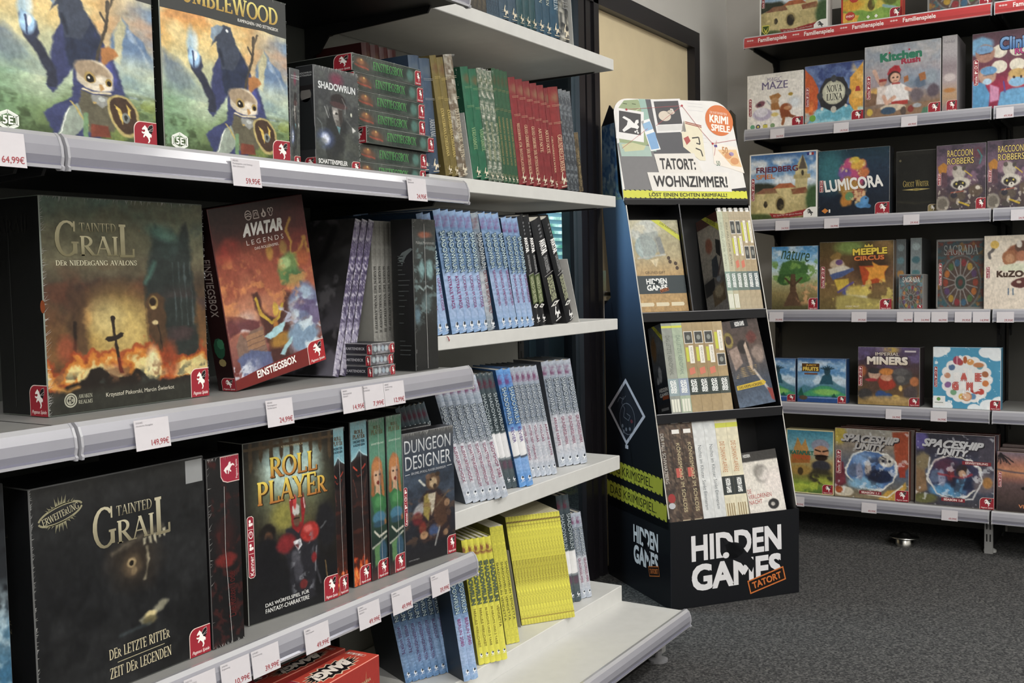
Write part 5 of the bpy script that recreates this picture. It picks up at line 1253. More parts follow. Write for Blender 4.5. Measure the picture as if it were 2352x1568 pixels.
# ---- red knight dice game
def art_knight(nx):
    P = Pt(nx, .52).bg((0, '#3f3428'), (.12, '#5a5a4a'), (.3, '#6f7a5c'), (.5, '#3a3626'), (.7, '#17171a'), (1, '#121316'))
    P.mix('#1a1712', np.clip(np.abs(P.u - .5) * 3.4 - .75, 0, 1) * P.band(-.1, .75, .1), .95).E(.5, .17, .32, .14, '#a9c3b9', .5, .95, 0, .2).E(.5, .10, .3, .06, '#8fb0b0', .6, .7)
    for k in range(9): P.G([(.05 + .11 * k, -.02), (.09 + .11 * k, -.02), (.09 + .11 * k, .09 + .05 * (k % 2 == 0)), (.07 + .11 * k, .12 + .05 * (k % 2 == 0)), (.05 + .11 * k, .09 + .05 * (k % 2 == 0))], '#4a3a26', .008)
    P.L([(0, .035), (1, .035)], .03, '#53412a', .008).cl('#77703a', 6, .52, .15, 7, .8, 1, P.band(.34, .52, .06) * np.clip(1 - np.abs(P.u - .48) * 3.2, 0, 1)).E(.40, .44, .12, .08, '#8a8434', .8, .8)
    # side figures
    P.E(.22, .52, .09, .055, '#1b1714', .25, 1, 0, .3).E(.23, .555, .05, .045, '#5a3a26', .35).E(.20, .66, .15, .13, '#141418', .3, 1, 0, .3).E(.88, .55, .12, .14, '#1b1b1f', .4, 1, 0, .4).L([(.82, .56), (.88, .53)], .01, '#6f7478', .02)
    # knight
    P.G([(.42, .52), (.60, .50), (.76, .56), (.78, .70), (.72, .95), (.46, .97), (.44, .75), (.38, .62)], '#232329', .03, 1, .04)
    P.E(.42, .60, .10, .055, '#7a2024', .4, 1, 20, .3).E(.69, .565, .105, .06, '#a02622', .25, 1, -10, .2).E(.67, .545, .05, .022, '#d2605a', .6, .8).G([(.47, .36), (.50, .31), (.53, .38), (.54, .48), (.60, .50), (.60, .36), (.63, .33), (.65, .40), (.62, .52), (.56, .56), (.49, .52)], '#8a1d20', .012)
    P.G([(.50, .40), (.54, .38), (.58, .40), (.58, .44), (.54, .47), (.50, .44)], '#b9b9b4', .012).E(.545, .485, .035, .035, '#5a4032', .4).L([(.515, .47), (.575, .47)], .012, '#1a1412', .01).L([(.48, .36), (.505, .33)], .012, '#dcdcd8', .01).L([(.63, .36), (.64, .42)], .008, '#dcdcd8', .01).E(.53, .375, .02, .04, '#c43a3a', .5)
    P.G([(.50, .60), (.58, .59), (.60, .63), (.55, .66)], '#c9c9cc', .012).G([(.52, .62), (.57, .615), (.55, .65)], '#5a2a2c', .01).E(.52, .70, .05, .05, '#4a4a52', .5).E(.55, .78, .05, .06, '#3c3c44', .5).cl('#7d8088', 12, .62, .08, 21, .7, 1, np.clip(P.sd([(.44, .55), (.74, .55), (.74, .92), (.46, .92)]) * 20, 0, 1)).E(.60, .86, .045, .028, '#6a2424', .4).L([(.70, .68), (.80, .88)], .025, '#34343a', .01).L([(.76, .66), (.74, .80)], .012, '#8a8d92', .01, .7).L([(.86, .76), (.88, .86)], .012, '#7a5f3a', .01).E(.73, .72, .03, .03, '#7a1f22', .5)
    return P.grain(.15, 28)
Fp = fit((572, 1440), (778, 1372), (549, 1022), ZL, br_z=True)
t, cv = game_box('black game box with a red-armoured knight below an arched gate', Fp, .075, '#17171a', '#8a8c86', art_knight(120), sides={'-x': '#191615'})
mb = MB(); cv.text(mb, 'KEITH MATEJKA', (.40, .045, .64, .06), '#c9b98a', lay=5)
for dx, dy, a, b_ in ((.012, .006, '#3a2a12', None), (0, 0, '#e8cf4a', '#b0682a')):
    cv.text(mb, 'ROLL', (.27 + dx, .10 + dy, .79 + dx, .215 + dy), a, 'r', .05 if b_ is None else .02, 6 if b_ is None else 8, c2=b_); cv.text(mb, 'PLAYEr', (.13 + dx, .225 + dy, .90 + dx, .355 + dy), a, 'r', .05 if b_ is None else .02, 6 if b_ is None else 8, c2=b_)
cv.text(mb, 'DAS WÜRFELSPIEL FÜR', (.175, .895, .655, .92), '#e3e3df', b=.01, lay=5, rot=-1.5); cv.text(mb, 'FANTASY-CHARAKTERE', (.175, .93, .655, .955), '#e3e3df', b=.01, lay=5, rot=-1.5)
mb.obj('title_lettering', M_ink, t)
strip(t, cv, .015, .40, .085, .74); badge(t, cv, .83, .855, .998, .998)
# pale card divider edge beside it
O_ = Fp[0] - np.array([.012, -.03, 0])
t = thing('card_divider', 'thin pale card edge upright between the red seal box and the knight box', 'divider', O_ , (0, Fp[4], Fp[1]))
mb = MB(); mb.cbox(0, .004, .0, .20, 0, Fp[3] * .70, .0006, '#b9b5a8'); mb.obj('sheet', M_matte, t)
mb = MB(); mb.tube([(.002, -.002, Fp[3] * .66), (.001, -.006, Fp[3] * .72), (.003, -.004, Fp[3] * .80), (.006, .0, Fp[3] * .88)], .0022, 8, '#8f8f90'); mb.box(-.004, .006, -.006, .004, Fp[3] * .64, Fp[3] * .67, '#6a6a6c'); mb.obj('wire_clip', M_metal, t)

# ---- expansions standing spine out
def art_fiend(nx, asp):
    P = Pt(nx, asp).bg((0, '#1d1a1c'), (.25, '#2a2020'), (.6, '#1e1516'), (.85, '#3a1a12'), (1, '#6a2216'))
    P.E(.5, .30, .42, .07, '#141012', .3, 1, 0, .3).L([(.14, .272), (.24, .285), (.34, .296)], .06, '#d8452c', .03).L([(.86, .268), (.76, .282), (.66, .292)], .05, '#c23a28', .03).L([(.26, .315), (.38, .335), (.5, .328), (.62, .337), (.74, .312)], .035, '#8f2a1c', .04, .9, .10).L([(.1, .35), (.22, .40), (.3, .46)], .03, '#7a3a2c', .04, .7, .08).L([(.92, .34), (.82, .39), (.74, .47)], .03, '#6a3a30', .04, .7, .08).cl('#4a2018', 5, .58, .15, 5, .7, .5, P.band(.4, .9, .1))
    f = P.fbm(4, 3, 1.5); k = np.clip((P.v - .74) / .2, 0, 1)
    for q, c in ((.55, '#8a2a14'), (.75, '#d95a22'), (1.0, '#f0a040')): P.mix(c, (k + (f - .5) * 1.3 - q) / .15)
    P.G([(0, -.01), (1, -.01), (1, .22), (.75, .205), (.5, .175), (.25, .215), (0, .235)], '#7fb3bd', .01).mix('#5d93a6', P.band(.1, .2, .06) * (P.v < .215), .6).L([(0, .235), (.25, .215), (.5, .175), (.75, .205), (1, .22)], .04, '#a9cfd6', .03)
    return P.grain(.12, 20)
def art_elf(nx, asp):
    P = Pt(nx, asp).bg((0, '#4a7a62'), (.25, '#4f8a70'), (.45, '#3a5a44'), (.7, '#22382e'), (.9, '#1a2422'), (1, '#4a2224'))
    P.cl('#6a8f72', 3, .5, .3, 4, .6, 1, P.band(-.1, .25, .1)).E(.45, .33, .36, .095, '#a8663a', .2, 1, 0, .2).L([(.18, .36), (.15, .46), (.3, .5)], .2, '#96562f', .08, 1, .08).L([(.75, .36), (.82, .48), (.80, .6), (.9, .66)], .16, '#a0602f', .06, 1, .08)
    P.E(.48, .36, .25, .07, '#c39a7a', .25).G([(.6, .30), (.76, .36), (.70, .42), (.52, .43)], '#7a4f38', .08, .8).E(.38, .35, .07, .008, '#3a2a20', .3).E(.62, .35, .07, .008, '#2a1c16', .3).E(.5, .40, .09, .012, '#7a2a24', .3).E(.45, .295, .3, .03, '#b8743f', .4).G([(.35, .42), (.6, .42), (.65, .48), (.5, .50), (.3, .47)], '#b8906f', .03)
    P.G([(.05, .49), (.4, .46), (.95, .50), (1, .56), (.85, .60), (.2, .59)], '#2f6a3c', .04, 1, .06).E(.5, .52, .25, .035, '#4a8f52', .6, .8).E(.52, .62, .42, .04, '#3d6f8a', .3).E(.5, .66, .36, .02, '#2a4a5c', .4)
    P.L([(.2, .70), (.5, .74), (.95, .72)], .09, '#b9b6a6', .04).L([(.05, .80), (.5, .78), (.95, .75)], .08, '#a3a596', .04).G([(.15, .80), (.6, .78), (.5, .90), (.2, .92)], '#4f7a4a', .06, 1, .06).E(.72, .84, .24, .07, '#2f4f66', .4)
    return P.grain(.12, 20)
for k, (bl, br, tl, kind, lab) in enumerate([
        ((770, 1374), (801, 1357), (754, 986), 0, 'black spine box with pale blue banner and flames, tucked behind the knight box'),
        ((814, 1351), (853, 1337), (804, 970), 0, 'black spine box with pale blue banner and flames, fully in view'),
        ((856, 1336), (893, 1320), (846, 964), 1, 'green box spine with a red-haired elf, left one of the pair'),
        ((896, 1322), (931, 1307), (885, 956), 1, 'green box spine with a red-haired elf, right one beside the bear-man box')]):
    F_ = list(fit(bl, br, tl, ZL)); F_[4] = max(-.03, min(.03, F_[4]))
    t, cv = game_box(lab, F_, .26, '#141315', '#3c3a3a', (art_fiend if kind == 0 else art_elf)(26, F_[2] / F_[3]), edgew=.0012, group=('flame spine boxes', 'elf spine boxes')[kind] + ' on the lower grey shelf')
    mb = MB()
    if kind == 0:
        cv.text(mb, 'ROLL', (.26, .055, .76, .078), '#6a4a24', 'r', .05, 5); cv.text(mb, 'PLAYEr', (.16, .082, .86, .108), '#6a4a24', 'r', .05, 5)
        cv.text(mb, 'MONSTER', (.2, .118, .84, .134), '#2f4f5c', b=.04, lay=5); cv.text(mb, '& SCHERGEN', (.18, .140, .84, .154), '#2f4f5c', b=.04, lay=5)
    else:
        cv.text(mb, 'ROLL', (.3, .045, .72, .065), '#6a5a3a', 'r', .02, 5); cv.text(mb, 'PLAYEr', (.16, .07, .86, .10), '#6a5a3a', 'r', .02, 5); cv.text(mb, 'ERWEITERUNG', (.14, .152, .88, .163), '#c9d6c6', lay=5)
    mb.obj('title_lettering', M_ink, t); badge(t, cv, .34, .885, .995, .997)
    mb = MB(); cv.line(mb, [(.55, .02), (.57, .5), (.62, .99)], .0008, '#fff', 12); mb.obj('film_seam', film_mat(), t); film(t, cv, 22, 't', k + 2, .03)

def art_bear(nx):
    P = Pt(nx, .36).bg((0, '#4f4f4d'), (.10, '#3d4450'), (.3, '#2c3644'), (.6, '#262b36'), (.85, '#1f2026'), (1, '#1a1a1d'))
    P.cl('#46566a', 4, .52, .25, 5, .6, 1, P.band(.25, .6, .15))
    P.G([(.30, .52), (.42, .46), (.66, .46), (.86, .56), (.92, .72), (.85, .86), (.35, .86), (.22, .74)], '#2b2124', .04, 1, .05).E(.28, .60, .10, .06, '#9a9a9a', .4, .9, 30).E(.24, .66, .10, .05, '#6a2226', .5, .9).E(.34, .74, .07, .05, '#7a2a22', .6, .9)
    P.G([(.38, .50), (.46, .48), (.52, .58), (.46, .70), (.36, .64)], '#8a7a3a', .03).G([(.46, .49), (.62, .49), (.60, .60), (.52, .66)], '#b3a992', .03, 1, .03).G([(.62, .49), (.80, .56), (.84, .74), (.64, .80), (.56, .66)], '#4a3226', .03, 1, .04)
    P.E(.56, .40, .14, .065, '#5a4230', .25, 1, 0, .2).E(.47, .355, .05, .02, '#6a5040', .3).E(.66, .35, .05, .018, '#3a2a20', .3).E(.57, .41, .075, .04, '#a8906e', .4).E(.60, .44, .035, .02, '#3a2c24', .3).E(.52, .385, .02, .008, '#1c1410', .3).L([(.30, .37), (.40, .42)], .04, '#b9b9ae', .02)
    P.L([(.62, .60), (.88, .50)], .03, '#5a4a38', .02).E(.84, .59, .06, .03, '#8a6a4e', .4).E(.36, .80, .08, .03, '#a07a56', .4).E(.56, .78, .10, .045, '#3a4f7a', .5, .9).E(.80, .82, .05, .025, '#8a6a4e', .4).L([(.58, .90), (.68, .76)], .03, '#8a8a88', .015).cl('#6a4a34', 10, .6, .1, 12, .5, 1, P.band(.5, .85, .05))
    return P.grain(.14, 24)
Fdd = fit((932, 1305), (1048, 1267), (924, 998), ZL, br_z=True)
BEAR = art_bear(56)
def bear_box(label, F, last):
    t, cv = game_box(label, F, .038, '#1b1b1d', '#77787a', BEAR)
    mb = MB()
    cv.text(mb, 'DUNGEON', (.03, .055, .93, .155), '#cfd3d6', b=.0, lay=5, c2='#a9adb0'); cv.text(mb, 'DESIGNER', (.04, .175, .93, .28), '#cfd3d6', b=.0, lay=5, c2='#a9adb0')
    cv.text(mb, 'EIN SPIEL IM ROLL PLAYER UNIVERSUM', (.15, .30, .82, .318), '#b9bdc2', lay=5); cv.line(mb, [(.03, .312), (.12, .31)], .0014, '#b9bdc2', 5); cv.line(mb, [(.85, .305), (.95, .303)], .0014, '#b9bdc2', 5)
    cv.text(mb, 'KEITH MATEJKA', (.06, .955, .26, .968), '#8a8a8c', lay=5); mb.obj('title_lettering', M_ink, t)
    strip(t, cv, .0, .40, .065, .69); badge(t, cv, .82, .855, .998, .998); film(t, cv, 36, 't', 7, .03)
bear_box('dark box with a bear-headed man at the right end of the lower shelf', Fdd, True)
F2 = list(Fdd); F2[0] = Fdd[0] + np.array([-.012, .052, 0]); bear_box('dark flat box standing right behind the bear-headed man box, only its top edge showing', F2, False)

# ---- two upright red boxes on the base deck
def art_bang(nx, asp):
    return Pt(nx, asp).bg((0, '#cf4030'), (1, '#d84a36')).grain(.05)
for k, (fl, fr, bb, lab) in enumerate([((759, 1568), (871, 1503.5), (797, 1495), 'front red box on the base deck with a black burst on its top'), ((640, 1563), (794, 1489), (748, 1481), 'rear red box on the base deck, half in the shade of the shelf above')]):
    zt = .432 if k == 0 else .430
    C_, A_, B_ = at(*fr, 2, zt), at(*fl, 2, zt), at(*bb, 2, zt)
    yaw = math.atan2(*(C_ - A_)[[1, 0]]); dpt = float(np.linalg.norm(B_ - C_)); wd = .225
    u_ = np.array([math.cos(yaw), math.sin(yaw), 0]); O_ = C_ - u_ * wd; O_[2] = ZD + .0008; h_ = zt - ZD
    dpt = min(dpt, .105)
    t = thing('game_box', lab, 'board game', O_, (0, 0, yaw), 'red boxes on the base deck')
    mb = MB(); mb.cbox(0, wd, 0, dpt, 0, h_, .0012, '#b2332a', '#e2836f', sides={'+z': '#d84434', '-y': '#ad3029'}); mb.obj('lid', M_print, t)
    T_ = Cv((wd, 0, h_), (-1, 0, 0), (0, 1, 0), wd, dpt)          # the top face, read from the wall side
    mb = MB(); Rr = random.Random(3); p0 = []; p1 = []
    for q in range(38):
        a = 2 * math.pi * q / 38; r = 1.0 if q % 2 else .74 + .06 * Rr.random()
        p0.append((.47 + .36 * r * math.cos(a), .5 + .42 * r * math.sin(a))); p1.append((.47 + .335 * r * math.cos(a), .5 + .37 * r * math.sin(a)))
    T_.poly(mb, p0, '#e9c9a8', 2); T_.poly(mb, p1, '#1c1719', 3); T_.text(mb, 'BANG!', (.22, .30, .72, .72), '#efe2d4', b=.06, lay=5, skew=.10)
    T_.line(mb, [(.06, .30), (.06, .85), (.10, .92), (.10, .30), (.06, .30)], .001, '#f2d9c6', 4); mb.obj('burst_lettering', M_ink, t)
    mb = MB()
    for q in range(6): T_.rect(mb, .065, .38 + q * .085, .095, .44 + q * .085, '#f0dfd6' if q % 2 else '#c9a39a', 5)
    mb.obj('info_strip', M_ink, t); badge(t, T_, .80, .60, .998, .998, text=False)
    fc = front(wd, h_); mb = MB(); fc.text(mb, 'EMILIANO SCIARRA', (.50, .13, .86, .155), '#cdbd8e', lay=5, rot=-2)
    for q in ((.72, .55, .80, .06), (.62, .52, .66, .14), (.84, .55, .90, .16), (.78, .6, .98, .3)): fc.poly(mb, [(q[0], q[1]), (q[0] + .03, q[1]), (q[2], q[3])], '#e6c98a', 3); fc.poly(mb, [(q[0] + .006, q[1]), (q[0] + .024, q[1]), (q[2] - .002, q[3] + .03)], '#241416', 4)
    fc.poly(mb, [(.2, .95), (.5, .45), (.9, .5), (.95, .95)], '#241416', 2); fc.text(mb, 'BANG!', (.2, .5, .9, .8), '#efe2d4', b=.06, lay=5); mb.obj('front_lettering', M_ink, t)

# ================================================================ books on the white shelves
def logo(cv, mb, v, c='#e9edf2', c2='#39424c', u0=.22, u1=.80):
    """the small winged-horse head at the foot of a spine"""
    hh = (u1 - u0) * cv.w / cv.h * 1.15; v = min(v, .985 - hh * 1.14); b = cv.sub(u0, v, u1, v + hh)
    b.poly(mb, HEADP, c, 5); b.ell(mb, .62, .35, .24, .22, c2, 6, 10); b.rect(mb, .0, 1.08, 1, 1.14, c, 5)

SRV = {  # name: mottling, lower colour, patch, title inside, title edge, subtitle
 'blue': ('#5d82ae', '#8fb3e0', '#a7bfe6', '#7a3f78', '#c4dbe0', '#1f3f55', '#8e2f72'),
 'grey': ('#67798c', '#8a9aa6', '#bcc0c6', '#6b3440', '#c3ccd0', '#222e36', '#7a2f34'),
 'pale': ('#8493a6', '#b9c3d2', '#cfd0d8', '#84476f', '#c3cdd6', '#36434f', '#8f3a5c'),
 'dark': ('#3a4a52', '#46565e', '#5a666a', '#64283c', '#aebcc2', '#222c32', '#9a3f5a'),
 'bright': ('#3f77c0', '#5fa0e8', '#8db7ee', '#7a3f86', '#bcd6e6', '#17365a', '#5a3f8e'),
 'deep': ('#3c5c82', '#5f8cc0', '#86a9d6', '#4f3f6a', '#bcd2da', '#132c40', '#5a2f66'),
 'yellow': ('#c9c43a', '#dcd640', '#e0da48', '#8a4a38', '#6f7a5a', '#2c4436', '#6a5a22'),
 'yellow2': ('#b9b436', '#cdc73a', '#d6d040', '#7a4434', '#5a6a54', '#22382e', '#6a5a22'),
}
def sr(var, vt=(.17, .50), vs=(.53, .80), wrap=False):
    a, b, c, pch, ti, te, sub = SRV[var]
    def mk(cv, mb, title):
        P = Pt(10, cv.w / cv.h).bg((0, b), (.18, a), (.46, a), (.53, c), (.85, c), (.92, b), (1, b))
        P.cl(a, 5, .5, .3, 3, .5).cl(c, 7, .55, .3, 5, .5).cl(pch, 1.2, .48, .2, 7, .85, 2.0, P.band(.045, .125, .02))
        if wrap:
            P.mix('#e6e6e8', P.band(.52, .735, .008), 1.0).mix('#8a9298' if var == 'dark' else '#3a3f48', P.band(.735, .75, .006), .9)
            P.mix('#6a3a52', P.band(.76, .83, .02) * np.clip(1.6 - np.abs(P.u - .5) * 3, 0, 1), .6 if var == 'dark' else 0)
        w = .72
        cv.text(mb, 'SHADOWRUN', (.12, vt[0], .88, vt[1]), te, b=.075, lay=3, d='v')
        cv.text(mb, 'SHADOWRUN', (.20, vt[0] + .003, .80, vt[1] - .003), ti, b=.012, lay=4, d='v')
        if title:
            l = min(vs[1] - vs[0], len(title) * .0225)
            cv.text(mb, title, (.28, vs[0], .72, vs[0] + l), sub, b=.018, lay=4, d='v')
        logo(cv, mb, .905)
        return P
    return mk

def cthulhu(c, gold='#b99a5a', orn='#8a6a3a', vt=(.50, .90), wrapped=False, lines=(.175, .345, .93)):
    def mk(cv, mb, title):
        P = Pt(10, cv.w / cv.h).bg((0, col(c) * .9), (.1, c), (.5, c), (1, col(c) * .95)).grain(.10, 4).E(.5, .105, .32, .045, orn, .8, .85, 0, .6)
        if wrapped: P.cl('#a9a696', 3, .56, .15, 5, .75, 2).cl('#d6d3c6', 4, .66, .1, 8, .8, 3)
        for v in lines:
            for d in (0, .012): cv.rect(mb, .06, v + d, .94, v + d + .0022, gold, 3)
        if title: cv.text(mb, title, (.28, vt[0], .74, min(vt[1], vt[0] + len(title) * .0262)), gold, 'r', .01, 4, d='v')
        logo(cv, mb, .945, '#d9cdb2', c)
        return P
    return mk

def plain(c, c2=None, txt='#b9b9b9', vt=(.3, .7), orn=None, font='s', top_c=None):
    def mk(cv, mb, title):
        P = Pt(8, cv.w / cv.h).bg((0, top_c or c), (.1, c), (.7, c2 or c), (1, c2 or c)).grain(.14, 5)
        if orn: P.cl(orn, 4, .55, .15, 6, .8)
        if title: cv.text(mb, title, (.25, vt[0], .75, vt[1]), txt, font, .01, 4, d='v')
        return P
    return mk

WS = ['top white shelf', 'second white shelf', 'third white shelf', 'fourth white shelf', 'lowest white shelf']
Z1, Z2, Z3, Z4, Z5 = ZW
YS = YC + .006

# ---- top white shelf: feet of a row of blue-green volumes
def row1(xs, n, titles, mk, lab, group=None, h=.30, y=None, soft=False, board='#22343e', lean=None, fl=0):
    yb = lambda x: 137 + (x - 1410) * .347 - 2
    F = list(fit((xs[0], yb(xs[0])), (xs[1], yb(xs[1])), (xs[0] - 14, yb(xs[0]) - 230), Z1, Y=YS)); F[3] = h; F[4] = -.07 if lean is None else lean
    return book_row(lab + ', ' + WS[0], F, n, .21, mk, titles, soft=soft, board=board, group=group, film_n=fl, place='s0')
row1((1077, 1118), 4, [''], plain('#3c3a36', txt='#9a8f6a', orn='#5a5240'), '{o} thin dark brown spine from the left', 'thin dark spines on the top white shelf', soft=True)
row1((1118, 1147), 5, [''], plain('#33475a', '#2c4052', orn='#48606f'), '{o} very thin dark blue spine from the left', 'thin blue spines on the top white shelf', soft=True)
row1((1147, 1187), 2, ['BLUTIGE SPUREN', 'STERNENSCHREIN'], cthulhu('#3a5468', '#9aa8b0', '#5a6a74', (.3, .84)), '{o} slate blue volume with white foot emblem')
row1((1187, 1231), 3, ['NARRATTE', 'GEFILDE VON GRAUEN', 'MYTHEN UND HORROR'], cthulhu('#1f4a52', '#a9a87a', '#3a5a5a', (.25, .86)), '{o} dark teal volume with gold lettering')
row1((1231, 1264), 2, ['ABGRÜNDE DER ZEITEN'], cthulhu('#2a4f66', '#b9c0b0', '#3f5f6a', (.25, .86)), '{o} blue volume with pale lettering')
row1((1264, 1284), 1, ['BERLIN'], cthulhu('#27506a', '#a9b9c0', '#3a5a70', (.6, .82)), 'single wide blue volume near the right end')
row1((1284, 1307), 1, ['AM RAND DER WELT'], cthulhu('#2d3236', '#8f9090', '#4a4f50', (.3, .85), True), 'dark volume in crinkled film at the right end', fl=30)

# ---- second white shelf
def fitS(bl, br, tl, z=Z2, Y=YS): return fit(bl, br, tl, z, Y=Y)
book_row('{o} navy volume from the left behind the flat boxes, ' + WS[1], fitS((961, 400), (1010, 405), (936, 127)), 2, .16, cthulhu('#3a4f68', '#a9aeb0', '#50606e', (.52, .82)), ['ARKHAM'], board='#2c3d52', group='navy volumes on the second white shelf', place='s1')
book_row('{o} olive brown volume from the left, ' + WS[1], fitS((1010, 407), (1040, 409), (971, 124)), 2, .16, cthulhu('#75652e', '#d0b868', '#6a4a2c', (.44, .84)), ['EXTRATERRANA CTHULHIANA'], board='#5f5228', group='olive volumes on the second white shelf', place='s1')
book_row('brown volume in crinkled film beside the olive pair, ' + WS[1], fitS((1040, 409), (1061, 411), (1002, 122)), 1, .16, cthulhu('#6f5f4c', '#c9bda0', '#5a4a3a', (.44, .84), True), ['PETERSENS DER ALTEN'], board='#4a3f32', film_n=60, place='s1')
book_row('{o} bright green volume from the left, ' + WS[1], fitS((1087, 416), (1123, 420), (1056, 154)), 2, .21, cthulhu('#23694a', '#8fb07a', '#6a5638', (.54, .74)), ['99 VERDAMMTE'], board='#1c4a36', group='bright green volumes on the second white shelf', place='s1')
book_row('{o} film-wrapped green volume from the left, ' + WS[1], fitS((1123, 420), (1157, 423), (1089, 157)), 3, .21, cthulhu('#4a6450', '#a9ad84', '#5f6a4a', (.47, .82), True), ['INVESTIGATOREN KOMPENDIUM', 'INVESTIGATOREN-KOMPENDIUM', 'INSELN DER FINSTERNIS'], board='#3a4f3e', film_n=40, place='s1')
book_row('{o} thin dark green volume from the left, ' + WS[1], fitS((1157, 423), (1192, 426), (1125, 157)), 4, .21, cthulhu('#2f5a3e', '#a08f5a', '#4a4a30', (.42, .84)), ['HANDBUCH DER FINSTEREN JAGD'], soft=True, board='#26301f', group='thin dark green volumes on the second white shelf', place='s1')
book_row('{o} dark red volume from the left, ' + WS[1], fitS((1192, 427), (1271, 435), (1163, 178)), 5, .21, cthulhu('#8a2c30', '#d9b08a', '#8a6448', (.43, .90)), ['REGELWERK FÜR INVESTIGATOREN', 'GRAND GRIMOIRE DER MYTHOS-MAGIE', 'GRAND GRIMOIRE DER MYTHOS-MAGIE', 'ARTEFAKTE', 'ARTEFAKTE'], board='#6a2226', place='s1')
book_row('narrow short red volume left of the thick red one, ' + WS[1], fitS((1271, 435), (1280, 436), (1244, 203)), 1, .21, cthulhu('#86292d', '#d9b08a', '#7a5a40', (.48, .88)), ['GRUNDREGELWERK'], board='#6a2226', place='s1')
book_row('thick short dark red volume, ' + WS[1], fitS((1280, 436), (1303, 438), (1252, 201)), 1, .21, cthulhu('#8e2f30', '#dcb690', '#8f6a4a', (.47, .86)), ['GRUNDREGELWERK'], board='#6a2226', place='s1')
book_row('{o} thin charcoal booklet in film right of the red volumes, ' + WS[1], fitS((1303, 438), (1330, 442), (1277, 205)), 3, .21, plain('#4a5057', '#3c4248', orn='#7d858a'), [''], soft=True, board='#3a3f45', group='thin charcoal booklets on the second white shelf', film_n=14, name='booklet', place='s1')
book_row('short brown booklet at the right end, ' + WS[1], fitS((1330, 442), (1339, 443), (1316, 305)), 1, .15, plain('#4f4534', '#3c3528', '#a9966a', (.3, .9), '#7a6644'), ['TIPPS FÜR SPIELLEITUNG'], soft=True, board='#3a3226', name='booklet', place='s1')
# back row of red volumes above the flat boxes
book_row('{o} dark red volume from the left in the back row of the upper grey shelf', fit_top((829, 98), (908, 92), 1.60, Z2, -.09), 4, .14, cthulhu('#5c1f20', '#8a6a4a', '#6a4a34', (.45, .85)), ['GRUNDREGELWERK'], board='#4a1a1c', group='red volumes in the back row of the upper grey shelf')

# ---- third white shelf
def fit3(bl, br, tl): return fit(bl, br, tl, Z3, Y=YS)
book_row('{o} blue volume half hidden by the black slipcase, ' + WS[2], fit3((1001, 779), (1032, 776), (955, 492)), 2, .21, sr('blue'), ['LÜCKEN IM CODE'], board='#27405e', group='blue volumes half hidden by the slipcase', place='s2')
book_row('{o} pale blue volume from the left, beside the slipcase, ' + WS[2], fit3((1039, 774), (1121, 767), (988, 486)), 5, .21, sr('blue'), ['ASTRALE PFADE', 'ASTRALE PFADE', 'LÜCKEN IM CODE', 'LÜCKEN IM CODE', 'LÜCKEN IM CODE'], board='#2c4768', place='s2')
F_ = list(fit3((1121, 766), (1137, 764), (1073, 494))); O0 = F_[0]
book_row('grey volume with red lettering among the blue ones, ' + WS[2], F_, 1, .21, sr('grey', (.17, .47), (.49, .86)), ['CRITTER DER SECHSTEN WELT'], board='#3c4650', place='s2')
book_row('{o} blue volume right of the grey one, ' + WS[2], fit3((1137, 764), (1181, 759), (1087, 491)), 3, .21, sr('blue', (.17, .47), (.49, .80)), ['GEFÄHRLICHE AMBITIONEN'], board='#2c4768', group='blue volumes right of the grey one', place='s2')
book_row('{o} blue volume beside the black pair, ' + WS[2], fit3((1185, 757), (1222, 753), (1143, 501)), 3, .21, sr('blue', (.17, .50), (.52, .78)), ['DURCHS NADELÖHR'], board='#1b2c44', group='blue volumes beside the black pair', place='s2')
def blackbook(sub, gc):
    def mk(cv, mb, title):
        P = Pt(8, cv.w / cv.h).bg((0, '#1f2226'), (.5, '#1c1e22'), (1, '#222326')).grain(.1)
        for k in range(4): cv.ell(mb, .5, .07 + k * .033, .14, .010, '#6a6d70', 4, 8)
        cv.text(mb, 'AVATAR', (.2, .20, .8, .335), '#f0f0ee', b=.05, lay=4, d='v'); cv.text(mb, 'DAS ROLLENSPIEL', (.33, .36, .67, .515), '#b9bbbc', lay=4, d='v')
        cv.rect(mb, .05, .53, .95, .533, '#c9c9c6', 4)
        if gc: cv.rect(mb, .04, .535, .96, .80, gc, 3)
        cv.text(mb, sub, (.22, .555, .78, .79), '#c3c9a0', b=.02, lay=5, d='v')
        cv.poly(mb, [(.02, .825), (.5, .805), (.98, .825), (.5, .845)], '#d9d9d2', 4); cv.ell(mb, .5, .825, .14, .008, '#3a3a3a', 5, 10)
        logo(cv, mb, .90, '#f0f0ee', '#1c1e22'); return P
    return mk
book_row('{o} black volume with a green band, right of the blue ones, ' + WS[2], fit3((1222, 752), (1248, 749), (1180, 497)), 2, .21, blackbook('HANDBUCH DER MEISTER', '#4a5a30'), [''], board='#1a1c20', group='black green-banded volumes on the third white shelf', place='s2')
book_row('wide black volume leaning on its twin, ' + WS[2], fit3((1268, 745), (1292, 744), (1217, 510)), 1, .20, blackbook('GRUNDREGELWERK', None), [''], board='#15161a', place='s2')
book_row('black leaning volume at the right end of the row, ' + WS[2], fit3((1292, 744), (1309, 742), (1232, 505)), 1, .20, blackbook('GRUNDREGELWERK', None), [''], board='#15161a', place='s2')
t = thing('ribbon_bookmark', 'red ribbon end hanging over the edge of the third white shelf', 'bookmark', at(1029, 776, 1, YC - .003))
mb = MB(); mb.tube([(0, .004, .004), (0, -.001, .001), (.001, -.0015, -.004), (.003, -.001, -.007), (.005, -.001, -.004)], .0012, 6, '#a8404a'); mb.obj('ribbon', M_matte, t)
book_row('{o} blue volume from the left in the shaded back row above the magazines', fit_top((811, 488), (972, 471), 1.64, Z3, -.05), 10, .11, sr('deep'), [''], board='#22364e', group='blue volumes in the shaded back row')

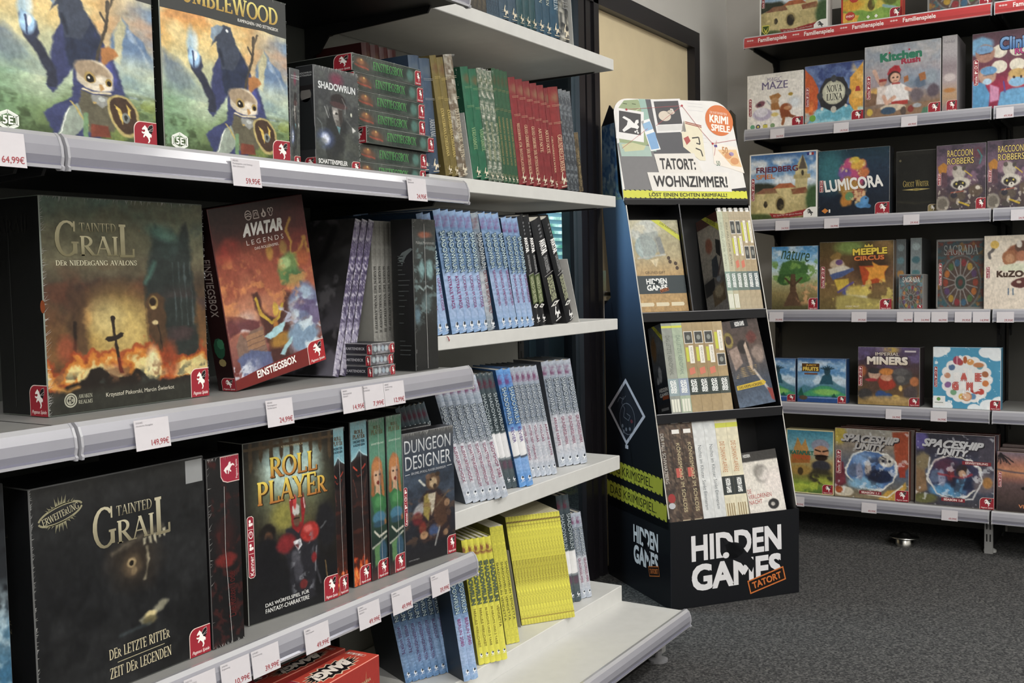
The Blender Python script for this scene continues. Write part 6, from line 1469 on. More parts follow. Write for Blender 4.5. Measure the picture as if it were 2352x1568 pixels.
# ---- magazines, grey spines on the middle grey shelf
def mag(cv, mb, title):
    P = Pt(8, cv.w / cv.h).bg((0, '#c9c6d2'), (.06, '#8f86a6'), (.2, '#6a5f86'), (.45, '#4f4668'), (.6, '#6d6688'), (.75, '#9a95ae'), (1, '#a9a4b8')).cl('#d6d3de', 3, .58, .1, 4, .7, 2).cl('#3a3150', 3, .6, .1, 9, .7, 1); return P
Fm = list(fit((764, 869), (812, 865), (846, 524), ZM)); Fm[4] = min(Fm[4], .26); Fm[2] *= 1.0
mags = book_row('{o} purple-white magazine from the left leaning beside the red starter box', Fm, 3, .21, mag, [''], soft=True, board='#3b393e', group='purple magazines on the middle grey shelf', name='magazine', page='#b9b4c6', film_n=14, gap=.9)
S = left(.21, Fm[3]); P = Pt(50, .21 / Fm[3]).bg((0, '#3a393a'), (.5, '#343335'), (.72, '#55535c'), (1, '#6a6875'), wob=.1).cl('#232324', 4, .55, .2, 3, .8).cl('#6d6b70', 5, .62, .1, 8, .6).L([(.75, .06), (.62, .3), (.55, .6)], .09, '#222223', .05).E(.52, .50, .05, .05, '#6f6e72', .3).E(.52, .50, .03, .03, '#2a2a2b', .3)
mb = MB(); S.art(mb, P, 2)
for k in range(16): S.rect(mb, .42, .63 + k * .016, .42 + .3 * (.5 + .5 * abs(math.sin(k * 2.3))), .634 + k * .016, '#8a8894', 4)
mb.obj('front_print', M_print, mags[0])
book_row('{o} grey booklet spine from the left behind the card box stack', fit_top((851, 507), (903, 504), 1.468, ZM, 0.0), 5, .12, plain('#8d8c86', '#94938d', '#3a3936', (.30, .74), font='r'), ['MASKEN DES NYARLATHOTEP I', 'MASKEN DES NYARLATHOTEP II', 'MASKEN DES NYARLATHOTEP III', 'MASKEN DES NYARLATHOTEP IV', 'MASKEN DES NYARLATHOTEP'], soft=True, board='#8a8983', name='booklet')

# ---- fourth white shelf, its books turned towards the aisle
YW_ = -.42
def fit4(bl, br, tl, dy=.0): return fit(bl, br, tl, Z4, Y=None)
book_row('{o} dark thin volume from the left in the shade behind the bear-man box', (np.array([1.952, 1.455, Z4 + .0008]), 0.0, .110, .285, -.40), 6, .20, sr('dark'), [''], board='#2a2e30', group='dark thin volumes behind the bear-man box', name='booklet')
book_row('{o} whitish volume from the left, right of the bear-man box, ' + WS[3], fit((1070, 1158), (1169, 1143), (989, 873), Z4, yaw=YW_), 6, .14, sr('pale', (.22, .52), (.54, .88)), ['AUSWURFSCHOCK', 'AUSWURFSCHOCK', 'SCHATTENKOMPENDIUM', 'SCHATTENKOMPENDIUM', 'SCHATTENKOMPENDIUM', 'BODYSHOP 2082'], board='#3c4654')
book_row('{o} dark grey volume with white paper band, ' + WS[3], fit((1152, 1125), (1190, 1120), (1092, 860), Z4, yaw=YW_), 3, .13, sr('dark', (.17, .50), (.53, .7), True), [''], board='#2c3438', group='dark grey banded volumes on the fourth white shelf', film_n=10)
book_row('{o} bright blue volume with white paper band, ' + WS[3], fit((1194, 1120), (1226, 1116), (1138, 851), Z4, yaw=YW_), 2, .14, sr('bright', (.15, .46), (.49, .62), True), ['REVIER'], board='#2f5f9c', group='bright blue banded volumes on the fourth white shelf')
book_row('{o} pale pink-grey volume from the left, right of the blue pair, ' + WS[3], fit((1219, 1098), (1281, 1091), (1168, 846), Z4, yaw=YW_), 5, .14, sr('pale', (.16, .50), (.53, .84)), ['HINTER DEM VORHANG', 'HINTER DEM VORHANG', 'VOLLGAS', 'VOLLGAS', 'ARKANE KRÄFTE'], board='#46505c')
book_row('{o} pale lilac-grey volume at the right end of the row, ' + WS[3], fit((1284, 1073), (1350, 1064), (1242, 832), Z4, yaw=YW_), 4, .14, sr('pale', (.16, .50), (.53, .80)), ['ARKANE KRÄFTE', 'GRUNDREGELWERK', 'GRUNDREGELWERK', 'GRUNDREGELWERK'], board='#565c66')

# ---- lowest white shelf
F_ = list(fit((932, 1570), (1058, 1560), (872, 1290), Z5, yaw=YW_)); F_[3] = .285
book_row('{o} blue volume from the left, partly under the grey rail, ' + WS[4], F_, 8, .14, sr('deep', (.10, .46), (.50, .86)), ['WEISE WORTE', 'WEISE WORTE', 'KONZERNGEWALTEN', 'KONZERNGEWALTEN', 'KONZERNGEWALTEN', 'BLACKOUT', 'BLACKOUT', 'BLACKOUT'], board='#101820')
book_row('{o} blue volume left of the yellow ones, ' + WS[4], fit((1066, 1566), (1099, 1554), (1020, 1280), Z5, yaw=YW_), 2, .14, sr('blue', (.12, .46), (.50, .72)), ['BERLIN 2080'], board='#16202c', group='blue volumes left of the yellow ones')
book_row('{o} yellow volume from the left with dark lettering, ' + WS[4], fit((1100, 1528), (1166, 1515), (1059, 1242), Z5, yaw=-.5), 5, .14, sr('yellow', (.18, .52), (.55, .86)), ['PARALLELE WIRKLICHKEIT', 'PARALLELE WIRKLICHKEIT', '30 NÄCHTE UND 3 TAGE', '30 NÄCHTE UND 3 TAGE', 'VENDETTA'], board='#8a8630')
book_row('{o} thin yellow booklet between yellow volumes and grey bookend, ' + WS[4], fit((1164, 1481), (1194, 1473), (1124, 1212), Z5, yaw=-.5), 3, .14, plain('#c3bd38', '#cbc53c', '#4a4a2c', (.3, .8)), ['SHADOWRUN VENDETTA'], soft=True, board='#8a8630', group='thin yellow booklets beside the yellow volumes', name='booklet')
def yblock(cv, mb, title):
    P = Pt(6, cv.w / cv.h).bg((0, '#cfca40'), (.1, '#e0da44'), (.5, '#d6cf40'), (.7, '#e3dd48'), (1, '#d9d244')).cl('#b3a83a', 2, .55, .2, 4, .6, 2)
    cv.rect(mb, .0, .045, 1, .06, '#8a7436', 4); cv.rect(mb, .0, .085, 1, .09, '#a89a3c', 4)
    cv.text(mb, 'SCHATTENHANDBUCH', (.2, .40, .8, .62), '#8a7a30', b=.0, lay=4, d='v'); cv.rect(mb, .0, .935, 1, .945, '#a8923c', 4); return P
book_row('{o} thin yellow booklet from the left in the tight block, ' + WS[4], fit((1199, 1437), (1321, 1417), (1160, 1189), Z5, br_z=True), 18, .15, yblock, [''], soft=True, board='#6f6a2a', group='tight block of thin yellow booklets', name='booklet', page='#cfc6a4', gap=.97)
book_row('{o} dark volume with white paper band behind the yellow block, ' + WS[4], fit((1308, 1385), (1336, 1379), (1276, 1140), Z5, yaw=-.5), 2, .14, sr('dark', (.17, .50), (.53, .7), True), [''], board='#2c3438', group='dark banded volumes on the lowest white shelf')
book_row('{o} pale volume at the right end, ' + WS[4], fit((1335, 1375), (1360, 1369), (1308, 1180), Z5, yaw=-.5), 2, .14, sr('pale', (.17, .50), (.53, .82)), ['GRUNDREGELWERK'], board='#565c66', group='pale volumes at the right end of the lowest white shelf')

# ---- sheet metal bookends
def bookend(label, b, tp, z, Y, d, c):
    O, yaw, w, h, lean = fit(b, (b[0] + 8, b[1]), tp, z, Y=Y)
    t = thing('bookend', label, 'bookend', O, (0, 0, 0))
    mb = MB(); M = Matrix.Rotation(lean, 4, 'Y'); mb.box(-.0015, .0, .0, d, 0, h, c, M=M); mb.obj('upright_plate', M_metal, t)
    mb = MB(); mb.box(-.07, 0, .012, d, -.0006, -.0001, c); mb.obj('foot_plate', M_metal, t)
bookend('white bookend plate at the right end, ' + WS[0], (1318, 106), (1303, -120), Z1, YS, .13, '#cfd0cb')
bookend('white bookend plate between the brown and the green volumes, ' + WS[1], (1087, 415), (1066, 259), Z2, YS, .14, '#b9bab6')
bookend('white bookend plate right of the black volumes, ' + WS[2], (1331, 740), (1303, 595), Z3, YS, .15, '#d6d5d0')
bookend('grey bookend plate left of the yellow block, ' + WS[4], (1197, 1440), (1168, 1264), Z5, None, .14, '#8f8b80')

# ================================================================ case boxes in the cardboard display
def case_spine(kind):
    """narrow side of a case box: paper, snapshot, note strip, dark logo band, folded foot"""
    K = {'green': ('#b9c0a4', '#c3c8ae', '#7f9a8e', None), 'sand': ('#b5ad8c', '#bcb596', '#748a80', None), 'photo': ('#b5a688', '#b3a07c', '#6f8076', 'top'), 'photo2': ('#b3a385', '#b09a76', '#5f7072', 'low'),
         'grey': ('#8d928a', '#979b90', '#8fa3a8', None), 'mint': ('#a3b39a', '#a9b89c', '#8d9cb4', None), 'kraft': ('#ab936a', '#a0875c', '#39433f', 'top'), 'kraft2': ('#b39c74', '#ab9166', '#4a524c', 'low'),
         'dark': ('#463832', '#3a2e2a', '#3a2e2a', None), 'brown': ('#5a4638', '#4a382e', '#4a382e', None), 'white': ('#d3d6d6', '#d9dbda', '#d3d6d6', None), 'cream': ('#dbd3b4', '#e0d8ba', '#333a3a', None)}
    a, b_, band, ph = K[kind]
    def mk(cv, mb, title):
        P = Pt(8, cv.w / cv.h).bg((0, a), (.5, b_), (1, a)).grain(.08, 4)
        r = lambda *q, c='#fff', l=3: cv.rect(mb, *q, c, l)
        if kind in ('dark', 'brown'):
            P.cl('#6a5444', 3, .55, .2, 3, .7, 2).cl('#2b2220', 3, .55, .15, 7, .8, 2).cl('#7d6a54', 4, .64, .1, 12, .8, 3)
            if kind == 'dark':
                cv.text(mb, 'DER FALL SCHWARZBERG', (.15, .10, .45, .58), '#c9c3ba', b=.0, lay=4, d='v'); cv.ell(mb, .5, .72, .32, .045, '#a5302f', 3, 14); cv.ell(mb, .45, .79, .3, .03, '#b9bcc2', 3, 9)
            else:
                cv.text(mb, 'KÖNIGSMORD IM SCHLOSS', (.42, .20, .80, .86), '#c3b489', b=.02, lay=4, d='v'); r(.15, .44, .62, .53, c='#c9574c'); r(.2, .93, .85, .99, c='#b9a88a'); r(.18, .07, .82, .11, c='#e9e6e0')
        elif kind == 'white':
            cv.text(mb, 'Nachts im Kloster Sankt Emmeram', (.28, .24, .58, .86), '#5a6468', b=-.005, lay=4, d='v'); r(.15, .955, .85, .985, c='#8f9494'); P.cl('#bfc4c6', 2, .58, .2, 4, .5, 2)
        elif kind == 'cream':
            r(0, .04, 1, .085, c='#cdd044'); cv.text(mb, 'DIE DIAMANT-AFFÄRE', (.2, .22, .72, .52), '#c78a5f', b=.02, lay=4, d='v'); r(0, .56, 1, .74, c=band); cv.text(mb, 'HIDDEN GAMES', (.3, .58, .72, .72), '#e9ebe8', b=.05, lay=4, d='v')
            for k in range(4): r(.12 + k * .2, .82, .22 + k * .2, .965, c='#a08a60', l=3)
        else:
            if ph:
                f = (.10, .24) if ph == 'top' else (.36, .50); s_ = (.26, .46) if ph == 'top' else (.10, .33)
                r(.08, f[0], .92, f[1], c='#dcd8cf'); r(.14, f[0] + .008, .86, f[1] - .008, c='#4a4b48', l=4); cv.ell(mb, .5, (f[0] + f[1]) / 2, .2, .03, '#8a8d86', 5, 8)
                r(.42, s_[0], .86, s_[1], c='#ece7da', l=4); cv.text(mb, 'MORD AM CRUCIFIX', (.56, s_[0] + .02, .76, s_[1] - .02), '#8a8578', lay=5, d='v')
                r(.10, s_[0] + .02, .38, s_[1] - .02, c='#c9cc3e', l=4)
                if ph == 'top': cv.poly(mb, [(.2, .52), (.75, .50), (.8, .57), (.25, .59)], '#d9775f', 4)
            elif kind in ('grey', 'mint'):
                r(0, .03, 1, .055, c='#d0d340'); cv.text(mb, 'DAS LETZTE ABENDMAHL', (.3, .14, .7, .58), '#6a7068' if kind == 'grey' else '#7d9080', b=.01, lay=4, d='v')
            else: cv.text(mb, 'EIN FALL FÜR ZWEI', (.3, .12, .68, .56), '#7d7a66' if kind == 'sand' else '#9aa38c', b=.02, lay=4, d='v')
            r(0, .62, 1, .81, c=band, l=3); cv.text(mb, 'HIDDEN', (.5, .64, .78, .78), '#eef0ee', b=.05, lay=4, d='v'); cv.text(mb, 'GAMES', (.2, .64, .48, .78), '#eef0ee', b=.05, lay=4, d='v')
            if kind in ('green', 'sand', 'grey', 'mint'):
                for k in range(3): r(.12 + k * .27, .845, .34 + k * .27, .985, c='#e0e0d0')
        return P
    return mk
def case_row(seq, F, labels, d=.155, tabs=True):
    """boxes of one tier standing side by side in the display, tilted like its sides"""
    O, yaw, w, h, lean = F; n = len(seq); p = w / n; U = np.array([math.cos(yaw), math.sin(yaw), 0]); out = []
    for i, kd in enumerate(seq):
        t_ = p * .985
        o = thing('case_box', labels[i], 'game box', O + U * p * i, (-TILT, lean, yaw))
        cv = Cv((0, -.0003, h), (1, 0, 0), (0, 0, -1), t_, h); mb = MB(); P = case_spine(kd)(cv, mb, '')
        b = MB(); av = P.img.mean((0, 1)); b.cbox(0, t_, 0, d, 0, h, .001, av, av * 1.05); cv.art(b, P); b.obj('sleeve', M_print, o)
        if mb.ch: mb.obj('spine_print', M_ink, o)
        m = MB(); m.box(t_ * .2, t_ * .8, -.0012, -.0002, h - .004, h + .012, '#e9e7e2'); m.box(t_ * .2, t_ * .8, -.0012, .012, h + .004, h + .012, '#e9e7e2')
        if tabs and kd in ('photo', 'photo2', 'kraft', 'sand', 'green', 'brown'): m.obj('hang_tab', M_matte, o)
        film(o, cv, 9, 'lrt', i + 2, .014); out.append((o, cv))
    return out
TILT = math.radians(13.5)
def fitD(bl, br, tl, z, dv=None):
    """corners of a row in the display; the front face leans back by TILT; dv: depth behind the display's front"""
    O = at(*bl, 2, z) if dv is None else onplane(*bl, DO + dV * dv, dV); yaw = DU
    U = np.array([math.cos(yaw), math.sin(yaw), 0]); n = np.array([math.sin(yaw) * math.cos(TILT), -math.cos(yaw) * math.cos(TILT), math.sin(TILT)])
    B = onplane(*br, O, n); T = onplane(*tl, O, n); up = np.array([-math.sin(yaw) * math.sin(TILT), math.cos(yaw) * math.sin(TILT), math.cos(TILT)])
    w = float((B - O) @ U); tu = float((T - O) @ U); tz = float((T - O) @ up)
    return np.array([O[0], O[1], z + .0025]), yaw, w, math.hypot(tu, tz), math.atan2(tu, tz)
def flat_lean(F): F = list(F); F[4] = 0.0 if abs(F[4]) < .12 else F[4]; return F
Zt1, Zt2, Zt3 = bz - .03, TIERS[0][0], TIERS[1][0]
mb = MB(); sl_ = math.tan(TILT); mb.quad((.004, .006, Zt1), (DW - .004, .006, Zt1), (DW - .004, .20, Zt1 - .194 * sl_), (.004, .20, Zt1 - .194 * sl_), '#101114'); mb.obj('tray', M_card, disp)
F = flat_lean(fitD((1676, 690), (1791, 679), (1657, 464), Zt3 + .003, .205)); F[4] = 0; F[2] = min(F[2], DW - .007 - float((F[0] - DO) @ dU))
ups = case_row(['green', 'sand', 'photo', 'photo', 'photo2', 'photo2'], F, [
    'pale green case box spine, leftmost in the upper right compartment of the display', 'sand-coloured case box spine, second from the left in the upper right compartment', 'left kraft case box with snapshot high on its spine, upper right compartment',
    'right kraft case box with snapshot high on its spine, upper right compartment', 'left kraft case box with snapshot halfway down its spine, upper right compartment', 'rightmost kraft case box in the upper right compartment of the display'])
def side_cover(o, h, d, P, band=None, name='cover_print'):
    S = left(d, h); S.O = S.O + np.array([-.0002, 0, 0]); mb = MB(); S.art(mb, P, 1)
    if band:
        S.poly(mb, [(.28, 0), (.48, 0), (1.0, .13), (1.0, .20)], '#cdd038', 4); S.text(mb, 'DAS KRIMISPIEL', (.48, .06, .92, .10), '#3a3a1c', lay=6, rot=30)
    mb.obj(name, M_print, o); return S
h6 = F[3]
P = Pt(50, .155 / h6).bg((0, '#6a4a3a'), (.06, '#a89a84'), (.15, '#b9b09e'), (.6, '#a9a294'), (.66, '#6f6a62'), (.8, '#8f8a80'), (1, '#a9a4a0'))
P.G([(0, 0), (1, 0), (1, .10), (0, .10)], '#5a2f26', .01).E(.45, .30, .16, .08, '#a8654a', .4, 1, 0, .3).G([(.5, .45), (.75, .42), (.78, .58), (.62, .64), (.44, .62)], '#3c434c', .02).G([(.78, .26), (.98, .30), (.92, .46), (.74, .40)], '#2d2c2c', .01).L([(.92, .48), (.62, .68)], .06, '#6a5552', .02).E(.7, .66, .1, .03, '#8f96a3', .4).G([(.02, .66), (.5, .63), (.5, .72), (.4, .78), (.02, .80)], '#1c1b1c', .01).G([(.35, .76), (.92, .70), (.92, .88), (.36, .92)], '#7a6648', .02).E(.65, .78, .2, .06, '#b5a684', .5).grain(.15, 20)
side_cover(ups[0][0], h6, .155, P, True)
# upper left: one box facing forwards
F = flat_lean(fitD((1470, 699), (1587, 697), (1441, 487), Zt3 + .003, .225)); F[4] = 0; F[2] = min(F[2], DVX - .004 - float((F[0] - DO) @ dU))
def front_case(label, F, P, draw, d=.03, side='#7a6a4c', lean=None, edge=None):
    O, yaw, w, h, ln = F
    t = thing('case_box', label, 'game box', O, (-TILT, ln if lean is None else lean, yaw)); mb = MB(); mb.cbox(0, w, 0, d, 0, h, .0012, side, edge); cv = Cv((0, -.0003, h), (1, 0, 0), (0, 0, -1), w, h); cv.art(mb, P); mb.obj('sleeve', M_print, t)
    mb = MB(); draw(cv, mb); mb.obj('cover_print', M_ink, t); return t, cv
P = Pt(60, F[2] / F[3]).bg((0, '#a3a07c'), (.4, '#ab9c74'), (.6, '#b8955f'), (1, '#b58f58')).E(.30, .12, .30, .12, '#b9bdb4', .3, 1, -20, .1).E(.28, .30, .22, .13, '#8fa3a3', .12).E(.28, .30, .19, .11, '#9fb0ae', .2).G([(.16, .16), (.55, .12), (.62, .34), (.22, .40)], '#8d9692', .02, .7).G([(.5, .2), (.6, .18), (.66, .36), (.56, .40)], '#7d8280', .02).L([(.1, .42), (.66, .38)], .03, '#b0b2aa', .015).G([(.34, .44), (.44, .52), (.52, .42)], '#d2c29a', .01)
P.cl('#c9c0a0', 6, .58, .15, 4, .6, 1, P.band(-.1, .2, .1)).grain(.1, 20)
def dr(cv, mb):
    cv.poly(mb, [(.45, 0), (.62, 0), (1, .17), (1, .23)], '#c9cc38', 3); cv.text(mb, 'DAS KRIMISPIEL', (.6, .075, .98, .10), '#3a3a1c', lay=5, rot=32)
    for u, v in ((.72, .42), (.74, .46), (.85, .48), (.87, .53)): cv.ell(mb, u, v, .035, .022, '#4a3a2c', 3, 10)
    cv.text(mb, 'GRÜNES GIFT', (.20, .555, .62, .59), '#5a4a34', b=.0, lay=4); cv.rect(mb, .0, .61, 1, .805, '#3a4448', 3); hidden_logo(cv, (.20, .64, .62, .77), mb, True, '#eceeec', '#3a4448')
    for k in range(3): cv.poly(mb, [(.04 + k * .31, .90), (.29 + k * .31, .90), (.31 + k * .31, .92), (.29 + k * .31, .94), (.04 + k * .31, .94)], '#ddd0ae', 3)
t, cv = front_case('kraft case box with a petri dish picture, facing forwards in the upper left compartment', F, P, dr); film(t, cv, 20, 'lrt', 3, .02)
# middle tier
F = flat_lean(fitD((1543, 936), (1686, 938), (1520, 706), Zt2, .112)); F[4] = 0; F[3] *= .90
mid = case_row(['grey', 'mint', 'kraft', 'kraft', 'kraft', 'kraft2'], F, ['grey case box spine, leftmost in the middle tier of the display', 'mint green case box spine, second from the left in the middle tier', 'first of three kraft case boxes with dark bands, middle tier', 'second of three kraft case boxes with dark bands, middle tier', 'third of three kraft case boxes with dark bands, middle tier', 'kraft case box with cream strip, rightmost spine of the middle tier'], d=.10, tabs=False)
P = Pt(40, .10 / F[3]).bg((0, '#5a6064'), (.2, '#6a6e72'), (.5, '#4f565e'), (.64, '#343a42'), (.8, '#2a2d33'), (1, '#3a3c40')).E(.25, .25, .2, .14, '#7a5a34', .4, 1, 0, .5).E(.5, .55, .13, .09, '#a9b0b8', .3).E(.3, .62, .1, .05, '#9aa0a8', .4).G([(.0, .66), (1, .62), (1, .86), (0, .88)], '#2c3440', .01).grain(.2, 12)
S = side_cover(mid[0][0], F[3], .10, P, True)
mb = MB(); S.text(mb, 'HIDDEN', (.3, .70, .95, .745), '#e0e2e0', b=.05, lay=5); S.text(mb, 'GAMES', (.3, .755, .95, .80), '#e0e2e0', b=.05, lay=5); S.rect(mb, .5, .79, .95, .83, '#b5562f', 6); S.rect(mb, .3, .92, .85, .95, '#8f9296', 4); mb.obj('logo_print', M_ink, mid[0][0])
F = list(fitD((1690, 930), (1783, 916), (1668, 716), Zt2, .125)); F[0] = F[0] + dU * .016; F[4] = -.10; F[2] = .155; F[3] *= .93
P = Pt(50, F[2] / F[3]).bg((0, '#4a3f3c'), (.3, '#5a4a42'), (.6, '#4a4a50'), (.75, '#3f4a5c'), (1, '#56677e')).E(.10, .22, .13, .09, '#8a7a3a', .2).E(.10, .22, .08, .05, '#4a3a34', .2).E(.45, .32, .16, .08, '#2c2624', .3).G([(.05, .34), (.3, .30), (.36, .5), (.12, .58)], '#9a8478', .03).G([(.48, .30), (.55, .26), (.62, .5), (.58, .62), (.52, .55)], '#b09a88', .02).E(.72, .22, .14, .07, '#6a342e', .4, .9, 0, .5).E(.82, .42, .16, .10, '#8a786e', .4, 1, 0, .4).L([(.62, .6), (.98, .92)], .06, '#b9b0a8', .03).G([(.86, .82), (1, .84), (1, .98), (.92, .96)], '#9a3a34', .02)
for k in range(6): P.L([(.1 + .03 * k, .66 - .02 * k), (.7, .645 - .02 * k)], .008, '#c9a25a', .006)
P.grain(.2, 14)
def dr(cv, mb):
    cv.rect(mb, .25, .0, .72, .09, '#1a1b1d', 3); cv.text(mb, 'HIDDEN GAMES', (.36, .02, .62, .075), '#d9dad8', b=.05, lay=4); cv.poly(mb, [(.05, .75), (.80, .725), (.86, .755), (.80, .785), (.05, .80)], '#cfae2e', 3); cv.text(mb, 'DAS KRIMI-HÖRSPIEL', (.10, .745, .76, .785), '#4a3a14', b=.02, lay=4, rot=-2)
t, cv = front_case('dark comic-style case box leaning at the right of the middle tier', F, P, dr, side='#3a3534'); film(t, cv, 20, 'lrt', 5, .02)
# bottom tier
F = flat_lean(fitD((1538, 1198), (1724, 1186), (1512, 956), Zt1, .022)); F[4] = 0
low = case_row(['dark', 'brown', 'brown', 'white', 'white', 'cream', 'cream'], F, ['dark brown case box spine with red seal, leftmost in the bottom tier', 'left of two brown case boxes with red patch, bottom tier', 'right of two brown case boxes with red patch, bottom tier', 'left white case box with handwritten lettering, bottom tier', 'right white case box with handwritten lettering, bottom tier', 'left cream case box with orange lettering and dark band, bottom tier', 'right cream case box with orange lettering and dark band, bottom tier'])
F = list(fitD((1718, 1172), (1797, 1160), (1690, 1024), Zt1, .045)); F[0] = F[0] + dU * .014; F[4] = -.05; F[2] = .150
P = Pt(50, F[2] / F[3]).bg((0, '#3c3a38'), (.14, '#3c3a38'), (.16, '#d9d3c8'), (1, '#e3ddd4')).E(.5, .36, .2, .14, '#9a958e', .3, .9).E(.52, .36, .15, .10, '#d0cac2', .3).E(.42, .30, .16, .10, '#7a756e', .5, .6, 0, .5).E(.68, .84, .15, .08, '#2a2829', .15).E(.66, .84, .06, .03, '#b9b3ab', .4).E(.8, .5, .3, .2, '#e6d9d4', .9, .6).grain(.06, 18)
def dr(cv, mb):
    cv.text(mb, 'HIDDEN', (.06, .03, .26, .08), '#c9c9c6', b=.05, lay=4)
    for k, s_ in enumerate(('DIE', 'VERLORENEN', 'NACHT')): cv.text(mb, s_, (.02, .57 + k * .085, (.12, .66, .38)[k], .635 + k * .085), '#b5443e', lay=4)
t, cv = front_case('whitish case box with a pencil portrait and red lettering, leaning in the bottom tier', F, P, dr, side='#d3cdc2')

# ================================================================ game boxes on the right-hand shelves
XF = XS + .028
RW = ['top right-hand shelf', 'second right-hand shelf', 'third right-hand shelf', 'fourth right-hand shelf', 'fifth right-hand shelf', 'bottom right-hand shelf']
def rbox(label, row, l, r, yb, yt, P=None, d=.07, side='#2a2a2b', edge='#8d8d8b', title=None, bad=True, st=None, sides=None, X=None, badc='#a3212f', stxt='Familie', film_n=0, tilt=-.03, badr=(.80, .81, .998, .998), h=None):
    """l, r: left and right edge, yb: bottom, yt: top at the left edge, in pixels of the photograph"""
    F = list(fit((l, yb), (r, yb), (l, yt), ZR[row], X=X or XF)); F[4] = 0
    if h: F[3] = h
    t, cv = game_box(label, F, d, side, edge, P, tilt=tilt, sides=sides)
    if title:
        mb = MB(); title(cv, mb); mb.obj('title_lettering', M_ink, t)
    if bad: badge(t, cv, *badr, c=badc)
    if st: strip(t, cv, *st, word=stxt)
    if film_n: film(t, cv, film_n, 'tlr', int(l) % 7 + 1, .03)
    return t, cv, F
def castle(nx, asp):
    P = Pt(nx, asp).bg((0, '#3f6fb0'), (.25, '#5f92c8'), (.45, '#9fbcd6'), (.6, '#6f7a5a'), (1, '#5a5a34')).cl('#dfe6ec', 4, .5, .15, 3, .95, 1, P_band(nx, asp, .08, .48))
    P.E(.15, .55, .28, .12, '#33382e', .3, 1, 0, .4).G([(.68, .32), (.68, .24), (.78, .06), (.80, .06), (.86, .24), (.86, .9), (.68, .9)], '#c3b47e', .012).G([(.66, .34), (.90, .34), (.90, .40), (.66, .40)], '#ad9c68', .01).G([(.73, .26), (.79, .04), (.85, .26)], '#5a5046', .01).E(.79, .32, .02, .04, '#3f3a30', .3)
    P.G([(.0, .62), (.10, .58), (.22, .58), (.22, .96), (0, .96)], '#b3a36c', .012).G([(.10, .58), (.42, .52), (.62, .52), (.80, .58), (.80, .95), (.10, .95)], '#cdbb80', .012).G([(.08, .60), (.20, .52), (.38, .52), (.42, .60)], '#8a5a44', .01).G([(.34, .53), (.44, .46), (.62, .46), (.70, .53)], '#b0603c', .01).G([(.62, .55), (.84, .53), (.88, .62), (.64, .63)], '#8a4f38', .01)
    P.E(.46, .76, .075, .11, '#a08c58', .15).E(.46, .77, .055, .09, '#2f2a22', .2).E(.24, .76, .03, .05, '#3a3428', .2).cl('#a3935c', 10, .55, .15, 9, .5, 1, np.clip((P.v - .5) * 8, 0, 1)).E(.95, .72, .12, .2, '#3c5a34', .4, 1, 0, .4).E(.1, .98, .3, .08, '#4a5a30', .4)
    P.G([(.30, .90), (.50, .92), (.72, .88), (.86, .86), (.84, .94), (.6, .97), (.34, .97)], '#9a2a2c', .012); return P.grain(.08, 22)
def P_band(nx, asp, a, b): return Pt(nx, asp).band(a, b, .1)
def castle_t(cv, mb):
    w = '#eceae4'
    for q in ((.0, 0, 1, .018), (.0, .982, 1, 1), (.0, 0, .02, 1), (.98, 0, 1, 1)): cv.rect(mb, *q, w, 3)
    cv.text(mb, 'FRIEDBERG', (.10, .20, .72, .285), '#7d2a34', b=.03, lay=5, c2='#5a2a4a'); cv.text(mb, 'SPIEL', (.10, .31, .38, .38), '#d97a3c', b=.03, lay=5)
    cv.rect(mb, .235, .20, .25, .39, '#8a2a34', 6); cv.text(mb, 'Ein Spiel für die ganze Familie', (.36, .915, .78, .94), '#e6cfc4', lay=5, rot=-3)
    cv.poly(mb, [(.985, .985), (.80, .985), (.80, .90), (.85, .85), (.90, .83), (.985, .83)], '#e6e4de', 4); cv.sub(.84, .85, .96, .96).poly(mb, HORSE, '#4a4a4a', 6); cv.rect(mb, .85, .03, .95, .07, '#e8e6e2', 4)
    cv.rect(mb, .85, .03, .883, .07, '#3a3a8a', 5); cv.rect(mb, .916, .03, .95, .07, '#b03a3a', 5)
t, cv, F = rbox('white-framed castle box, leftmost on the ' + RW[0], 0, 1745, 1901, 80, -120, castle(80, .88), title=castle_t, bad=False, st=(.03, .30, .075, .52), edge='#dcdad4', side='#c9c7c0', h=.265)
mb = MB(); E_ = cv.sub(.035, .80, .15, .965); E_.poly(mb, [(0, 0), (1, 0), (.95, .6), (.5, 1), (.05, .6)], '#cfc84a', 4); E_.poly(mb, [(.1, .1), (.9, .1), (.85, .56), (.5, .88), (.15, .56)], '#39511f', 5); E_.poly(mb, [(.2, .2), (.5, .55), (.8, .2), (.6, .75), (.4, .75)], '#cfc84a', 6); mb.obj('town_crest', M_ink, t)
P = Pt(80, .9).bg((0, '#6fa8c4'), (.4, '#a9c07a'), (.62, '#8fa848'), (.85, '#6f9a3c'), (1, '#7aa23e')).E(.5, .62, .24, .2, '#d0bc4a', .1).G([(.28, .46), (.72, .46), (.74, .78), (.26, .78)], '#c9b544', .012).E(.5, .72, .06, .09, '#5a4a24', .2).E(.34, .5, .02, .05, '#7a6a2c', .3).E(.62, .52, .025, .04, '#7a6a2c', .3).E(.82, .64, .14, .12, '#5a6a2a', .3, 1, 0, .4).L([(.7, .76), (.9, .82), (.95, .92)], .05, '#7ea3a8', .02).E(.16, .68, .2, .1, '#d39a2c', .4, 1, 0, .5).G([(0, .78), (.3, .86), (.24, 1), (0, 1)], '#e0a53a', .02).cl('#8fb04a', 6, .6, .1, 4, .6).grain(.08)
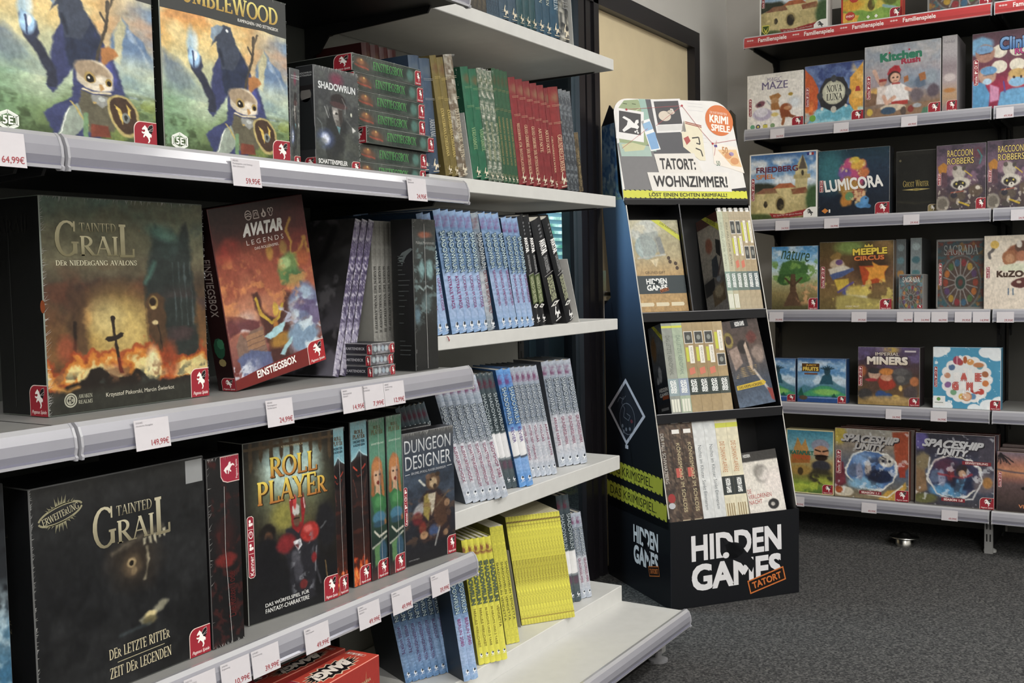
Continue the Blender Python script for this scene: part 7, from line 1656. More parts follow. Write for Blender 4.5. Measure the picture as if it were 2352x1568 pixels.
def tt(cv, mb):
    for q in ((.0, 0, 1, .03), (.0, .965, 1, 1), (.0, 0, .03, 1), (.97, 0, 1, 1)): cv.rect(mb, *q, '#b8372a', 3)
    for v in (.58, .85): cv.poly(mb, [(.22 + .085 * math.cos(a) - .07 * (v > .8), v + .07 * math.sin(a)) for a in np.arange(8) * math.pi / 4 + .39], '#c23a30', 4)
    cv.text(mb, 'BIS 4', (.16, .565, .28, .60), '#f0dcd4', b=.03, lay=5); cv.text(mb, 'EVENT', (.085, .835, .215, .87), '#f0dcd4', b=.03, lay=5)
    for u in (.42, .55): cv.poly(mb, [(u, .90), (u + .03, .87), (u + .06, .90), (u + .03, .93)], '#dfe0d6', 4)
t, cv, F = rbox('red-framed yellow castle game box, second on the ' + RW[0], 0, 1932, 2072, 52, -150, P, d=.06, title=tt, side='#b8372a', edge='#d0604c', h=.265)
def window_rose(nx, asp, dim=1.0, cyv=.62, base='#4f4a46'):
    P = Pt(nx, asp).bg((0, '#3f4a52'), (.3, base), (1, '#575352')).cl('#7a3a2e', 7, .56, .08, 3, .9).cl('#33606a', 8, .6, .08, 7, .9).cl('#9a6a2c', 9, .66, .08, 11, .8)
    P.E(.5, cyv, .43, .40, '#6a6a68', .03).E(.5, cyv, .40, .375, '#55433c', .03)
    cs = ['#9a3f2c', '#b8682c', '#4a6a3c', '#3a5f7a', '#8a2f34', '#a8842c', '#5a3f6a']
    for k in range(14):
        a = 2 * math.pi * k / 14; P.E(.5 + .31 * math.cos(a), cyv + .29 * math.sin(a), .055, .052, cs[k % 7], .25)
    for k in range(14):
        a = 2 * math.pi * (k + .5) / 14; P.L([(.5 + .12 * math.cos(a), cyv + .11 * math.sin(a)), (.5 + .36 * math.cos(a), cyv + .34 * math.sin(a))], .022, '#8d8984', .008)
    P.E(.5, cyv, .125, .117, '#85817c', .04).E(.5, cyv, .10, .093, '#2f4a44', .1).E(.5, cyv, .05, .05, '#6a3a34', .5)
    P.img *= dim; return P.grain(.1, 25)
def frame_t(cv, mb):
    for q in ((.0, 0, 1, .03), (.0, .965, 1, 1), (.0, 0, .03, 1), (.97, 0, 1, 1)): cv.rect(mb, *q, '#7d7c79', 3)
rbox('box with a round stained-glass window, third on the ' + RW[0], 0, 2130, 2280, 28, -160, window_rose(70, .9), d=.06, title=frame_t, side='#6d6c69', h=.265)

# second shelf
P = Pt(64, 1.02, '#e3ded6').bg((0, '#dedad2'), (.6, '#e3ded7'), (1, '#e6e1da')).E(.27, .72, .17, .11, '#b3a9c4', .25, 1, 0, .3).E(.26, .68, .12, .085, '#d6d2de', .2).E(.23, .53, .09, .055, '#7d4a58', .3, 1, -20, .5).E(.22, .54, .035, .025, '#46303a', .4).G([(.40, .40), (.56, .36), (.62, .42), (.56, .47), (.42, .47)], '#a8703a', .015).E(.50, .50, .07, .06, '#b98a5c', .25).G([(.42, .54), (.56, .53), (.60, .66), (.44, .66)], '#a36a38', .02).L([(.36, .48), (.42, .56)], .02, '#a3a8ad', .01).E(.70, .63, .105, .075, '#9a4f2a', .2).E(.72, .64, .06, .035, '#c08458', .3).G([(.58, .64), (.76, .70), (.80, .80), (.62, .82)], '#8a4424', .02).L([(.76, .78), (.86, .82), (.84, .92)], .05, '#8a4a2c', .012).L([(.66, .82), (.64, .92)], .05, '#9a5a30', .012).E(.78, .40, .04, .03, '#a8882c', .3).E(.85, .55, .10, .10, '#c9d5e0', .9, .7).E(.50, .74, .07, .035, '#d9c06a', .5).grain(.05, 20)
def tt(cv, mb):
    cv.text(mb, 'MAGIC', (.36, .075, .62, .145), '#8a7f9c', lay=5, skew=.05); cv.text(mb, 'MAZE', (.27, .145, .73, .285), '#6f6488', b=.02, lay=5)
    for u, c in ((.06, '#5fa37a'), (.16, '#5a5a6a'), (.29, '#4a6a9c'), (.42, '#7a9a6a')): cv.ell(mb, u + .04, .93, .042, .042, c, 4, 14)
    cv.ell(mb, .20, .93, .02, .02, '#d9c04a', 5, 10); cv.rect(mb, .29, .90, .37, .96, '#c9bd4a', 5)
rbox('white box with small cartoon adventurers, leftmost on the ' + RW[1], 1, 1716, 1845, 298, 176, P, title=tt, st=(.03, .42, .085, .74), d=.06, side='#cfcac2', edge='#efebe4')
P = Pt(64, 1.0, '#4a5a8a').bg((0, '#46598f'), (.3, '#5f78a8'), (1, '#4a8aa8')).cl('#6f86b8', 6, .5, .2, 3, .9).cl('#33427a', 5, .56, .15, 8, .9)
P.G([(0, .04), (.14, .20), (.24, .40), (.22, .72), (.16, .82), (.02, .98), (0, 1)], '#c9562a', .012).G([(1, .02), (.90, .14), (.78, .26), (.76, .68), (.86, .84), (1, .98)], '#d99a36', .012).G([(.04, .98), (.22, .74), (.5, .66), (.78, .72), (.98, 1), (.04, 1)], '#5fa9c0', .012).cl('#e8803c', 7, .55, .15, 12, .8, 1, np.clip((.22 - P.u) * 10, 0, 1) * P.band(.2, .9, .1)).cl('#e8b85c', 7, .55, .15, 14, .8, 1, np.clip((P.u - .78) * 10, 0, 1)).cl('#9fd0dc', 8, .56, .15, 17, .8, 1, P.band(.76, 1.1, .05))
P.G([(.27, .38), (.36, .24), (.5, .22), (.66, .24), (.74, .38), (.76, .56), (.72, .70), (.56, .78), (.44, .78), (.28, .70), (.23, .54)], '#2f2f33', .012).E(.5, .48, .20, .20, '#b5b59c', .06).E(.5, .48, .17, .17, '#c3c3ac', .1)
for a, b in ((.26, .52), (.75, .50), (.5, .25)): P.E(a, b, .05, .06, '#3f4248', .2)
for a, b in ((.30, .74), (.71, .72)): P.E(a, b, .025, .03, '#d6d4c9', .2)
P.E(.5, .765, .05, .055, '#b9b6a8', .15).grain(.1, 25)
def tt(cv, mb):
    cv.text(mb, 'NOVA', (.38, .36, .64, .47), '#3a3a38', 'r', .0, 5); cv.text(mb, 'LUNA', (.38, .50, .65, .61), '#3a3a38', 'r', .0, 5); cv.ell(mb, .14, .88, .055, .055, '#6faa3c', 4, 14); cv.poly(mb, [(.86, .50), (.95, .50), (.93, .42), (.88, .42)], '#b83a34', 4)
rbox('orange and blue box with a carved moon emblem, second on the ' + RW[1], 1, 1848, 1983, 288, 154, P, title=tt, st=(.02, .36, .075, .68), d=.06, side='#3a4a7a')
P = Pt(84, .98).bg((0, '#b9b9bb'), (.2, '#a9a6a8'), (.5, '#9a8f98'), (.75, '#8a7468'), (1, '#6f5f50')).cl('#8796a8', 4, .52, .2, 3, .7, 1, np.clip((P_band(84, .98, -.1, .7)), 0, 1))
P.E(.12, .64, .11, .06, '#dba54c', .7, .9, 0, .4).G([(.02, .62), (.2, .66), (.2, .80), (.0, .82)], '#7a5a44', .02).L([(.13, .34), (.18, .46), (.24, .56)], .05, '#c9a08c', .015).E(.24, .50, .055, .05, '#b5806a', .2).G([(.19, .46), (.30, .46), (.29, .49), (.20, .50)], '#9a3434', .01).G([(.17, .56), (.31, .56), (.33, .80), (.16, .80)], '#d3c6bf', .015)
P.G([(.30, .40), (.33, .33), (.40, .29), (.46, .30), (.49, .36), (.47, .41), (.33, .43)], '#b02c34', .012).E(.40, .45, .085, .085, '#3a2624', .15).E(.41, .46, .068, .07, '#d3a288', .2).E(.385, .455, .012, .012, '#2a1a18', .4).E(.44, .455, .012, .012, '#2a1a18', .4).L([(.39, .50), (.43, .50)], .008, '#9a4a3c', .008).G([(.30, .56), (.36, .53), (.48, .53), (.58, .60), (.60, .78), (.34, .80), (.25, .72)], '#dedad8', .015).L([(.26, .70), (.30, .80), (.40, .72)], .05, '#cf9e86', .015).L([(.56, .62), (.66, .66), (.76, .60)], .05, '#d0a089', .015).L([(.38, .535), (.47, .535)], .02, '#b03a3a', .01).G([(.36, .78), (.58, .77), (.58, .83), (.36, .84)], '#b03a34', .01)
for a, b, c in ((.62, .52, '#7a8a9c'), (.74, .55, '#5a6a80'), (.88, .50, '#8a97a3'), (.90, .68, '#5a4f5a'), (.70, .72, '#6a5f66')): P.E(a, b, .08, .09, c, .4, 1, 0, .6)
P.G([(.52, .46), (.58, .44), (.59, .52), (.53, .54)], '#a8673c', .01).G([(.72, .44), (.80, .42), (.82, .52), (.74, .54)], '#a8673c', .01)
P.G([(.0, .86), (.5, .84), (1, .80), (1, 1), (0, 1)], '#8a6a50', .02).E(.38, .86, .17, .045, '#c9b9a0', .15).E(.32, .90, .10, .05, '#39516a', .2).E(.52, .92, .04, .06, '#5a4a44', .2).E(.62, .90, .04, .05, '#8a3a34', .2).E(.70, .86, .06, .03, '#9aa0a6', .3).E(.07, .90, .04, .05, '#c9a93c', .3).G([(.78, .90), (1, .88), (1, 1), (.74, 1)], '#4a7a60', .015).grain(.06, 25)
def tt(cv, mb):
    cv.text(mb, 'Kitchen', (.21, .105, .76, .225), '#2f7d5f', b=.06, lay=5, rot=-2); cv.text(mb, 'Rush', (.49, .205, .74, .285), '#a8364a', b=.05, lay=5, rot=-2); cv.ell(mb, .335, .115, .012, .014, '#b8364a', 6, 8); cv.ell(mb, .595, .10, .014, .014, '#b8364a', 6, 8)
rbox('large grey box with a cook in a red cap, on the ' + RW[1], 1, 1985, 2160, 272, 110, P, title=tt, st=(.03, .40, .085, .72), d=.07, side='#a5a2a3', edge='#d3d0ce', badr=(.84, .84, .998, .998))
P = Pt(20, .21).bg((0, '#b5b0b2'), (.25, '#a9a2a6'), (.4, '#8d7f84'), (.6, '#a8989a'), (.8, '#b58f6a'), (1, '#8a7a80')).E(.5, .55, .4, .05, '#c3b6b4', .4).E(.5, .72, .4, .03, '#b5763c', .5).grain(.1)
def tt(cv, mb): cv.text(mb, 'Kitchen Rush', (.12, .06, .85, .10), '#8f8a92', lay=5)
rbox('narrow pinkish grey box side, right of the box with the red-capped cook', 1, 2163, 2198, 252, 86, P, title=tt, d=.20, side='#8d8688', badr=(.3, .85, .998, .998))
P = Pt(80, 1.0).bg((0, '#5a3f4a'), (.3, '#6a4450'), (.55, '#7a2f44'), (.7, '#a82a48'), (1, '#8a2440'))
for i in range(4):
    for j in range(2): P.E(.36 + .24 * i, .22 + .20 * j + .04, .105, .085, '#d3cbb8', .08)
P.E(.11, .17, .17, .12, '#6fa3c9', .3, 1, 0, .3).E(.17, .27, .13, .12, '#a87a68', .15).E(.16, .22, .12, .055, '#6f9ac4', .15).L([(.10, .28), (.24, .27)], .012, '#4a2f34', .01).E(.20, .56, .12, .12, '#b98f78', .15).E(.22, .50, .11, .055, '#5f92c0', .15).L([(.15, .56), (.28, .55)], .014, '#5a6a80', .008).G([(.0, .62), (.16, .66), (.24, .80), (.22, 1), (0, 1)], '#4f8fbe', .02).E(.20, .64, .06, .04, '#a9c9e0', .3).E(.60, .64, .13, .11, '#c9a088', .15).E(.60, .57, .12, .06, '#bf9a5a', .15).E(.60, .68, .11, .06, '#7fb0d6', .15).E(.555, .62, .015, .018, '#3a2a28', .3).E(.65, .62, .015, .018, '#3a2a28', .3).G([(.38, .80), (.54, .76), (.70, .76), (.86, .80), (.92, 1), (.34, 1)], '#5f9cc8', .02).G([(.24, .68), (.36, .74), (.36, .9), (.24, .92)], '#c984a8', .02).L([(.42, .66), (.44, .80)], .02, '#5a4a9a', .01).grain(.06, 22)
def tt(cv, mb):
    cv.text(mb, 'Clinic', (.36, .075, .78, .26), '#1f2a4a', b=.09, lay=4); cv.text(mb, 'Clinic', (.37, .085, .77, .25), '#7fa9d6', b=.04, lay=5, c2='#3f6fb0'); cv.text(mb, 'RUSH', (.56, .245, .86, .33), '#5a1f3f', b=.07, lay=6); cv.text(mb, 'RUSH', (.565, .25, .855, .325), '#c9468a', b=.02, lay=7)
rbox('purple-red box with masked surgeons, cut by the view edge, on the ' + RW[1], 1, 2232, 2408, 248, 80, P, title=tt, st=(.02, .34, .085, .68), d=.07, side='#4f8ab8')

# third shelf
rbox('white-framed castle game box with blue sky, leftmost on the ' + RW[2], 2, 1722, 1877, 507, 357, castle(84, 1.02), title=castle_t, bad=False, st=(.025, .36, .075, .70), edge='#e6e4de', side='#cfcdc6', d=.06)
P = Pt(84, 1.0).bg((0, '#1f3a4a'), (.3, '#22344a'), (.7, '#1c2636'), (1, '#1d2430')).E(.16, .28, .22, .3, '#3a7f86', 1, .8)
P.E(.5, .38, .20, .26, '#a83f6a', .2, 1, 0, .5).E(.48, .28, .17, .14, '#c04a78', .3, 1, 0, .6).E(.56, .24, .10, .09, '#d9a23c', .4, 1, 0, .7).E(.38, .36, .10, .09, '#7a4f9a', .4, 1, 0, .7).E(.64, .36, .08, .08, '#c9703c', .4, 1, 0, .7).E(.52, .16, .07, .05, '#d6b83c', .4, 1, 0, .7).E(.46, .58, .18, .16, '#a87a34', .4, 1, 0, .7).E(.56, .68, .10, .09, '#9a3f34', .4, 1, 0, .7).E(.40, .76, .09, .10, '#b8762c', .4, 1, 0, .7).E(.45, .70, .06, .06, '#5a8a5a', .4, 1, 0, .7).cl('#e0c48a', 12, .66, .06, 9, .8, 1, np.clip(P.sd([(.3, .15), (.7, .15), (.7, .85), (.32, .85)]) * 20, 0, 1)).E(.66, .78, .06, .07, '#4f8cc4', .15).E(.62, .84, .09, .045, '#4f8cc4', .2).E(.70, .86, .05, .03, '#3f78b0', .3).E(.68, .745, .012, .012, '#1f2a3a', .3).grain(.1, 25)
def tt(cv, mb):
    cv.text(mb, 'LUMICORA', (.10, .425, .895, .605), '#e9e7e2', b=.035, lay=6, rot=-3, skew=-.02); cv.text(mb, 'Gemeinsam Leuchten', (.36, .615, .62, .635), '#c9b98a', lay=5); cv.poly(mb, [(.05, .90), (.10, .86), (.15, .90), (.10, .94)], '#d07a2c', 4); cv.rect(mb, .155, .88, .175, .93, '#e6e2da', 4)
rbox('dark blue box with a glowing coral ball, second on the ' + RW[2], 2, 1879, 2043, 501, 349, P, title=tt, st=(.02, .44, .075, .62), d=.08, side='#23262b', film_n=16)
P = Pt(40, .68).bg((0, '#25241f'), (.5, '#1d1c19'), (1, '#1c1b18')).G([(.06, .06), (.94, .06), (.94, .93), (.06, .93)], '#191916', .03).L([(.0, .8), (.5, .84), (1, .82)], .03, '#3a3626', .03, .7).grain(.2, 12)
def tt(cv, mb):
    cv.text(mb, 'Ghost Writer', (.17, .47, .80, .57), '#a8934a', 'r', .0, 5); cv.poly(mb, [(.14, .615), (.5, .60), (.84, .615), (.5, .635)], '#b5a05a', 5); cv.ell(mb, .5, .617, .1, .022, '#8a7a3c', 6, 8); cv.ell(mb, .10, .15, .03, .02, '#6a6248', 4, 10)
rbox('dull black box with small gold lettering, on the ' + RW[2], 2, 2058, 2152, 493, 350, P, title=tt, d=.07, side='#1b1a17', badc='#8a7a4a', badr=(.78, .86, .998, .998), X=XF + .03)
def raccoon(nx):
    P = Pt(nx, .72).bg((0, '#5a4a5a'), (.25, '#6a5468'), (.5, '#7d5f74'), (.7, '#4f3f44'), (1, '#463a38')).cl('#3f3644', 5, .55, .15, 3, .8).E(.70, .26, .18, .12, '#5a4a54', .5).E(.35, .35, .14, .12, '#a87a8a', .8, .7).G([(.02, .32), (.14, .26), (.22, .30), (.2, .42), (.06, .44)], '#b5762c', .02).G([(.1, .40), (.22, .42), (.22, .62), (.08, .62)], '#5a3f4a', .02)
    P.E(.46, .42, .14, .10, '#b0a89c', .2, 1, 0, .3).E(.38, .35, .045, .035, '#5a524c', .2).E(.56, .36, .045, .04, '#4f4844', .2).E(.48, .58, .19, .095, '#c3bcae', .2, 1, 0, .3).E(.47, .60, .13, .06, '#332f2e', .2).E(.41, .59, .02, .014, '#d9c44a', .2).E(.54, .58, .02, .014, '#d9c44a', .2).E(.50, .65, .06, .04, '#d3ccbe', .2).E(.50, .635, .018, .012, '#1f1c1c', .2).E(.42, .78, .17, .08, '#5a4e44', .3, 1, 0, .4).E(.36, .76, .07, .04, '#33303a', .3).L([(.30, .72), (.56, .70)], .02, '#a8503c', .01).E(.80, .70, .15, .09, '#5f4f42', .3, 1, 0, .3).E(.84, .66, .05, .03, '#c9c0b0', .3).E(.12, .88, .15, .12, '#8a8276', .2).E(.12, .88, .10, .08, '#6a6258', .2).L([(.58, .40), (.72, .48)], .025, '#c9a93c', .01).L([(.46, .86), (.66, .92)], .04, '#c0a02c', .01).E(.40, .92, .10, .04, '#4a4440', .3).cl('#c9bfae', 13, .68, .06, 6, .7, 1, P.band(.5, 1.1, .05)).E(.84, .14, .10, .08, '#6a3a44', .5, .8).L([(.84, .1), (.92, .2), (.88, .3)], .03, '#3f7a7a', .02)
    return P.grain(.1, 25)
def rac_t(cv, mb):
    cv.text(mb, 'RACCOON', (.22, .075, .74, .185), '#2a2024', b=.06, lay=4); cv.text(mb, 'RACCOON', (.225, .08, .735, .18), '#e0c468', b=.01, lay=5); cv.text(mb, 'ROBBERS', (.22, .195, .76, .30), '#2a2024', b=.06, lay=4); cv.text(mb, 'ROBBERS', (.225, .20, .755, .295), '#e0c468', b=.01, lay=5)
RC = raccoon(64)
rbox('purple raccoon box left of the gap between the two units, ' + RW[2], 2, 2150, 2264, 490, 336, RC, title=rac_t, st=(.03, .42, .10, .60), d=.05, side='#4a3f48')
rbox('purple raccoon box cut by the view edge, ' + RW[2], 2, 2266, 2380, 486, 325, RC, title=rac_t, bad=False, st=(.03, .42, .10, .60), d=.05, side='#4a3f48')

# fourth shelf
P = Pt(64, .68).bg((0, '#3f8ac9'), (.2, '#7fb5dc'), (.38, '#b9d0d4'), (.55, '#a8a878'), (.75, '#8a7a4a'), (1, '#4f4a2c')).cl('#dfe8ea', 4, .56, .2, 3, .8, 1, P_band(64, .68, -.1, .4)).E(.48, .36, .34, .15, '#3f6a34', .15, 1, 0, .5).E(.30, .52, .2, .09, '#345a2c', .2, 1, 0, .5).E(.66, .50, .2, .08, '#4a7a38', .2, 1, 0, .5).cl('#6f9a44', 8, .58, .1, 9, .9, 1, P_band(64, .68, .22, .58)).G([(.42, .44), (.52, .44), (.54, .70), (.66, .94), (.26, .94), (.40, .72)], '#5a4230', .02, 1, .02)
P.L([(.46, .62), (.30, .50)], .04, '#4f3a2a', .02).L([(.50, .60), (.66, .50)], .04, '#4f3a2a', .02).cl('#c98a5c', 5, .52, .15, 14, .9, 1, np.clip((P.u - .55) * 6, 0, 1) * P.band(.58, .88, .08)).cl('#d9a06a', 9, .58, .12, 16, .8, 1, np.clip((P.u - .5) * 6, 0, 1) * P.band(.6, .9, .08)).grain(.08, 22)
def tt(cv, mb):
    cv.text(mb, 'nature', (.22, .065, .84, .225), '#2f4f2c', b=.0, lay=5, rot=8, skew=.03)
rbox('box with a spreading green tree under blue sky, leftmost on the ' + RW[3], 3, 1772, 1878, 719, 568, P, title=tt, d=.06, side='#2f6fa8')
P = Pt(84, 1.06).bg((0, '#5a4a28'), (.2, '#5f4a2a'), (.45, '#6a4a34'), (.7, '#7a5f38'), (1, '#6a5a34')).E(.42, .08, .2, .1, '#7d9a4a', .8, .9).E(.86, .1, .14, .12, '#8a6a3c', .6).E(.70, .34, .22, .26, '#3a2a1e', .6, .8).G([(.54, .36), (.92, .36), (.86, .60), (.60, .64)], '#b5441f', .015).G([(.72, .30), (.80, .36), (.94, .37), (.88, .46), (.90, .60), (.78, .54), (.66, .58), (.68, .46), (.62, .38), (.74, .38)], '#e0912c', .015)
P.G([(.14, .22), (.24, .14), (.30, .18), (.28, .28), (.18, .28)], '#8a6a34', .015).E(.24, .33, .10, .08, '#c0a888', .2, 1, 0, .3).E(.27, .30, .05, .04, '#6a4a7a', .3).G([(.12, .40), (.34, .34), (.44, .40), (.30, .52), (.16, .52)], '#c9c0ae', .02).G([(.14, .48), (.34, .42), (.46, .38), (.48, .42), (.34, .50), (.18, .56)], '#4a5a8a', .012).G([(.20, .56), (.40, .54), (.42, .70), (.26, .74)], '#c9a838', .02).L([(.26, .74), (.46, .60)], .03, '#5f4f8a', .012).E(.40, .74, .10, .07, '#5a5f9a', .4, 1, 0, .5).E(.50, .82, .14, .08, '#d0cbb8', .3, 1, 0, .6).E(.60, .68, .035, .04, '#8a5f9a', .2).E(.54, .72, .16, .08, '#c9b04a', .5, .9, 0, .6).E(.70, .68, .04, .05, '#6a3f2c', .3).G([(.22, .95), (.24, .80), (.4, .78), (.7, .84), (.9, .86), (.86, 1), (.24, 1)], '#a8994f', .03).cl('#d9c45a', 10, .64, .06, 8, .7, 1, P.band(.55, .95, .05)).grain(.1, 25)
def tt(cv, mb):
    cv.text(mb, 'MEEPLE', (.45, .10, .92, .205), '#3a2410', b=.09, lay=4, rot=-2); cv.text(mb, 'MEEPLE', (.455, .105, .915, .20), '#e6c83c', b=.05, lay=5, rot=-2); cv.text(mb, 'CIRCUS', (.47, .21, .88, .285), '#8a2f14', b=.08, lay=4, rot=-2); cv.text(mb, 'CIRCUS', (.475, .215, .875, .28), '#d9783c', b=.03, lay=5, rot=-2); cv.poly(mb, [(.61, .09), (.62, .05), (.65, .075), (.67, .04), (.69, .075), (.72, .05), (.73, .09)], '#e0c040', 5); cv.text(mb, 'CEDRIC MILLET', (.36, .935, .55, .96), '#dcd0b0', b=.02, lay=5)
rbox('brown circus box with a star-shaped acrobat, second on the ' + RW[3], 3, 1882, 2052, 716, 558, P, title=tt, st=(.02, .36, .075, .68), d=.07, side='#5a4228', badr=(.82, .84, .975, .998), film_n=14)
def thin(base, cs):
    P = Pt(14, .25).bg((0, base), (1, base))
    for k, c in enumerate(cs): P.E(.5, .12 + .76 * k / (len(cs) - 1), .38, .05, c, .3, 1, 0, .3)
    return P.grain(.15)
rbox('narrow grey box spine, left of two behind the small round-window box', 3, 2057, 2079, 712, 553, thin('#5f6668', ['#7a8c8f', '#5a7f88', '#a8783c', '#4a6a7a', '#8a4a3c']), d=.20, side='#55595b', bad=False, X=XF + .05)
rbox('narrow grey-blue box spine, right of two behind the small round-window box', 3, 2090, 2116, 712, 550, thin('#7f8a8c', ['#9fb0b2', '#3f6a74', '#46747a', '#35606a', '#7d8c90']), d=.20, side='#4a4d4e', X=XF + .05, badr=(.3, .74, .9, .82))
rose = window_rose(40, .70, 1.0, .66, '#5f7f8a'); rose.mix('#8fb0b4', np.clip(1 - rose.fbm(6, 4) * 1.6, 0, 1), .5)
def sag_t(c, lay=5):
    def f(cv, mb):
        frame_t(cv, mb); cv.text(mb, 'SAGRADA', (.16, .085, .86, .225), c, 'r', .0, lay)
    return f
rbox('small pale box with a round stained-glass window, in front, on the ' + RW[3], 3, 2064, 2120, 716, 632, rose, title=sag_t('#e6e4dc'), d=.10, side='#8d8b88', X=XF - .004, badr=(.76, .86, .97, .97), edge='#a9a8a4')
rbox('grey box with a large dark stained-glass window, on the ' + RW[3], 3, 2150, 2262, 712, 552, window_rose(64, .70, .92), title=sag_t('#8d9490'), d=.07, side='#4f4d4b', bad=False, st=(.05, .34, .115, .66), X=XF + .04)
P = Pt(64, .8).bg((0, '#d3c6b2'), (.5, '#d9cdbb'), (1, '#d6c8b6')).E(.56, .24, .20, .11, '#8a4f34', .2, 1, 0, .3).E(.44, .30, .14, .10, '#9a5f3c', .15, 1, 0, .4).E(.44, .31, .08, .06, '#b5805a', .2).E(.66, .16, .13, .09, '#5a3c30', .2, 1, 0, .3).E(.60, .12, .05, .05, '#c9c0b4', .3).E(.64, .28, .09, .07, '#a8684a', .2).L([(.10, .30), (.08, .24), (.14, .20), (.17, .16)], .05, '#5f5a58', .012).E(.18, .12, .075, .055, '#d0a94a', .12).E(.82, .30, .06, .06, '#4f78a8', .3, 1, 0, .4).E(.62, .44, .36, .06, '#c9cbb0', .3).E(.66, .64, .20, .065, '#5a2a28', .12, 1, -8, .2).E(.60, .63, .04, .02, '#c9b3a0', .3).L([(.42, .72), (.42, .80)], .02, '#3a5a7a', .008).L([(.50, .72), (.50, .80)], .02, '#3a5a7a', .008).grain(.06, 20)
def tt(cv, mb): cv.text(mb, 'KuZOOka', (.22, .475, .98, .565), '#4a3428', b=.05, lay=5)
rbox('cream box with a bunch of zoo animals on the ' + RW[3], 3, 2259, 2395, 712, 543, P, title=tt, bad=False, st=(.04, .42, .105, .58), d=.06, side='#c3b7a4')

# fifth shelf
def island(nx):
    P = Pt(nx, 1.04).bg((0, '#2f5fa0'), (.14, '#7fa9d0'), (.3, '#4f8ac4'), (.5, '#8fb8d6'), (.66, '#6f9ac0'), (.8, '#2f7a86'), (.88, '#2f5f9c'), (1, '#234a86')).cl('#c9dcea', 4, .53, .12, 3, .9, 1.0, P_band(nx, 1.04, .05, .6))
    P.G([(.0, .72), (.14, .60), (.30, .66), (.48, .56), (.60, .48), (.74, .50), (.88, .60), (1, .66), (1, .82), (0, .82)], '#3f7a8a', .03, .8).G([(.46, .58), (.52, .40), (.60, .34), (.68, .34), (.72, .42), (.74, .58)], '#27566a', .015).E(.62, .29, .065, .10, '#2a4a58', .15, 1, 0, .3)
    for a in range(-3, 4): P.L([(.62, .26), (.62 + .045 * a, .155 + .02 * abs(a))], .02, '#1f3a44', .01)
    P.G([(.1, .82), (.30, .70), (.48, .62), (.66, .62), (.84, .72), (1, .80), (1, .86), (.1, .86)], '#3f9a68', .015).E(.60, .76, .26, .07, '#7fc05a', .4).G([(.0, .86), (.08, .66), (.14, .86)], '#1f5a4a', .01).G([(.70, .88), (.76, .78), (.82, .88)], '#1f5a4a', .01).G([(0, .88), (1, .87), (1, 1), (0, 1)], '#2a4f94', .015).L([(.1, .90), (.9, .89)], .02, '#7f9ccb', .01).E(.12, .90, .09, .05, '#5a4a38', .3).grain(.06, 20); return P
ISL = island(56)
def isl_t(cv, mb):
    cv.rect(mb, .10, .12, .46, .30, '#5a3a1c', 4); cv.text(mb, 'JUICY', (.18, .14, .40, .19), '#d9a83c', b=.04, lay=5); cv.text(mb, 'FRUITS', (.12, .20, .44, .285), '#e6c44a', b=.05, lay=5); cv.rect(mb, .15, .335, .42, .37, '#7a4a34', 4)
rbox('blue island box with a pineapple volcano, half hidden by the cardboard display', 4, 1716, 1827, 932, 822, ISL, title=isl_t, d=.06, side='#27497a', badr=(.83, .83, .998, .998))
rbox('blue island box with a pineapple volcano, fully in view, on the ' + RW[4], 4, 1831, 1943, 935, 823, ISL, title=isl_t, d=.06, side='#27497a', badr=(.83, .83, .998, .998), film_n=12)
P = Pt(70, 1.04).bg((0, '#5f4f7a'), (.2, '#4a3a4a'), (.5, '#4f3a34'), (.8, '#6a5034'), (1, '#a8884a')).E(.5, .04, .16, .08, '#d9b44a', .8, .9).cl('#6a5a8a', 5, .56, .12, 3, .8, 1, P_band(70, 1.04, -.1, .35)).E(.06, .42, .08, .10, '#a85a34', .5).E(.27, .47, .10, .09, '#c09a80', .2).E(.27, .41, .11, .05, '#3a3638', .2).G([(.16, .58), (.38, .56), (.34, .80), (.16, .80)], '#5a4438', .02).E(.22, .57, .10, .03, '#a8343a', .3).E(.48, .60, .15, .14, '#a83828', .2, 1, 0, .3).E(.47, .52, .10, .06, '#c48a68', .25).E(.47, .42, .12, .06, '#c97a34', .3).E(.50, .55, .035, .03, '#d9a080', .3).E(.72, .50, .17, .15, '#4a4848', .25, 1, 0, .3).E(.70, .42, .12, .06, '#5f5c5c', .25).E(.70, .54, .07, .06, '#6f6a66', .4).E(.92, .58, .07, .08, '#b56a3c', .3).E(.12, .82, .12, .10, '#3f3c3c', .3).E(.38, .82, .09, .07, '#34508a', .3).E(.50, .84, .07, .05, '#34508a', .3).E(.86, .78, .12, .12, '#4f4444', .3).E(.62, .87, .07, .05, '#d9b04a', .3).E(.70, .70, .03, .05, '#e0b45a', .4).E(.52, .90, .4, .06, '#b5945a', .5, .8).grain(.12, 22)
def tt(cv, mb):
    cv.text(mb, 'IMPERIAL', (.28, .085, .68, .155), '#2a2028', b=.08, lay=4); cv.text(mb, 'IMPERIAL', (.285, .09, .675, .15), '#e0d3c4', b=.02, lay=5); cv.text(mb, 'MINERS', (.14, .155, .82, .315), '#3a2a2c', b=.10, lay=4); cv.text(mb, 'MINERS', (.15, .165, .81, .305), '#ece4da', b=.06, lay=5, c2='#d9c9b0'); cv.rect(mb, .76, .055, .94, .085, '#c9bfc4', 4)
rbox('crowded box with a red-bearded miner, on the ' + RW[4], 4, 1970, 2112, 938, 798, P, title=tt, st=(.01, .34, .075, .68), d=.10, side='#33292c', badr=(.83, .85, .998, .998), film_n=22)
P = Pt(70, 1.04, '#3f93bc').cl('#4fa3ca', 3, .5, .3, 4, .6)
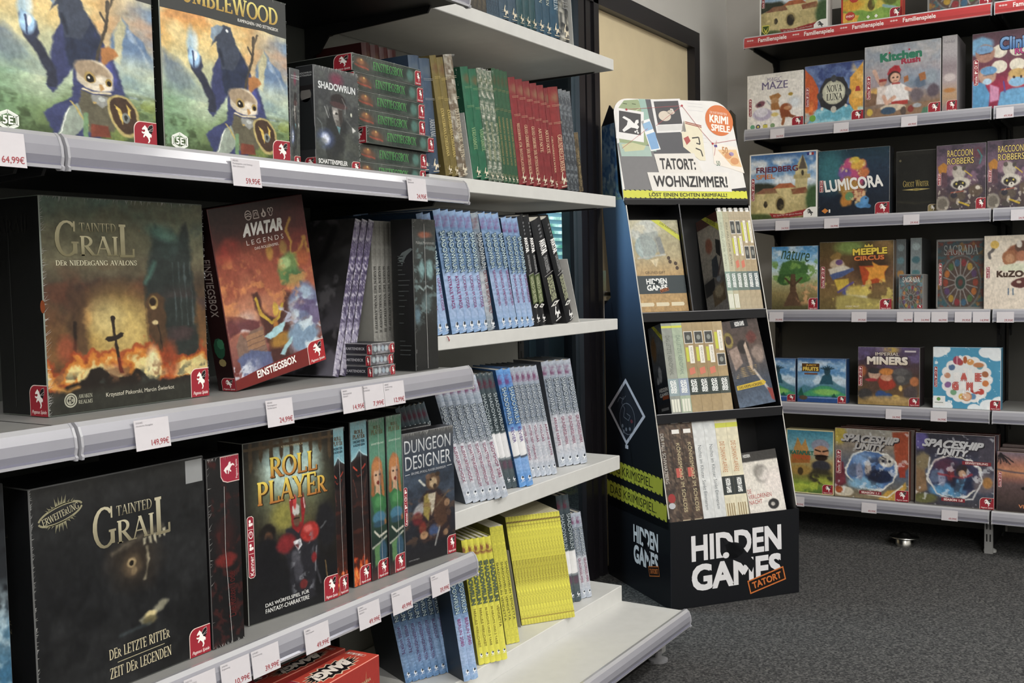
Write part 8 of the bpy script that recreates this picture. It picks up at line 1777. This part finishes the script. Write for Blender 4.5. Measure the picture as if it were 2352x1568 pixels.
for a, b, r in ((.06, .06, .14), (.16, .03, .10), (.80, .07, .12), (.94, .12, .12), (.90, .04, .10), (.05, .92, .12), (.2, .97, .1), (.84, .94, .14), (.98, .86, .10), (.62, .99, .1)): P.E(a, b, r, r * .75, '#e3eaee', .08)
for k in range(16):
    a = 2 * math.pi * k / 16; P.E(.5 + .30 * math.cos(a), .52 + .31 * math.sin(a), .09, .085, '#e6e4e2', .08)
P.E(.5, .52, .30, .30, '#dfe3e4', .05)
for k, c in enumerate(['#d0763c', '#c9463c', '#5a8ab5', '#d9b04a', '#6fa37a', '#8a5f9a', '#c98a6a', '#4f6f9a', '#b5443c', '#d9934a', '#5f9aa8', '#a8623c']):
    a = 2 * math.pi * k / 12 + .2; P.E(.5 + .29 * math.cos(a), .52 + .29 * math.sin(a), .05, .05, c, .2, 1, 0, .5)
P.E(.36, .21, .06, .07, '#a83f5a', .1).L([(.36, .14), (.36, .28)], .014, '#e0a8b0', .006).E(.48, .20, .03, .06, '#b5582c', .2).E(.51, .80, .075, .075, '#d08a5c', .1).E(.51, .80, .055, .055, '#e3b490', .15).E(.62, .72, .06, .025, '#b8342c', .2, 1, 20).E(.68, .28, .08, .04, '#c07a4a', .3).cl('#f0f2f2', 14, .72, .04, 9, .9)
def tt(cv, mb):
    for k, (c, s) in enumerate(zip('TH', ('#e9e7e4', '#e9e7e4'))): cv.text(mb, c, (.45 + k * .07, .34, .51 + k * .07, .43), s, b=.08, lay=5)
    for y0, y1, wd, x0 in ((.41, .55, 'SAME', .31), (.56, .70, 'GAME', .29)):
        for k, c in enumerate(wd):
            cv.text(mb, c, (x0 + k * .105, y0, x0 + .10 + k * .105, y1), '#c9574f' if (k % 2 == 1) ^ (wd == 'GAME') else '#eceae8', b=.10, lay=6)
    cv.rect(mb, .01, .80, .19, .96, '#e6e8e6', 3); cv.ell(mb, .09, .85, .03, .03, '#5f9a4a', 4, 10); cv.rect(mb, .03, .90, .16, .915, '#9aa39a', 4)
rbox('bright blue box with clouds and round letters, rightmost on the ' + RW[4], 4, 2142, 2298, 944, 798, P, title=tt, st=(.02, .32, .07, .66), d=.06, side='#3f88ad', edge='#dfe6e8', badr=(.845, .84, .998, .998))

# bottom shelf
P = Pt(54, .68).bg((0, '#3f8fae'), (.3, '#7fb3bd'), (.5, '#b59a5c'), (.7, '#8a7a3c'), (.85, '#7f9a34'), (1, '#4a6a2c')).G([(.16, .30), (.24, .12), (.32, .26), (.40, .14), (.46, .28), (.48, .48), (.14, .48)], '#c08a44', .012, 1, .02).G([(.10, .36), (.5, .34), (.5, .52), (.1, .54)], '#a8642c', .02).E(.72, .24, .19, .10, '#8f93a8', .15).E(.74, .34, .16, .10, '#c48a64', .2).E(.74, .43, .13, .05, '#33261f', .25).E(.74, .40, .15, .018, '#241a16', .3).L([(.62, .31), (.72, .33)], .03, '#2a1e18', .012).L([(.78, .33), (.88, .31)], .03, '#2a1e18', .012).E(.74, .56, .20, .09, '#3c3c44', .3).E(.72, .72, .25, .12, '#3f3a2c', .4, 1, 0, .4).E(.3, .64, .22, .08, '#a8843c', .3).E(.30, .66, .06, .06, '#4a3a24', .3).cl('#b9c83c', 6, .55, .15, 6, .8, 1, P_band(54, .68, .72, 1.1)).grain(.1, 20)
def tt(cv, mb):
    cv.text(mb, 'KATAPULT', (.08, .335, .58, .40), '#2f6f5a', b=.06, lay=4); cv.text(mb, 'FEHDE', (.16, .41, .52, .47), '#c9562c', b=.05, lay=4)
    for q in ((.0, 0, 1, .02), (.0, .985, 1, 1), (.0, 0, .02, 1), (.98, 0, 1, 1)): cv.rect(mb, *q, '#d9cf9c', 3)
rbox('box with a frowning helmeted soldier and a castle, beside the cardboard display', 5, 1806, 1915, 1139, 985, P, title=tt, d=.06, side='#c9bd8a', badr=(.76, .84, .98, .985))
def space(nx, ship):
    P = Pt(nx, 1.0).bg((0, '#a9a59a' if ship == 1 else '#33323f'), (.25, '#8f8272' if ship == 1 else '#3a3848'), (.6, '#4a5a78'), (1, '#8a7a5a' if ship == 1 else '#3f3c44'))
    P.E(.06, .1, .10, .12, '#c9b03c' if ship == 1 else '#6a5fae', .5, .9, 0, .5).G([(.78, .02), (1, .0), (1, .5), (.9, .66), (.82, .4)], '#a8482c' if ship == 1 else '#4a4654', .03).G([(.0, .45), (.12, .5), (.16, .8), (.0, .9)], '#7a3440' if ship == 1 else '#8a6a4a', .03)
    P.E(.50, .58, .36, .30, '#e6e3d8', .03, 1, 0, .25).E(.50, .58, .33, .275, '#4f74b0' if ship == 1 else '#3a3a5a', .06, 1, 0, .25).E(.40, .44, .16, .10, '#7fa6d6' if ship == 1 else '#5a2f44', .6, .9, 0, .5).E(.40, .78, .22, .09, '#7fb8dc' if ship == 1 else '#4f9ad0', .5, .9, 0, .6).E(.62, .66, .18, .10, '#232d4a', .3, 1, 0, .4).E(.26, .60, .07, .10, '#5a6a8a', .4, 1, 0, .5).E(.34, .62, .05, .12, '#8d93b0', .4, 1, 0, .5).E(.46, .56, .05, .10, '#b5a8a0' if ship == 1 else '#7a2f34', .4, 1, 0, .5)
    if ship == 1: P.E(.70, .44, .11, .09, '#c9c4ba', .15, 1, 0, .3).E(.66, .44, .02, .02, '#2a2a30', .3).E(.75, .44, .02, .02, '#2a2a30', .3).E(.70, .49, .05, .03, '#e0dcd2', .3).L([(.64, .38), (.70, .41)], .015, '#3a3840', .01).G([(.86, .46), (.95, .44), (.96, .66), (.88, .66)], '#a83a2a', .015).E(.12, .92, .14, .07, '#d9cfb8', .2).E(.06, .90, .05, .05, '#b5562c', .3).G([(.72, .86), (.86, .84), (.96, .72), (.98, .80), (.86, 1), (.6, 1)], '#c99a3c', .02).L([(.34, .90), (.48, .94), (.72, .96), (.92, .78)], .02, '#e6e0cc', .01)
    else: P.E(.60, .50, .08, .09, '#3a2a26', .2).E(.60, .54, .05, .05, '#c49a7a', .3).G([(.54, .60), (.66, .58), (.58, .86), (.48, .88)], '#4f86b0', .02).L([(.30, .56), (.6, .60), (.72, .54)], .03, '#a83440', .02, .9).E(.10, .40, .10, .12, '#8a7a58', .4, 1, 0, .5).E(.88, .66, .14, .14, '#6a6068', .4, 1, 0, .5).E(.12, .92, .16, .07, '#6a6a3c', .4, 1, 0, .5).L([(.18, .34), (.16, .62), (.28, .84), (.5, .92), (.74, .88), (.86, .62), (.80, .42)], .02, '#d0d0d0', .01).E(.92, .64, .06, .08, '#a8743c', .4)
    return P.cl('#e0e4ea', 14, .70, .04, 8, .6).cl('#2a2a3a', 9, .62, .08, 12, .6, 1, np.clip(P.sd([(.2, .35), (.8, .35), (.8, .85), (.2, .85)]) * 12, 0, 1)).grain(.12, 24)
def sp_t(sub, red=False):
    def f(cv, mb):
        for dx, c, b in ((.012, '#2f2c34', .09), (0, '#b9b6b4' if not red else '#c9c9cc', .05)):
            cv.text(mb, 'SPACESHIP', (.08 + dx, .085 + dx, .88 + dx, .20 + dx), c, b=b, lay=5 if dx else 7, rot=2, skew=.06); cv.text(mb, 'UNITY', (.27 + dx, .205 + dx, .68 + dx, .30 + dx), c, b=b, lay=5 if dx else 7, rot=2, skew=.06)
        cv.rect(mb, .60, .36, .96, .41, '#8a2a34', 4) if red else None
        if red: cv.text(mb, 'ERWEITERUNG', (.64, .37, .92, .40), '#e6cfc8', b=.03, lay=5)
        cv.rect(mb, .34, .885, .64, .935, '#8f2a34', 5); cv.text(mb, sub, (.37, .895, .61, .925), '#f0dcd4', b=.04, lay=6)
    return f
t, cv, F1 = rbox('front space crew box with a white tiger face, on the ' + RW[5], 5, 1917, 2087, 1160, 983, space(80, 1), title=sp_t('SEASON 1.1'), st=(.02, .32, .09, .66), d=.045, side='#8a3a2c', badr=(.82, .84, .998, .998), edge='#b5aca0')
for k in (1, 2):
    F_ = list(F1); F_[0] = F1[0] + np.array([.048 * k, -.012 * k, 0]); game_box(('second', 'third')[k - 1] + ' box of the space crew stack, only its top and side edge showing', F_, .045, '#8a3a2c', '#a89f94', Pt(8, 1.0, '#7a6f66'), tilt=-.03)
t, cv, F2_ = rbox('dark space crew box with a red expansion strip, on the ' + RW[5], 5, 2102, 2283, 1178, 994, space(80, 2), title=sp_t('SEASON 1.0', True), d=.045, side='#6a2a2c', badr=(.82, .84, .998, .998), edge='#d9d6d2')
F_ = list(F2_); F_[0] = F2_[0] + np.array([.048, -.010, 0]); game_box('box right behind the dark space crew box, only its top edge showing', F_, .045, '#7a3a34', '#b5ada4', Pt(8, 1.0, '#4a4450'), tilt=-.03)
P = Pt(50, .9).bg((0, '#7a6a78'), (.2, '#b0705a'), (.34, '#cf8a5c'), (.46, '#8a5a50'), (.55, '#5f4a4a'), (.8, '#4a3a38'), (1, '#2f2628')).L([(0, .30), (.2, .33), (.45, .34)], .03, '#5f4f58', .02)
for a in range(7): P.L([(.05, .02), (.05 + .05 * (a - 2), .16 + .02 * (a % 3))], .02, '#241f22', .008)
P.G([(.5, .78), (.56, .44), (.64, .30), (.72, .32), (.80, .30), (.86, .46), (.84, .80)], '#1f1a1c', .015).E(.66, .28, .045, .04, '#1f1a1c', .2).E(.78, .29, .05, .04, '#1f1a1c', .2).E(.74, .06, .08, .05, '#d9a24a', .5).L([(.40, .60), (.52, .56)], .05, '#1f1a1c', .01).grain(.1, 20)
def tt(cv, mb): cv.text(mb, 'Piraten', (.44, .80, .80, .86), '#a8442c', b=.02, lay=5, skew=.1); cv.text(mb, 'VERSPRECHEN', (.34, .87, .98, .93), '#c9784a', b=.03, lay=5)
t, cv, F1 = rbox('sunset beach box with two dark figures on the ' + RW[5], 5, 2289, 2440, 1180, 1038, P, title=tt, bad=False, st=(.02, .34, .075, .60), d=.045, side='#5a4440', edge='#a8958c')
for k in (1, 2):
    F_ = list(F1); F_[0] = F1[0] + np.array([.048 * k, -.004 * k, 0]); F_[3] = F1[3] + .008 * k; game_box(('second', 'third')[k - 1] + ' box of the sunset beach stack, only its top edge showing', F_, .045, '#5a4440', '#a89a92', Pt(8, 1.0, '#6a5a58'), tilt=-.03)

# ================================================================ price tags on the rails, floor socket
M_tag = mat('tag_paper', '#cac6ca', rough=.6, noise=.02, scale=60)
def price_tag(label, px, py, price, Y=None, X=None, z=None, w=.054, h=.044, text='', group=None, small=True):
    """px, py: centre of the tag in the photograph, on the face of a price rail"""
    if Y is not None: p = at(px, py, 1, Y - .0292); yaw = 0.0
    else: p = at(px, py, 0, X - .0292); yaw = R90
    t = thing('price_tag', label, 'price tag', (p[0], p[1], z - .0235), (math.radians(-6), 0, yaw), group)
    cv = Cv((-w / 2, 0, h / 2), (1, 0, 0), (0, 0, -1), w, h)
    mb = MB(); mb.box(-w / 2, w / 2, 0, .0006, -h / 2, h / 2); mb.obj('paper', M_tag, t)
    mb = MB()
    cv.text(mb, price, (.44, .68, .95, .92), '#a8323c', b=.01, lay=3)
    if text:
        cv.text(mb, text[0], (.05, .06, .24, .12), '#7d7a80', lay=3)
        for k, s in enumerate(text[1:]): cv.text(mb, s, (.05, .16 + .10 * k, min(.95, .05 + len(s) * .030), .235 + .10 * k), '#8d8a90', lay=3)
    mb.obj('price_print', M_ink, t); return t
RZ = {1: 1.368, 2: .961, 3: .541}
for px, py, price, row, tx, lab in (
    (6, 316, '64,99€', 1, ('51010G',), 'white price tag cut by the left view edge on the upper rail'),
    (566, 379, '59,95€', 1, ('58210G', 'Kampagnen- und Setting-', 'box (deutsch)'), 'white price tag below the second owl box, reading 59,95€'),
    (958, 424, '24,95€', 1, ('43006G', 'Starterset'), 'white price tag below the flat box stack, reading 24,95€'),
    (350, 980, '149,99€', 2, ('51010G', 'deutsche Ausgabe'), 'white price tag below the burning sword box, reading 149,99€'),
    (643, 932, '24,99€', 2, ('48310G', 'Einstiegsbox', 'Rollenspiel'), 'white price tag below the red starter box, reading 24,99€'),
    (812, 904, '14,95€', 2, ('48020G', 'Abenteuerheft', 'deutsch'), 'white price tag below the magazines, reading 14,95€'),
    (858, 897, '7,99€', 2, ('48330G', 'Kartendeck'), 'middle of three adjoining price tags on the middle rail, reading 7,99€'),
    (906, 890, '12,99€', 2, ('48040G', 'Spielleitung', 'Schirm'), 'right of three adjoining price tags on the middle rail, reading 12,99€'),
    (460, 1535, '54,99€', 3, ('51012G', 'Erweiterung', 'deutsch'), 'leftmost visible price tag on the lower rail, reading 54,99€'),
    (541, 1510, '10,99€', 3, ('51014G', 'Ergänzung'), 'second price tag from the left on the lower rail, reading 10,99€'),
    (610, 1484, '39,99€', 3, ('51018G', 'Erweiterung'), 'third price tag from the left on the lower rail, reading 39,99€'),
    (728, 1430, '49,99€', 3, ('51880G', 'Würfelspiel'), 'leftmost of three tags reading 49,99€ on the lower rail'),
    (848, 1381, '49,99€', 3, ('51882G', 'Erweiterung', 'deutsch'), 'middle of three tags reading 49,99€ on the lower rail'),
    (923, 1345, '49,99€', 3, ('51884G', 'Erweiterung'), 'rightmost of three tags reading 49,99€ on the lower rail'),
    (1011, 1312, '39,99€', 3, ('51886G', 'Kartenspiel'), 'white price tag reading 39,99€ below the bear-headed man box')):
    price_tag(lab, px, py, price, Y=YG, z=RZ[row] - .001, text=tx, w=.064, h=.046)
n_tag = {1: 0, 2: 0, 3: 0, 4: 0, 5: 0}
for row, lst in ((1, ((1785, 308, '24,95€'), (1932, 294, '19,95€'), (2088, 278, '49,95€'), (2308, 257, '49,95€'))), (2, ((1797, 522, '24,95€'), (1910, 514, '34,99€'), (2093, 502, '29,95€'), (2342, 490, '24,95€'))), (3, ((1783, 733, '39,99€'), (1973, 730, '39,95€'), (2078, 729, '34,99€'), (2118, 729, '24,99€'), (2158, 728, '44,99€'), (2212, 727, '39,95€'), (2254, 727, '14,99€'), (2309, 724, '29,95€'))), (4, ((2052, 951, '34,99€'), (2156, 954, '34,99€'))), (5, ((1831, 1158, '39,99€'), (1996, 1168, '49,99€'), (2181, 1182, '49,99€')))):
    for px, py, pr in lst:
        price_tag(f'small white price tag, {ORD[n_tag[row]]} from the left on the {("", "second", "third", "fourth", "fifth", "bottom")[row]} rail by the right wall', px, py, pr, X=XS, z=ZR[row] - .001, w=.062, h=.042); n_tag[row] += 1
p = at(2080, 1250, 2, 0)
t = thing('floor_socket', 'round shiny steel socket cap on the carpet under the right-hand shelves', 'floor socket', (p[0] - .02, p[1], 0))
mb = MB(); mb.lathe([(.037, 0), (.037, .034), (.034, .037), (0, .037)], 0, 0, 28); mb.obj('collar', M_chrome, t, True)
mb = MB(); mb.lathe([(.0, .0375), (.060, .0375), (.061, .040), (.056, .043), (.030, .046), (.022, .054), (.012, .060), (0, .061)], 0, 0, 28); mb.obj('lid', M_chrome, t, True)
